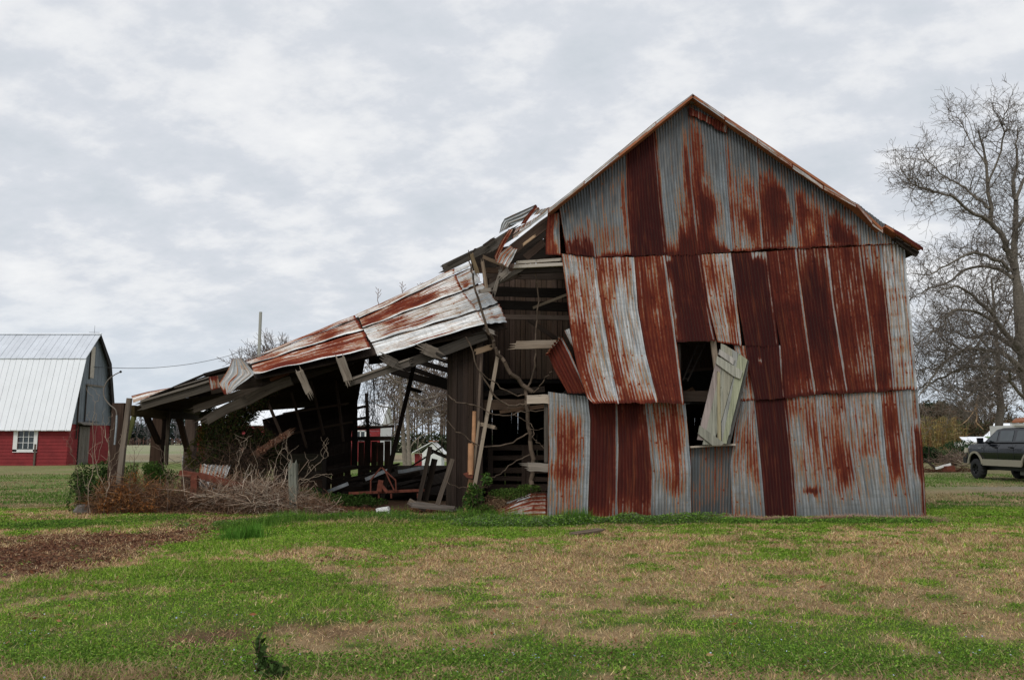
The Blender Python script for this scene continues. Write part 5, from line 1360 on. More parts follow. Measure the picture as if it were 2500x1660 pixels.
second = empty('bare_tree', P(2440, 1135, 56), 'slimmer bare tree with a snapped hanging branch behind the pickup truck', 'tree')
T2 = path_segs(pxs([(2440, 1140), (2438, 1053), (2443, 989), (2438, 951), (2437, 905), (2436, 867), (2431, 816), (2426, 740), (2420, 680)], 56), .30, .06, 3)
S2 = []
for pts, r0, r1 in (([(2438, 960), (2415, 950), (2397, 948), (2370, 960), (2345, 985)], .10, .02), ([(2437, 975), (2410, 968), (2390, 984)], .07, .03), ([(2440, 940), (2470, 925), (2500, 900)], .09, .03),
                    ([(2436, 870), (2405, 840), (2370, 800), (2350, 760)], .10, .02), ([(2434, 830), (2460, 780), (2480, 740)], .09, .02), ([(2428, 760), (2405, 720), (2390, 690)], .07, .02), ([(2438, 950), (2400, 910), (2359, 890)], .08, .02),
                    ([(2440, 990), (2420, 975), (2400, 985), (2375, 990)], .06, .02), ([(2424, 720), (2440, 680), (2450, 640)], .05, .02)):
    path = pxs(pts, 56, 55); T2 += path_segs(path, r0, r1, 3, .04)
    for q in smooth_path(path, 5)[2:]:
        for _ in range(rng.poisson(1.2)): grow(S2, q, nrm(rng.normal(0, 1, 3) + np.array([0, 0, .3])), rng.uniform(1.0, 2.4), .04, 2, .05, .34, 1.9, .012)
V, F = seg_mesh(T2, 8); mk('trunk', V, F, 'bark', second, smooth=True)
V, F = seg_mesh(S2, 3); mk('crown', V, F, 'twig', second, col=np.tile(np.array((.15, .125, .105)), (len(V), 1)))
V, F = seg_mesh(path_segs(pxs([(2389, 959), (2386, 975), (2383, 992), (2379, 1004)], 55), .05, .09, 3) + path_segs(pxs([(2383, 1000), (2385, 1020), (2383, 1030), (2392, 1040), (2400, 1048)], 55), .06, .03, 3) + path_segs(pxs([(2379, 1004), (2366, 1004), (2355, 1002)], 55), .05, .02, 2) + path_segs(pxs([(2376, 1006), (2362, 1025), (2345, 1038)], 55), .03, .02, 2), 5)
mk('broken_branch', V, F, 'twig', second, col=np.tile(np.array((.40, .27, .16)), (len(V), 1)))

bare_tree('bare_tree', 'round crowned bare tree far behind the utility pole', (P(665, 1077, 110)[0], 110, 0), 17.0, .3, lev=4, rmin=.024, spread=1.1, trunk=.28, nl=24, fork=3.0, col=(.17, .14, .125))
# the two slim trees in the view through the shed
for (b, t, Y, r, lb, lims) in ((( 990, 1140), (975, 880), 42, .10, 'slim grey tree with crooked low branches seen through the shed', [[(978, 1000), (960, 975), (955, 960)], [(980, 1035), (962, 1029), (945, 1037), (930, 1036)], [(985, 1065), (965, 1055), (968, 1075), (970, 1085)], [(978, 960), (950, 930), (930, 905)], [(978, 1010), (950, 995), (925, 992)]]),
                               ((1000, 1142), (995, 890), 40, .085, 'second slim tree close right of the crooked branched one', [[(1000, 1095), (1015, 1075), (1040, 1058), (1082, 1048)], [(998, 1052), (1020, 1042), (1050, 1025), (1084, 1010)], [(998, 998), (1020, 995), (1045, 998), (1084, 985)], [(1020, 1062), (1010, 1045)], [(994, 950), (970, 935), (940, 905)], [(995, 970), (1030, 975), (1070, 965)]])):
    e = empty('slim_tree', P(*b, Y), lb, 'tree')
    T = path_segs(pxs([b, ((b[0] + t[0]) / 2 - 2, (b[1] + t[1]) / 2), t], Y), r * 1.5, r * .4, 3); S = []
    for L in lims:
        path = pxs(L, Y, Y - .5); T += path_segs(path, .045, .02, 4, .01)
        for q in smooth_path(path, 3)[2:]:
            if rng.random() < .5: grow(S, q, nrm(rng.normal(0, 1, 3)), 1.0, .025, 1, .05, .3, 1.5, .01)
    for _ in range(10): grow(S, P(t[0], rng.uniform(t[1] + 10, t[1] + 60), Y), nrm(rng.normal(0, 1, 3) + np.array([0, 0, .4])), 2.0, .04, 2, .05, .3, 1.8, .012)
    V, F = seg_mesh(T, 6); mk('trunk', V, F, 'bark_light', e, smooth=True); V, F = seg_mesh(S, 3); mk('crown', V, F, 'twig', e, col=np.tile(np.array((.2, .16, .13)), (len(V), 1)))

# far wood lines: masses of bare trees and evergreens
def wood(label, x0, x1, Y, h, n, cols, levs=2, rmin=.03, name='woods', leafy=0, lcol=None, lsize=.5, depth=12, hv=.25):
    S = []; C = []
    for i in range(n):
        x = x0 + (x1 - x0) * rng.random(); y = Y + rng.random() * depth; hh = h * rng.uniform(1 - hv, 1 + hv * .6); c = np.array(cols[rng.integers(len(cols))]) * rng.uniform(.8, 1.2); m = len(S)
        S.append([x, y, -.2, x + rng.normal(0, .02) * hh, y, hh * .8, hh * .014, rmin])
        for k in range(7):
            f = .25 + .65 * rng.random(); a = rng.random() * 6.28
            grow(S, (x, y, hh * f), (math.cos(a) * .6, math.sin(a) * .6, .8), hh * .22, max(rmin, hh * .005), levs, .12, .25, 1.6, rmin)
        C += [c] * (len(S) - m)
    V, F = seg_mesh(S, 3); cc = np.repeat(np.array(C), 6, axis=0)
    return tag(mk(name, V, F, 'twig', col=cc), label, 'woods', kind='stuff')


def crown_mass(label, lumps, n, size, pal, name='evergreen_wood', cat='woods'):
    V, Fs, Cs, o = [], [], [], 0
    for (c, r) in lumps:
        m = int(n / len(lumps)); C = ell_pts(m, c, r, .35)
        q = vnoise(C[:, 0] / size * .25 + C[:, 1], C[:, 2] / size * .3, 9); C = C[q > .3]; C[:, 2] = np.maximum(C[:, 2], .1)
        v, f, cc = leaf_mesh(C, size * rng.uniform(.5, 1.3, len(C)), pick_cols(len(C), pal, .2)); V.append(v); Fs.append(f + o); Cs.append(cc); o += len(v)
    return tag(mk(name, np.concatenate(V), np.concatenate(Fs), 'leaf', col=np.concatenate(Cs)), label, cat, kind='stuff')


grey_b = [(.15, .125, .115), (.12, .10, .095), (.19, .15, .13)]
wood('grey brown bare wood beyond the field behind the shed', P(900, 1077, 120)[0], P(1200, 1077, 120)[0], 120, 13, 42, [(.13, .10, .085), (.17, .125, .10), (.10, .08, .07)], rmin=.03, depth=25)
crown_mass('dark green thicket at the foot of the wood behind the shed', [((P(1060, 1077, 112)[0] + k * 2.2, 112, 1.2), (1.8, 2, rng.uniform(1.4, 2.4))) for k in range(-4, 6)], 5000, .28, [(.03, .04, .02), (.045, .055, .03)], name='thicket')
wood('grey bare tree line along the far side of the left field', P(120, 1077, 330)[0], P(560, 1077, 330)[0], 330, 11, 110, [(.15, .14, .14), (.13, .12, .125)], levs=1, rmin=.09, depth=40)
wood('low reddish hedge along the far edge of the left field', P(60, 1077, 300)[0], P(700, 1077, 300)[0], 290, 2.6, 420, [(.15, .085, .07), (.13, .09, .075), (.11, .07, .06)], levs=0, rmin=.06, name='hedge', depth=14)
crown_mass('dark evergreens in the far tree line at the left', [((P(px, 1077, 345)[0], 345, h * .5), (w, 5, h * .55)) for px, w, h in [(258, 5, 14), (275, 5, 11), (305, 4, 8), (322, 4, 8), (340, 6, 8.5), (360, 6, 8), (415, 7, 12), (440, 8, 13), (465, 7, 12), (490, 9, 11), (240, 6, 9)]], 9000, .75, [(.045, .062, .055), (.06, .075, .06), (.035, .05, .045)])
wood('bare wood that continues behind the barn to the right', P(1200, 1077, 150)[0], P(2240, 1077, 150)[0], 150, 9, 60, grey_b, levs=1, rmin=.05, depth=20)
# right hand background
crown_mass('dense dark pines beyond the cane stand at the right', [((P(px, 1077, 175)[0], 175, h * .55), (w, 4, h * .48)) for px, w, h in [(2262, 4.5, 9.5), (2284, 4.5, 10.5), (2303, 5, 9.8), (2322, 4.5, 9.2), (2340, 4, 8.8), (2250, 5, 8.8)]], 15000, .42, [(.03, .048, .022), (.045, .062, .03), (.022, .034, .018)], name='pine_wood')
wood('brown bare thicket behind the white house at the right', P(2300, 1077, 150)[0], P(2600, 1077, 150)[0], 150, 7.8, 48, [(.17, .11, .075), (.14, .10, .075), (.12, .10, .07)], levs=2, rmin=.05, depth=25, hv=.15)
crown_mass('brownish undergrowth at the foot of the right hand wood', [((P(px, 1077, 145)[0], 145, 2.4), (6, 4, rng.uniform(2.2, 3.8))) for px in range(2300, 2560, 22)], 11000, .30, [(.10, .075, .045), (.06, .06, .032), (.13, .085, .05), (.05, .055, .03)], name='undergrowth')


def cane(label, px0, px1, Y, h, n, name='cane_stand'):
    S, C = [], []
    for i in range(n):
        x = P(rng.uniform(px0, px1), 1077, Y)[0]; y = Y + rng.uniform(-1, 1.5); hh = h * rng.uniform(.55, 1.1) * (1 - .25 * abs((i / n) - .4)); c = np.array([(.33, .24, .09), (.26, .19, .07), (.22, .13, .06), (.16, .17, .06), (.38, .30, .15)][rng.integers(5)])
        l = rng.normal(0, .12) * hh; S.append([x, y, 0, x + l, y, hh, .025, .012]); C.append(c)
        for k in range(9):
            f = rng.uniform(.1, 1.0); d = rng.normal(0, .35, 3); d[2] = abs(d[2]) * .6; p = np.array([x + l * f, y, hh * f]); S.append([*p, *(p + d), .022, .006]); C.append(c * rng.uniform(.7, 1.3))
    V, F = seg_mesh(S, 3); return tag(mk(name, V, F, 'twig', col=np.repeat(np.array(C), 6, axis=0)), label, 'cane', kind='stuff')


cane('stand of tall golden canes right of the barn', 2252, 2345, 78, 3.9, 420)
YG = 70
def ground_at(px, Y): return P(px, 1077, Y)[0]
for px, w, h, Y, pal, lb in ((2262, .9, 1.1, 60, [(.02, .04, .018), (.03, .055, .02)], 'dark green bush touching the right corner of the barn'), (2345, 1.7, 1.6, 68, [(.025, .05, .02), (.04, .07, .028)], 'broad dark green bush between the canes and the truck'),
                             (2292, 1.5, .9, 64, [(.10, .12, .05), (.07, .09, .04)], 'pale olive bush in front of the canes'), (2330, 1.2, 2.2, 82, [(.10, .11, .09), (.16, .15, .14)], 'greyish bush behind the broad green one')):
    bush('bush', lb, [((ground_at(px, Y), Y, h * .5), (w, w, h * .6)), ((ground_at(px, Y) + w * .5, Y, h * .35), (w * .7, w, h * .45))], 2600, .10, pal, 10)
brush(260, (ground_at(2320, 52), 52, .1), (1.9, .8, .6), .4, 1.4, .018, [(.22, .16, .12), (.16, .11, .09)], name='brush_pile', label='brown brush pile beyond the scrap heap at the right', cat='brush')
brush(26, (ground_at(2352, 50), 50, .1), (.6, .5, .5), .6, 1.2, .02, [(.42, .34, .24), (.36, .29, .21)], name='brush_pile', label='pale dead branches sticking up beside the truck', cat='brush')
brush(40, (ground_at(2318, 54), 53, .4), (.7, .5, .5), .5, 1.0, .014, [(.36, .28, .24)], name='brush_pile', label='bleached upright twigs on top of the brown brush pile', cat='brush')
# scrap heap with a white board
def GP(px, py, lift=0.0):
    g = G(px, py); return np.array([g[0], g[1], lift])
brush(420, (*GP(2310, 1152)[:2], .0), (1.9, .6, .28), .15, .5, .014, [(.13, .05, .03), (.10, .045, .03), (.16, .08, .05)], name='scrap_heap', label='reddish heap of rotten scraps in the grass left of the truck', cat='scrap heap', flat=.5, droop=.2)
o = beam('white_board', P(2284, 1143, 37.5), P(2321, 1133, 37.5), .10, .05, 'white_paint', None); tag(o, 'narrow white board lying tilted on the scrap heap', 'board')
o = prism('rusty_bin', [P(2312, 1138, 37.2), P(2331, 1137, 37.2), P(2333, 1150, 37.2), P(2314, 1151, 37.2)][::-1], (0, .5, 0), 'rust_steel'); tag(o, 'orange brown rusty box half buried in the scrap heap', 'box')
o = px_beam('dead_branch', (2258, 1122), (2284, 1142), 4, 38.5, .08, 'dark_wood', None); tag(o, 'dark branch slanting from the barn corner to the scrap heap', 'branch')

# ================================================================== BUILDINGS BEHIND
def red_barn():
    Y0 = 53.6; X1 = P(162, 1135, Y0)[0]; W = 5.4; X0 = X1 - 12.0; Y1 = Y0 + W
    e = empty('red_barn', ((X0 + X1) / 2, Y0 + W / 2, 0), 'red gambrel barn with a white metal roof at the left edge', 'barn')
    zE = P(168, 1050, Y0 - .35)[2]; zK = P(195, 876, Y0 + .9)[2]; zR = P(228, 816, Y0 + W / 2)[2]; zW = 2.75
    yE, yK, yR = Y0 - .40, Y0 + .95, Y0 + W / 2; ov = .35
    n = 31; w = 12.4 / n
    for i in range(n):
        xa, xb = X1 + ov - (i + 1) * w, X1 + ov - i * w - .02; r = .012 if i % 2 else 0
        for (ya, za, yb, zb, m) in ((yE, zE, yK, zK, 'white_roofing'), (yK - .06, zK + .03, yR, zR, 'ridge_roofing')):
            prism('roof_panel', [(xa, ya, za + r), (xb, ya, za + r), (xb, yb, zb + r), (xa, yb, zb + r)], (0, .02, -.05), m, e)
    prism('ridge_cap', [(X0 - .4, yR - .12, zR + .0), (X1 + ov + .02, yR - .12, zR + .0), (X1 + ov + .02, yR, zR + .07), (X0 - .4, yR, zR + .07)], (0, .12, -.02), 'white_roofing', e)
    for ya, za, yb, zb in ((yR, zR, 2 * yR - yK, zK), (2 * yR - yK, zK, 2 * yR - yE, zE)):
        prism('rear_roof', [(X0 - .4, ya, za), (X1 + ov, ya, za), (X1 + ov, yb, zb), (X0 - .4, yb, zb)], (0, 0, -.06), 'dark_wood', e)
    prism('rake_board', [(X1 + ov - .03, 2 * yR - yE, zE), (X1 + ov - .03, 2 * yR - yK, zK), (X1 + ov - .03, yR, zR), (X1 + ov - .03, yR, zR - .3), (X1 + ov - .03, 2 * yR - yK - .3, zK - .2), (X1 + ov - .03, 2 * yR - yE - .35, zE)], (.02, 0, 0), 'shadow_black', e)
    # soffit boards under the far rake
    for k in range(7):
        f = (k + .5) / 8; z = zE + (zK - zE) * f; y = 2 * yR - (yE + (yK - yE) * f)
        box('soffit_board', (X1 + .02, X1 + ov - .04, y - .16, y - .06, z - .12, z + .02), 'dark_wood', e)
    # siding
    hb = zW / 12
    wx = [X1 - (162 - p) / 1944 * Y0 for p in (42, 80)]; wz = [P(60, p, Y0)[2] for p in (1095, 1052)]
    for k in range(13):
        z0, z1 = k * hb - .03, (k + 1) * hb - .03
        if z1 > wz[0] + .02:
            for a, b in ((X0, wx[0]), (wx[1], X1)): prism('siding_board', [(a, Y0 - .035, z0), (b, Y0 - .035, z0), (b, Y0 - .012, z1), (a, Y0 - .012, z1)], (0, .03, 0), 'red_siding', e)
        else: prism('siding_board', [(X0, Y0 - .035, z0), (X1, Y0 - .035, z0), (X1, Y0 - .012, z1), (X0, Y0 - .012, z1)], (0, .03, 0), 'red_siding', e)
        for a, b in ((Y0, Y0 + 1.15), (Y0 + 2.6, Y1)): prism('siding_board', [(X1 + .035, a, z0), (X1 + .035, b, z0), (X1 + .012, b, z1), (X1 + .012, a, z1)], (-.03, 0, 0), 'red_siding', e, tint=None)
    # gable end above: blue grey upright boards
    prof = [(Y0, zW - .2), (Y0 - .02, zE - .05), (yK + .05, zK - .12), (yR, zR - .14), (2 * yR - yK - .05, zK - .12), (Y1 + .02, zE - .05), (Y1, zW - .2)]
    def ztop(y): return float(np.interp(y, [yE, yK, yR, 2 * yR - yK, 2 * yR - yE], [zE, zK, zR, zK, zE])) - .10
    m = 22
    for k in range(m):
        a, b = Y0 + W * k / m + .008, Y0 + W * (k + 1) / m; o = .012 if k % 2 else 0
        prism('siding_board', [(X1 + .05 + o, a, zW), (X1 + .05 + o, b, zW), (X1 + .05 + o, b, ztop(b)), (X1 + .05 + o, a, ztop(a))], (-.03, 0, 0), 'blue_grey_siding', e)
    prism('gable_wall', [(X1 + .012, y, z) for y, z in prof], (-.1, 0, 0), 'dark_wood', e)
    box('inner_wall', (X0, X1, Y0 + .03, Y0 + .1, 0, 1.3), 'dark_wood', e); box('inner_wall', (X0, X1 - .05, Y1 - .1, Y1, 0, zW), 'dark_wood', e)
    # gable openings
    box('hay_window', (X1 + .06, X1 + .10, Y0 + 2.0, Y0 + 2.55, P(210, 922, Y0 + 2)[2], P(210, 845, Y0 + 2)[2]), 'pale_wood', e)
    box('window_frame', (X1 + .06, X1 + .12, Y0 + 1.9, Y0 + 2.0, P(210, 922, Y0 + 2)[2] - .1, P(210, 845, Y0 + 2)[2]), 'dark_wood', e)
    box('hay_door', (X1 + .07, X1 + .12, Y0 + 1.75, Y0 + 3.6, zW + .25, P(210, 942, Y0 + 2)[2]), 'blue_grey_siding', e)
    box('door_track', (X1 + .12, X1 + .20, Y0 + 1.6, Y0 + 3.8, P(210, 942, Y0 + 2)[2], P(210, 942, Y0 + 2)[2] + .12), 'weathered_wood', e)
    box('trim_board', (X1 + .08, X1 + .14, Y0 + .75, Y0 + .83, zW - 1, zW + 3.4), 'dark_wood', e)
    box('trim_board', (X1 + .10, X1 + .14, Y0 + 1.66, Y0 + 1.74, zW + .2, P(210, 942, Y0 + 2)[2]), 'dark_wood', e)
    for k in range(5): box('door_board', (X1 + .05, X1 + .09, Y0 + 1.25 + k * .26, Y0 + 1.48 + k * .26, -.03, zW - .15), 'weathered_wood', e, tint=(.95 - .1 * (k % 2),) * 3)
    box('door_gap_shade', (X1 + .0, X1 + .04, Y0 + 1.15, Y0 + 2.6, -.03, zW), 'shadow_black', e)
    prism('door_hood', [(X1 + .02, Y0 + .9, zW + .12), (X1 + .5, Y0 + .9, zW - .05), (X1 + .5, Y0 + 3, zW - .05), (X1 + .02, Y0 + 3, zW + .12)], (0, 0, .06), 'weathered_wood', e)
    # window: frame, bars, panes
    fr = box('window', (wx[0] - .16, wx[1] + .16, Y0 - .02, Y0 + .02, wz[0] - .16, wz[1] + .12), 'glass_dark', e)
    for b in ((wx[0] - .30, wx[0] - .02, wz[0] - .2, wz[1] + .15), (wx[1] + .02, wx[1] + .26, wz[0] - .2, wz[1] + .15), (wx[0] - .30, wx[1] + .26, wz[0] - .24, wz[0] - .05)):
        box('frame', (b[0], b[1], Y0 - .10, Y0 - .05, b[2], b[3]), 'white_paint', fr)
    for k in (1, 2):
        xx = wx[0] + (wx[1] - wx[0]) * k / 3; box('glazing_bar', (xx - .02, xx + .02, Y0 - .06, Y0 - .03, wz[0], wz[1]), 'white_paint', fr)
        zz = wz[0] + (wz[1] - wz[0]) * k / 3; box('glazing_bar', (wx[0], wx[1], Y0 - .065, Y0 - .035, zz - .015, zz + .015), 'white_paint', fr)
    box('trim_board', (wx[1] + .10, wx[1] + .22, Y0 - .12, Y0 - .06, 0, wz[0] + .3), 'weathered_wood', e, tint=(.6, .55, .5))
    # lightning rod
    tube('lightning_rod', [(X1 - .15, yR, zR), (X1 - .15, yR, zR + .6)], .015, .01, 'wire', e, k=4, sub=1)
    tube('lightning_rod', [(X1 - .5, yR, zR + .14), (X1 + .2, yR, zR + .12)], .012, .012, 'wire', e, k=4, sub=1)


red_barn()


def long_barn():
    Y0 = 64.0; X0, X1 = P(452, 1077, Y0)[0], P(934, 1077, Y0)[0]; zE = P(700, 1038, Y0)[2]; zR = P(700, 986, Y0 + 3)[2]
    e = empty('long_barn', ((X0 + X1) / 2, Y0 + 3, 0), 'long red building with a white metal roof glimpsed behind the lean-to shed', 'barn')
    n = 40; w = (X1 - X0) / n
    for k in range(n):
        prism('roof_panel', [(X0 + k * w, Y0 - .3, zE), (X0 + (k + 1) * w - .02, Y0 - .3, zE), (X0 + (k + 1) * w - .02, Y0 + 3, zR), (X0 + k * w, Y0 + 3, zR)], (0, .02, -.05), 'white_roofing', e)
    prism('rear_roof', [(X0, Y0 + 3, zR - .01), (X1, Y0 + 3, zR - .01), (X1, Y0 + 6, zE), (X0, Y0 + 6, zE)], (0, 0, -.05), 'white_roofing', e)
    for k in range(12): prism('siding_board', [(X0 + .2, Y0 - .03, k * .24), (X1 - .2, Y0 - .03, k * .24), (X1 - .2, Y0, k * .24 + .235), (X0 + .2, Y0, k * .24 + .235)], (0, .1, 0), 'red_siding', e)
    prism('end_wall', [(X0 + .2, Y0 + .1, 0), (X0 + .2, Y0 + 5.9, 0), (X0 + .2, Y0 + 5.9, zE), (X0 + .2, Y0 + 3, zR - .1), (X0 + .2, Y0 + .1, zE)], (.1, 0, 0), 'red_siding', e)
    prism('end_wall', [(X1 - .2, Y0 + .1, 0), (X1 - .2, Y0 + 5.9, 0), (X1 - .2, Y0 + 5.9, zE), (X1 - .2, Y0 + 3, zR - .1), (X1 - .2, Y0 + .1, zE)], (-.1, 0, 0), 'white_paint', e)
    xa, xb = P(866, 1077, Y0)[0], P(894, 1077, Y0)[0]; za, zb = P(0, 1076, Y0)[2], P(0, 1051, Y0)[2]
    fr = box('window', (xa + .1, xb - .1, Y0 - .06, Y0 - .04, za + .1, zb - .05), 'glass_dark', e)
    for b in ((xa, xb, zb - .08, zb + .02), (xa, xb, za, za + .12), (xa, xa + .12, za, zb), (xb - .12, xb, za, zb), ((xa + xb) / 2 - .04, (xa + xb) / 2 + .04, za, zb)): box('frame', (b[0], b[1], Y0 - .10, Y0 - .065, b[2], b[3]), 'white_paint', fr)
    xa, xb = P(906, 1077, Y0)[0], P(926, 1077, Y0)[0]; box('door', (xa, xb, Y0 - .1, Y0 - .04, 0, 2.2), 'red_siding', e)


long_barn()


def hut():
    Y = 50.0; e = empty('white_hut', P(1045, 1138, Y), 'little white hut with red double doors seen through the shed', 'hut')
    q = lambda px, py: P(px, py, Y)
    fx0, fx1 = q(1031, 1077)[0], q(1078, 1077)[0]; zE = q(0, 1106)[2]; zA = q(0, 1080)[2]; xm = q(1055, 1077)[0]
    prism('wall', [(fx0, Y, 0), (fx1, Y, 0), (fx1, Y, zE), (xm, Y, zA - .05), (fx0, Y, zE)][::-1], (0, 2.2, 0), 'white_paint', e)
    x0 = q(1011, 1077)[0]
    box('wall', (x0, fx0 - .01, Y + .25, Y + 2.2, 0, q(0, 1108)[2]), 'white_paint', e)
    for a, b in ((1012, 1022), (1023, 1032)): box('door', (q(a, 1077)[0], q(b, 1077)[0], Y + .18, Y + .24, .05, q(0, 1107)[2]), 'red_siding', e)
    prism('roof', [(q(1007, 1077)[0], Y - .1, q(0, 1106)[2]), (xm, Y - .1, zA + .02), (xm, Y + 2.4, zA + .02), (q(1007, 1077)[0], Y + 2.4, q(0, 1106)[2])], (0, 0, .06), 'white_paint', e)
    prism('roof', [(xm, Y - .1, zA + .02), (fx1 + .2, Y - .1, zE - .1), (fx1 + .2, Y + 2.4, zE - .1), (xm, Y + 2.4, zA + .02)], (0, 0, .06), 'white_paint', e)
    box('ridge_cap', (xm - .2, xm + .2, Y - .12, Y + 2.4, zA + .06, zA + .11), 'rust_roofing', e)


hut()


def house():
    Y = 85.0; e = empty('white_house', P(2450, 1110, Y), 'white farmhouse with a pale steep roof behind the pickup truck', 'house')
    q = lambda px, py, y=Y: P(px, py, y)
    prism('roof', [q(2401, 1065), q(2560, 1065), q(2560, 1033, Y + 4), q(2427, 1033, Y + 4), q(2418, 1050, Y + 2)], (0, .1, -.12), 'white_roofing', e)
    X0, X1 = q(2406, 1077)[0], q(2560, 1077)[0]
    box('wall', (X0 + .5, X1, Y + 1.5, Y + 6, 0, q(0, 1066)[2]), 'white_paint', e)
    box('porch_fascia', (X0, X1, Y - .1, Y, q(0, 1070)[2], q(0, 1065)[2]), 'green_paint', e)
    for px in (2407, 2418, 2430): box('porch_post', (q(px, 1077)[0], q(px, 1077)[0] + .12, Y, Y + .12, 0, q(0, 1069)[2]), 'white_paint', e)
    for k in range(14): box('railing', (X0 + .1 + k * .25, X0 + .16 + k * .25, Y + .02, Y + .06, 1.4, q(0, 1070)[2] - .25), 'weathered_wood', e)
    box('floor', (X0, X1, Y, Y + 1.5, .3, .45), 'weathered_wood', e)
    e2 = empty('rust_roof_shed', P(2500, 1150, 52), 'shed with a rusty roof edge above the pickup truck at the right edge', 'shed')
    q2 = lambda px, py, y=52: P(px, py, y)
    prism('roof', [q2(2471, 1032), q2(2560, 1030), q2(2560, 1018, 55), q2(2480, 1024, 55)], (0, 0, .1), 'rust_roofing', e2)
    box('fascia', (q2(2474, 1077)[0], q2(2560, 1077)[0], 52.1, 52.2, q2(0, 1038)[2], q2(0, 1033)[2]), 'white_paint', e2)
    box('wall', (q2(2486, 1077)[0], q2(2560, 1077)[0], 52.3, 55, 0, q2(0, 1038)[2]), 'white_paint', e2)
    box('window', (q2(2495, 1077)[0], q2(2503, 1077)[0], 52.26, 52.29, q2(0, 1056)[2], q2(0, 1043)[2]), 'glass_dark', e2)


house()
for px, py, w, h, Y, lb in ((268, 1066, 3.5, 1.4, 420, 'tiny far house with a pale roof beside the red barn'), (322, 1069, 2.2, .8, 430, 'tiny far shed with a pale roof in the tree line')):
    c = P(px, 1077, Y); e = empty('far_house', (c[0], Y, 0), lb, 'house')
    z = P(0, py, Y)[2] - 1
    box('wall', (c[0] - w, c[0] + w * 1.6, Y, Y + 6, 0, z), 'stone', e)
    prism('roof', [(c[0] - w - .3, Y - .3, z), (c[0] + w * 1.8, Y - .3, z), (c[0] + w * 1.4, Y + 3, z + h * 1.6), (c[0] + w * .2, Y + 3, z + h * 1.6)], (0, .1, -.1), 'white_paint', e)
for px, w, Y, lb in ((2376, .7, 75, 'pale low outbuilding half hidden by bushes left of the truck'), (2398, .8, 72, 'small white outbuilding just left of the truck mirror')):
    c = P(px, 1077, Y); e = empty('outbuilding', (c[0], Y, 0), lb, 'shed')
    box('wall', (c[0] - w, c[0] + w, Y, Y + 2, 0, 1.5), 'white_paint', e); prism('roof', [(c[0] - w - .2, Y - .1, 1.5), (c[0] + w + .2, Y - .1, 1.5), (c[0] + w, Y + 1, 1.95), (c[0] - w, Y + 1, 1.95)], (0, 0, .06), 'white_roofing', e)

# utility pole and its wire
pole_t, pole_b = P(636, 772, 75), P(630, 1077, 75)
pole = tube('utility_pole', [(pole_t[0], 75, -.1), (pole_t[0], 75, pole_t[2])], .17, .14, 'green_wood', None, sub=1, k=10); tag(pole, 'wooden utility pole rising behind the tin roof', 'utility pole')
wp = [P(632, 842, 75), P(560, 868, 72), P(480, 886, 68), P(400, 896, 64), P(330, 899, 60), P(254, 897, 57), P(200, 893, 55)]
tag(tube('overhead_wire', wp, .02, .02, 'wire', None, sub=4, k=4), 'thin sagging wire from the utility pole to the red barn', 'wire')

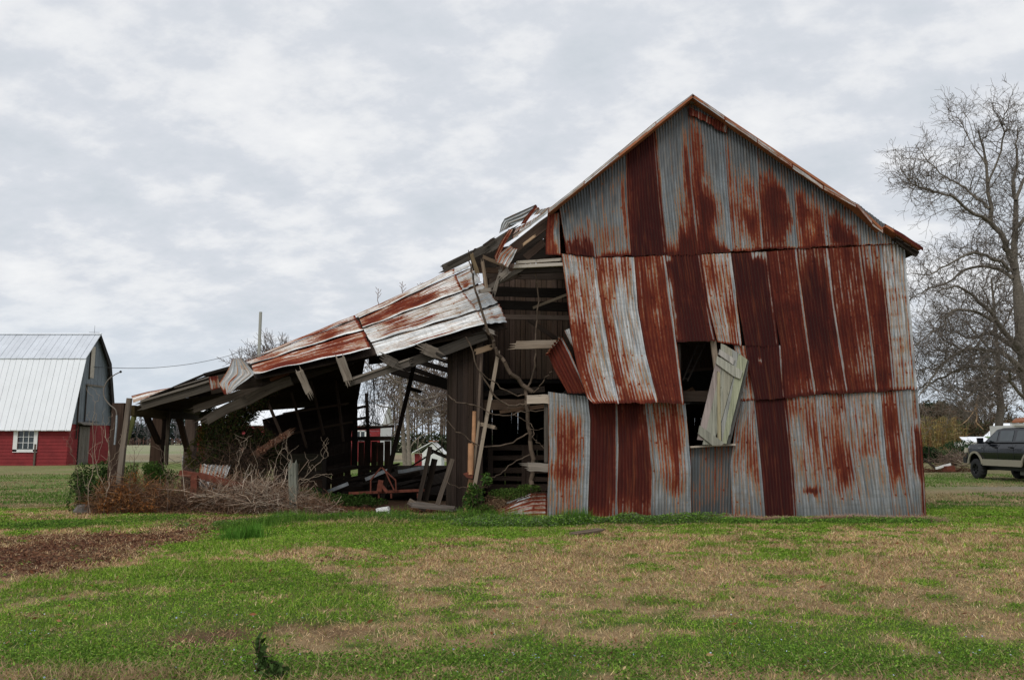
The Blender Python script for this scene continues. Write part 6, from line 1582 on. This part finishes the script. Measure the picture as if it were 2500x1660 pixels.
# ================================================================== THE PICKUP
def truck():
    Xs = P(2383, 1140, 34.5)[0] ; Yf = 34.5 + .78
    W = 1.95
    e = empty('pickup_truck', (Xs + W / 2, Yf - 2.9, 0), 'black pickup truck with tan lower trim and big off road tyres parked at the right', 'truck')
    def L(s, t, z): return np.array([Xs + t, Yf - s, z])
    def arch(c, r, z0, n=12):
        a0 = math.asin((z0 - .46) / r) if z0 > .46 else 0
        return [(c + math.cos(a) * r, .46 + math.sin(a) * r * 1.28) for a in np.linspace(a0, math.pi - a0, n)]
    A1, A2 = arch(.78, .50, .60), arch(4.42, .50, .60)
    prof = [(.02, .62), (-.06, .95), (.0, 1.22), (.12, 1.36), (.45, 1.45), (1.0, 1.52), (1.45, 1.56), (4.5, 1.56), (5.75, 1.54), (5.80, .80), (5.78, .62)] + A2 + A1
    prism('chassis', [L(s, .10, z) for s, z in prof], (W - .20, 0, 0), 'dark_plastic', e)
    ss = sorted(set(np.round(np.concatenate([np.linspace(-.04, 5.8, 60), [p[0] for p in A1 + A2]]), 3)))
    topz = lambda s_: float(np.interp(s_, [-.06, .0, .12, .45, 1.0, 1.45, 4.5, 5.75], [1.15, 1.28, 1.37, 1.46, 1.53, 1.565, 1.565, 1.55]))
    def botz(s_):
        for A_ in (A1, A2):
            xs_ = [p[0] for p in A_]
            if min(xs_) <= s_ <= max(xs_):
                q = sorted(A_); return float(np.interp(s_, [p[0] for p in q], [p[1] for p in q]))
        return .62
    bow = lambda z_: float(np.interp(z_, [.6, .85, 1.1, 1.28, 1.34, 1.45, 1.57], [.055, .022, .0, .008, .022, .05, .12]))
    V = []; nr = 12
    for side in (0, 1):
        for s_ in ss:
            zb, zt = botz(s_), topz(s_); nose = .18 * max(0, 1 - (s_ + .05) / .45) ** 2
            for k in range(nr):
                z_ = zb + (zt - zb) * k / (nr - 1); x_ = bow(z_) + nose; V.append(L(s_, x_ if side == 0 else W - x_, z_))
    F = []; m = len(ss)
    for side in (0, 1):
        for i in range(m - 1):
            for k in range(nr - 1):
                a_ = side * m * nr + i * nr + k; F.append((a_, a_ + 1, a_ + nr + 1, a_ + nr))
    for i in range(m - 1):
        a_, b_ = i * nr + nr - 1, m * nr + i * nr + nr - 1; F.append((a_, b_, b_ + nr, a_ + nr))
    for k in range(nr - 1): F.append((k, k + 1, m * nr + k + 1, m * nr + k)); F.append(((m - 1) * nr + k, (m - 1) * nr + k + 1, (2 * m - 1) * nr + k + 1, (2 * m - 1) * nr + k))
    mk('body', V, F, 'black_paint', e)
    # tan lower cladding and wheel flares on both sides
    for t in (-.03, W):
        for s0, s1 in ((1.30, 3.90),):
            prism('cladding', [L(s0, t, .60), L(s0, t, .86), L(s1, t, .86), L(s1, t, .60)], (.03, 0, 0), 'tan_paint', e)
        prism('cladding', [L(4.94, t, .60), L(4.94, t, .86), L(5.76, t, .86), L(5.76, t, .60)], (.03, 0, 0), 'tan_paint', e)
        for A_ in (A1, A2):
            o = [L(s, t + (.0 if t > 0 else -.02), z) for s, z in A_]; c = (A_[0][0] + A_[-1][0]) / 2
            o2 = [L(c + (s - c) * 1.17, t + (.0 if t > 0 else -.02), .46 + (z - .46) * 1.13) for s, z in A_]
            prism('wheel_flare', o + o2[::-1], (.05, 0, 0), 'tan_paint', e)
    prism('bumper', [L(-.12, -.02, .66), L(-.12, -.02, .92), L(.12, -.02, .92), L(.12, -.02, .66)], (W + .04, 0, 0), 'dark_plastic', e)
    prism('bumper', [L(5.75, .0, .66), L(5.75, .0, .86), L(5.95, .0, .86), L(5.95, .0, .66)], (W, 0, 0), 'galvanised', e)
    # cab
    b = [L(1.42, .05, 1.55), L(4.55, .05, 1.55), L(4.55, W - .05, 1.55), L(1.42, W - .05, 1.55)]
    r = [L(2.12, .22, 2.08), L(4.38, .22, 2.10), L(4.38, W - .22, 2.10), L(2.12, W - .22, 2.08)]
    tp = [L(2.45, .30, 2.14), L(4.2, .30, 2.15), L(4.2, W - .30, 2.15), L(2.45, W - .30, 2.14)]
    V = b + r + tp; F = [(0, 1, 5, 4), (1, 2, 6, 5), (2, 3, 7, 6), (3, 0, 4, 7), (4, 5, 9, 8), (5, 6, 10, 9), (6, 7, 11, 10), (7, 4, 8, 11), (8, 9, 10, 11)]
    mk('cab', V, F, 'black_paint', e)
    def sidept(s, z, o=0.012): f = (z - 1.55) / .54; return L(s, .05 + .17 * f - o, z)
    for q, nm, m in (([(1.62, 1.60), (2.28, 1.60), (2.28, 2.00), (2.12, 2.02)], 'window', 'glass_dark'), ([(2.42, 1.60), (3.30, 1.60), (3.30, 2.02), (2.42, 2.02)], 'window', 'glass_dark'), ([(3.52, 1.60), (4.40, 1.60), (4.32, 2.02), (3.52, 2.02)], 'window', 'glass_dark')):
        prism(nm, [sidept(*p) for p in q], (.01, 0, 0), m, e)
    prism('windshield', [L(1.44, .14, 1.58), L(1.44, W - .14, 1.58), L(2.06, W - .30, 2.05), L(2.06, .30, 2.05)], (0, .012, .01), 'glass_dark', e)
    for s in (1.42, 2.35, 3.41, 4.55): prism('door_seam', [L(s, -.002, .88), L(s + .012, -.002, .88), L(s + .012, -.002, 1.55), L(s, -.002, 1.55)], (.004, 0, 0), 'dark_plastic', e)
    for s in (2.10, 3.14): prism('door_handle', [L(s, -.035, 1.34), L(s + .2, -.035, 1.34), L(s + .2, -.035, 1.38), L(s, -.035, 1.38)], (.04, 0, 0), 'dark_plastic', e)
    mir = prism('mirror', [L(1.60, -.30, 1.50), L(1.50, -.30, 1.50), L(1.48, -.30, 1.74), L(1.60, -.30, 1.74)], (.22, 0, 0), 'black_paint', e)
    prism('arm', [L(1.56, -.08, 1.52), L(1.66, -.08, 1.52), L(1.66, -.08, 1.58), L(1.56, -.08, 1.58)], (.14, 0, 0), 'dark_plastic', mir)
    prism('headlight', [L(-.02, -.012, 1.12), L(.10, -.012, 1.12), L(.14, -.012, 1.32), L(.02, -.012, 1.30)], (.3, 0, 0), 'lamp_lens', e)
    prism('badge', [L(1.06, -.012, 1.30), L(1.28, -.012, 1.31), L(1.28, -.012, 1.34), L(1.06, -.012, 1.34)], (.012, 0, 0), 'galvanised', e)
    prism('underbody', [L(.3, .3, .42), L(5.5, .3, .42), L(5.5, .3, .64), L(.3, .3, .64)], (W - .6, 0, 0), 'dark_plastic', e)
    for s in (.78, 4.42): tube('axle', [L(s, .1, .44), L(s, W - .1, .44)], .06, .06, 'dark_plastic', e, sub=1, k=8)
    # wheels
    for s in (.78, 4.42):
        for t in (-.04, W + .04):
            sgn = -1 if t < 0 else 1; c = L(s, t - sgn * .15, .43); nseg = 36
            rings = [(.15, .22), (.155, .30), (.13, .40), (.08, .43), (-.08, .43), (-.13, .40), (-.15, .3), (-.15, .2)]; V = []; F = []
            for j in range(nseg):
                a = j / nseg * 6.2832; k = 1.0 + (.02 if j % 2 else -.02)
                for x, rr in rings:
                    q = rr * (k if rr > .39 else 1); V.append((c[0] + sgn * x, c[1] + math.cos(a) * q, c[2] + math.sin(a) * q))
            m = len(rings)
            for j in range(nseg):
                for i in range(m - 1): F.append((j * m + i, j * m + i + 1, ((j + 1) % nseg) * m + i + 1, ((j + 1) % nseg) * m + i))
            w = mk('wheel', V, F, 'rubber', e)
            V, F = [], []
            for j in range(20):
                a = j / 20 * 6.2832
                for x, rr in ((.13, .235), (.10, .21), (.04, .20), (.04, .0)): V.append((c[0] + sgn * x, c[1] + math.cos(a) * rr, c[2] + math.sin(a) * rr))
            for j in range(20):
                for i in range(3): F.append((j * 4 + i, j * 4 + i + 1, ((j + 1) % 20) * 4 + i + 1, ((j + 1) % 20) * 4 + i))
            rim = mk('rim', V, F, 'rim_metal', w)
            for j in range(6):
                a = j / 6 * 6.2832; d = np.array([0, math.cos(a), math.sin(a)]); beam('spoke', c + np.array([sgn * .09, 0, 0]) + d * .03, c + np.array([sgn * .11, 0, 0]) + d * .21, .05, .03, 'rim_metal', rim, up=(1, 0, 0), n=1)


truck()
mp = px_beam('white_marker_post', (2497, 1160), (2497, 1143), 8, 33.0, .1, 'white_paint'); tag(mp, 'short white post just behind the truck at the right edge', 'post')

# ================================================================== GRASS AND LITTER
def blades(n, ylo, yhi, kind, name, label, cat):
    """short turf as separate blades standing where the cover says"""
    u = rng.random(n); y = np.sqrt(ylo ** 2 + (yhi ** 2 - ylo ** 2) * u) if yhi < 40 else rng.uniform(ylo, yhi, n)
    x = (rng.random(n) * 2 - 1) * (y * .68 + .6)
    g, s = cover(x, y)
    return x, y, g, s


def turf(name, label, n, ylo, yhi, mode):
    x, y, g, s = blades(n, ylo, yhi, 0, 0, 0, 0)
    inb = (y > 17.15) & (x > .75) & (x < XR + .1)
    shed = (y > 18.5) & (x < .8) & (x > -8.6)
    if mode == 'green': keep = (rng.random(n) < .10 + .90 * sst(.28, .66, g)) & (s < rng.uniform(.45, .8, n))
    elif mode == 'tan': keep = (rng.random(n) < 1 - .74 * sst(.28, .78, g)) & (s < rng.uniform(.4, 1.1, n))
    else: keep = (rng.random(n) < sst(.45, .7, g)) & (s < rng.uniform(.5, .9, n))
    keep &= ~inb & ~shed
    x, y, g = x[keep], y[keep], g[keep]; m = len(x); z = hgt(x, y) - .004
    dist = y / 8.0
    if mode in ('green', 'tan'):
        tall = vnoise(x * 1.3, y * 1.7, 77)
        h = rng.uniform(.014, .044, m) * (.7 + .8 * tall) * (1.1 if mode == 'green' else 1.0) * np.clip(dist, .8, 1.6) ** .5
        w = rng.uniform(.0026, .0048, m) * np.clip(dist, .8, 3.2)
        a = rng.random(m) * 6.283; ln = rng.uniform(.1, .9, m) * (1.0 if mode == 'green' else 1.7)
        dx, dy = np.cos(a), np.sin(a); b = rng.random(m) * 6.283; bx, by = np.cos(b), np.sin(b)
        B = np.stack([x, y, z], 1); side = np.stack([bx, by, bx * 0], 1) * w[:, None]
        mid = B + np.stack([dx * ln * h * .4, dy * ln * h * .4, h * .6], 1); tip = B + np.stack([dx * ln * h * 1.3, dy * ln * h * 1.3, h * (1.05 - .3 * ln)], 1)
        V = np.stack([B - side, B + side, mid + side * .7, tip, mid - side * .7], 1).reshape(-1, 3)
        F = (np.arange(m)[:, None] * 5 + np.array([[0, 1, 2, 4]])); F2 = (np.arange(m)[:, None] * 5 + np.array([[4, 2, 3, 3]]))
        # blades as one quad and one degenerate-free tip: build tips as narrow quads
        V = np.stack([B - side, B + side, tip + side * .25, tip - side * .25], 1).reshape(-1, 3); F = np.arange(m * 4).reshape(m, 4)
        if mode == 'green': pal = [(.21, .34, .035), (.15, .27, .03), (.28, .41, .05), (.10, .19, .022), (.34, .40, .10)]
        else: pal = [(.62, .45, .25), (.52, .36, .19), (.70, .54, .33), (.38, .23, .13), (.44, .31, .16), (.26, .14, .08)]
        c = pick_cols(m, pal, .15); tone = (.45 + .55 * fbm(x * .8, y * 1.1, 91) + .75 * fbm(x * 5, y * 6, 92, 3))[:, None]; C = np.repeat(c * tone, 4, axis=0)
    else:
        C0 = np.stack([x, y, z + rng.uniform(.01, .04, m)], 1)
        sz = rng.uniform(.006, .012, m) * np.clip(dist, .8, 2.4)
        V, F, C = leaf_mesh(C0, sz, pick_cols(m, [(.20, .34, .035), (.14, .27, .03), (.26, .42, .055), (.09, .17, .02)], .15) * (.75 + .5 * fbm(x * .8, y * 1.1, 91))[:, None], .65, .8)
    return tag(mk(name, V, F, 'blade', col=C), label, 'grass', kind='stuff')


turf('green_grass', 'short green winter grass on the lawn before the barn', 470000, 4.9, 19.5, 'green')
turf('dry_grass', 'dry tan stubble grass mixed through the lawn', 420000, 4.9, 19.5, 'tan')
turf('clover', 'small clover leaves spread through the green patches', 380000, 4.9, 19.0, 'clover')


def litter(n, name, label, pal, size, box_, kind='stuff', cat='leaves', flat=.6, asp=.35, lift=.015, cond=None):
    x = rng.uniform(box_[0], box_[1], n); y = rng.uniform(box_[2], box_[3], n)
    if cond is not None: k = cond(x, y); x, y = x[k], y[k]
    C = np.stack([x, y, hgt(x, y) + rng.uniform(.004, lift, len(x))], 1)
    V, F, c = leaf_mesh(C, size * rng.uniform(.5, 1.3, len(x)), pick_cols(len(x), pal, .2), flat, asp)
    return tag(mk(name, V, F, 'blade', col=c), label, cat, kind=kind)


soilc = lambda x, y: cover(x, y)[1] > rng.uniform(.35, .8, len(x))
litter(60000, 'fallen_leaves', 'brown leaf litter on the bare strip at the left', [(.20, .09, .05), (.14, .06, .04), (.27, .14, .08), (.10, .045, .03)], .035, (-11, 1, 10, 19.2), cond=soilc)
litter(1300, 'fallen_leaves', 'scattered tan fallen leaves over the lawn', [(.42, .24, .13), (.32, .15, .08), (.25, .10, .05)], .032, (-12, 12, 5, 18), flat=.5, asp=.4, lift=.05)
litter(900, 'tiny_flowers', 'tiny pale blue flowers dotted through the near clover', [(.50, .58, .88), (.6, .66, .9)], .008, (-4.5, 4.5, 5.2, 7.6), flat=.8, asp=.8, lift=.07, cat='flowers', cond=lambda x, y: (cover(x, y)[0] > .5) & (vnoise(x * 1.5, y * 1.5, 5) > .5))


def strip_weeds(name, label, pts, n, wid, hmax, pal, mode='leaf', size=.018, cat='weeds'):
    P_ = np.array([G(*p) for p in pts]); t = rng.random(n); d = np.r_[0, np.cumsum(np.linalg.norm(np.diff(P_, axis=0), axis=1))]; d /= d[-1]
    x = np.interp(t, d, P_[:, 0]) + rng.normal(0, wid, n); y = np.interp(t, d, P_[:, 1]) + rng.normal(0, wid * .8, n)
    lump = vnoise(x * 2.2, y * 2.2, 123); k = lump > .25; x, y, lump = x[k], y[k], lump[k]; m = len(x); z = hgt(x, y)
    if mode == 'leaf':
        C = np.stack([x, y, z + rng.random(m) ** 1.3 * hmax * (.4 + .9 * lump)], 1); V, F, c = leaf_mesh(C, size * rng.uniform(.5, 1.4, m), pick_cols(m, pal, .2), .2, .5)
    else:
        h = hmax * rng.uniform(.4, 1.1, m) * (.4 + .8 * lump); a = rng.random(m) * 6.283; ln = rng.uniform(.1, .7, m) if mode == 'blade' else rng.uniform(1.0, 3.0, m)
        B = np.stack([x, y, z], 1); tip = B + np.stack([np.cos(a) * ln * h, np.sin(a) * ln * h, h], 1); s = np.stack([-np.sin(a), np.cos(a), a * 0], 1) * size * .25
        V = np.stack([B - s, B + s, tip + s * .2, tip - s * .2], 1).reshape(-1, 3); F = np.arange(m * 4).reshape(m, 4); c = np.repeat(pick_cols(m, pal, .2), 4, axis=0)
    return tag(mk(name, V, F, 'blade', col=c), label, cat, kind='stuff')


gp_ = [(.13, .24, .035), (.09, .18, .03), (.18, .30, .05), (.06, .12, .025)]
strip_weeds('broadleaf_weeds', 'knee low green weeds along the front of the brush and shed floor', [(480, 1290), (700, 1275), (900, 1268), (1100, 1275), (1330, 1282)], 26000, .28, .16, gp_ + [(.16, .20, .10)])
strip_weeds('tall_grass', 'tufts of longer bright green grass along the shed front', [(560, 1298), (720, 1275), (900, 1272), (1120, 1270), (1340, 1276)], 5200, .22, .24, [(.11, .23, .03), (.08, .18, .025), (.16, .27, .05)], 'blade', .022)
strip_weeds('broadleaf_weeds', 'grey green weeds along the foot of the iron wall', [(1340, 1280), (1450, 1278), (1600, 1272), (1750, 1270)], 15000, .11, .17, [(.13, .18, .08), (.19, .23, .13), (.08, .14, .04), (.07, .13, .03)])
strip_weeds('tall_grass', 'green grass tuft at the left foot of the iron wall', [(1370, 1280), (1440, 1280)], 900, .12, .32, [(.11, .23, .03), (.08, .18, .025)], 'blade', .024)
strip_weeds('straw', 'pinkish dry straw along the right foot of the iron wall', [(1740, 1272), (1900, 1273), (2100, 1276), (2280, 1278)], 13000, .14, .12, [(.46, .30, .21), (.30, .18, .13), (.44, .32, .24)], 'straw', .02, cat='straw')
strip_weeds('tall_grass', 'single dense tussock of bright grass before the brush pile', [(575, 1318), (610, 1314)], 1500, .13, .30, [(.10, .25, .03), (.08, .20, .025), (.14, .30, .05)], 'blade', .024)
strip_weeds('straw', 'bent yellow straw in the grass left of the overgrown mound', [(760, 1280), (1000, 1275), (1140, 1270)], 700, .3, .14, [(.46, .34, .18), (.4, .28, .14)], 'straw', .03, cat='straw')
strip_weeds('broadleaf_weeds', 'green weeds among the leaf litter at the far left', [(0, 1290), (150, 1290), (330, 1275), (430, 1270)], 9000, .35, .12, gp_)
strip_weeds('straw', 'dry grass clumps along the near edge of the lawn', [(0, 1655), (300, 1658), (520, 1655), (900, 1652), (1000, 1640), (1500, 1650), (2000, 1640), (2500, 1640)], 2200, .30, .06, [(.42, .31, .17), (.34, .24, .13), (.5, .38, .22)], 'straw', .012, cat='straw')
strip_weeds('broadleaf_weeds', 'thick low weeds along the near edge of the lawn', [(0, 1600), (600, 1625), (1300, 1625), (1900, 1610), (2500, 1620)], 26000, .34, .05, [(.15, .27, .035), (.10, .2, .03), (.2, .33, .06), (.08, .15, .025)], size=.012)
strip_weeds('straw', 'matted dead grass at the near lower left', [(120, 1650), (240, 1656), (480, 1652)], 1300, .16, .07, [(.42, .31, .18), (.34, .23, .13)], 'straw', .012, cat='straw')
# sparser turf beside and beyond the barn
for nm, lb, pal, n in (('green_grass', 'mown green grass of the yard beyond the barn', [(.10, .19, .03), (.13, .22, .045), (.08, .15, .03)], 90000), ('dry_grass', 'dry grass of the yard beyond the barn', [(.36, .29, .16), (.30, .23, .12)], 60000)):
    y = 19 + 21 * rng.random(n) ** 1.3; x = (rng.random(n) * 2 - 1) * (y * .70)
    k = ((x < -8.8) | (x > XR + .2) | (y > 30)) & ((vnoise(x * .4, y * .4, 7) + vnoise(x * 1.3, y * 1.6, 8) > .9) == (nm == 'green_grass')) & ~((np.abs(y - 27 - .1 * (x - 17)) < 1.5) & (x > 13)); x, y = x[k], y[k]; m = len(x)
    h = rng.uniform(.03, .07, m); a = rng.random(m) * 6.283; B = np.stack([x, y, hgt(x, y) - .005], 1); s = np.stack([np.cos(a), np.sin(a), a * 0], 1) * .014; t = B + np.stack([np.sin(a) * h * .5, np.cos(a) * h * .5, h], 1)
    V = np.stack([B - s, B + s, t + s * .3, t - s * .3], 1).reshape(-1, 3); tag(mk(nm, V, np.arange(m * 4).reshape(m, 4), 'blade', col=np.repeat(pick_cols(m, pal, .2), 4, axis=0)), lb, 'grass', kind='stuff')

# separate low weeds and tufts strewn over the lawn
def rosettes(name, label, n, pal, rad, hh, k, size, cat, cond):
    x = rng.uniform(-13, 13, n); y = 5.2 + 12 * rng.random(n) ** 1.2; q = (np.abs(x) < y * .7) & cond(x, y); x, y = x[q], y[q]
    m = len(x) * k; X_ = np.repeat(x, k) + rng.normal(0, rad, m); Y_ = np.repeat(y, k) + rng.normal(0, rad, m); C = np.stack([X_, Y_, hgt(X_, Y_) + rng.random(m) * hh], 1)
    V, F, c = leaf_mesh(C, size * rng.uniform(.5, 1.4, m), pick_cols(m, pal, .2), .35, .45); return tag(mk(name, V, F, 'blade', col=c), label, cat, kind='stuff')


rosettes('broadleaf_weeds', 'small leafy weed clumps strewn over the lawn', 900, [(.14, .26, .035), (.09, .18, .03), (.2, .31, .06)], .06, .05, 34, .013, 'weeds', lambda x, y: cover(x, y)[0] > .35)
rosettes('dry_tufts', 'small dry tufts strewn over the lawn', 700, [(.5, .36, .2), (.36, .24, .13), (.2, .12, .07)], .07, .04, 30, .014, 'tufts', lambda x, y: cover(x, y)[0] < .75)
strip_weeds('broadleaf_weeds', 'taller green weeds where the lawn meets the iron wall and the mound', [(1120, 1285), (1250, 1288), (1340, 1284), (1500, 1279), (1660, 1277), (1760, 1276)], 15000, .14, .20, [tuple(c * 1.3 for c in q) for q in gp_] + [(.20, .25, .13), (.15, .2, .1)])
strip_weeds('broadleaf_weeds', 'thin green fringe under the right half of the iron wall', [(1760, 1278), (2000, 1280), (2280, 1282)], 15000, .17, .12, [tuple(c * 1.25 for c in q) for q in gp_])

# kinds that stand more than once share a group
GROUPS = {'reed_stalk': 'feathery seed stalks over the tin roof', 'leaning_board': 'boards leaning in and beside the shed', 'fallen_sheet': 'loose corrugated sheets on the ground', 'bare_tree': 'leafless trees',
          'slim_tree': 'slim trees behind the shed', 'twig': 'twigs and canes rising from the brush', 'dead_sapling': 'thin saplings at the shed front', 'far_house': 'tiny far buildings', 'outbuilding': 'small outbuildings by the truck',
          'footing_stone': 'stone footings', 'fallen_board': 'boards lying at the plank wall', 'evergreen_bush': 'green bushes by the front post', 'vine_thicket': 'vines on the shed', 'bush': 'bushes in the right background'}
for o in list(SC.objects):
    k = re.sub(r'\.\d+$', '', o.name)
    if o.parent is None and k in GROUPS and 'label' in o and o.get('kind') is None: o['group'] = GROUPS[k]
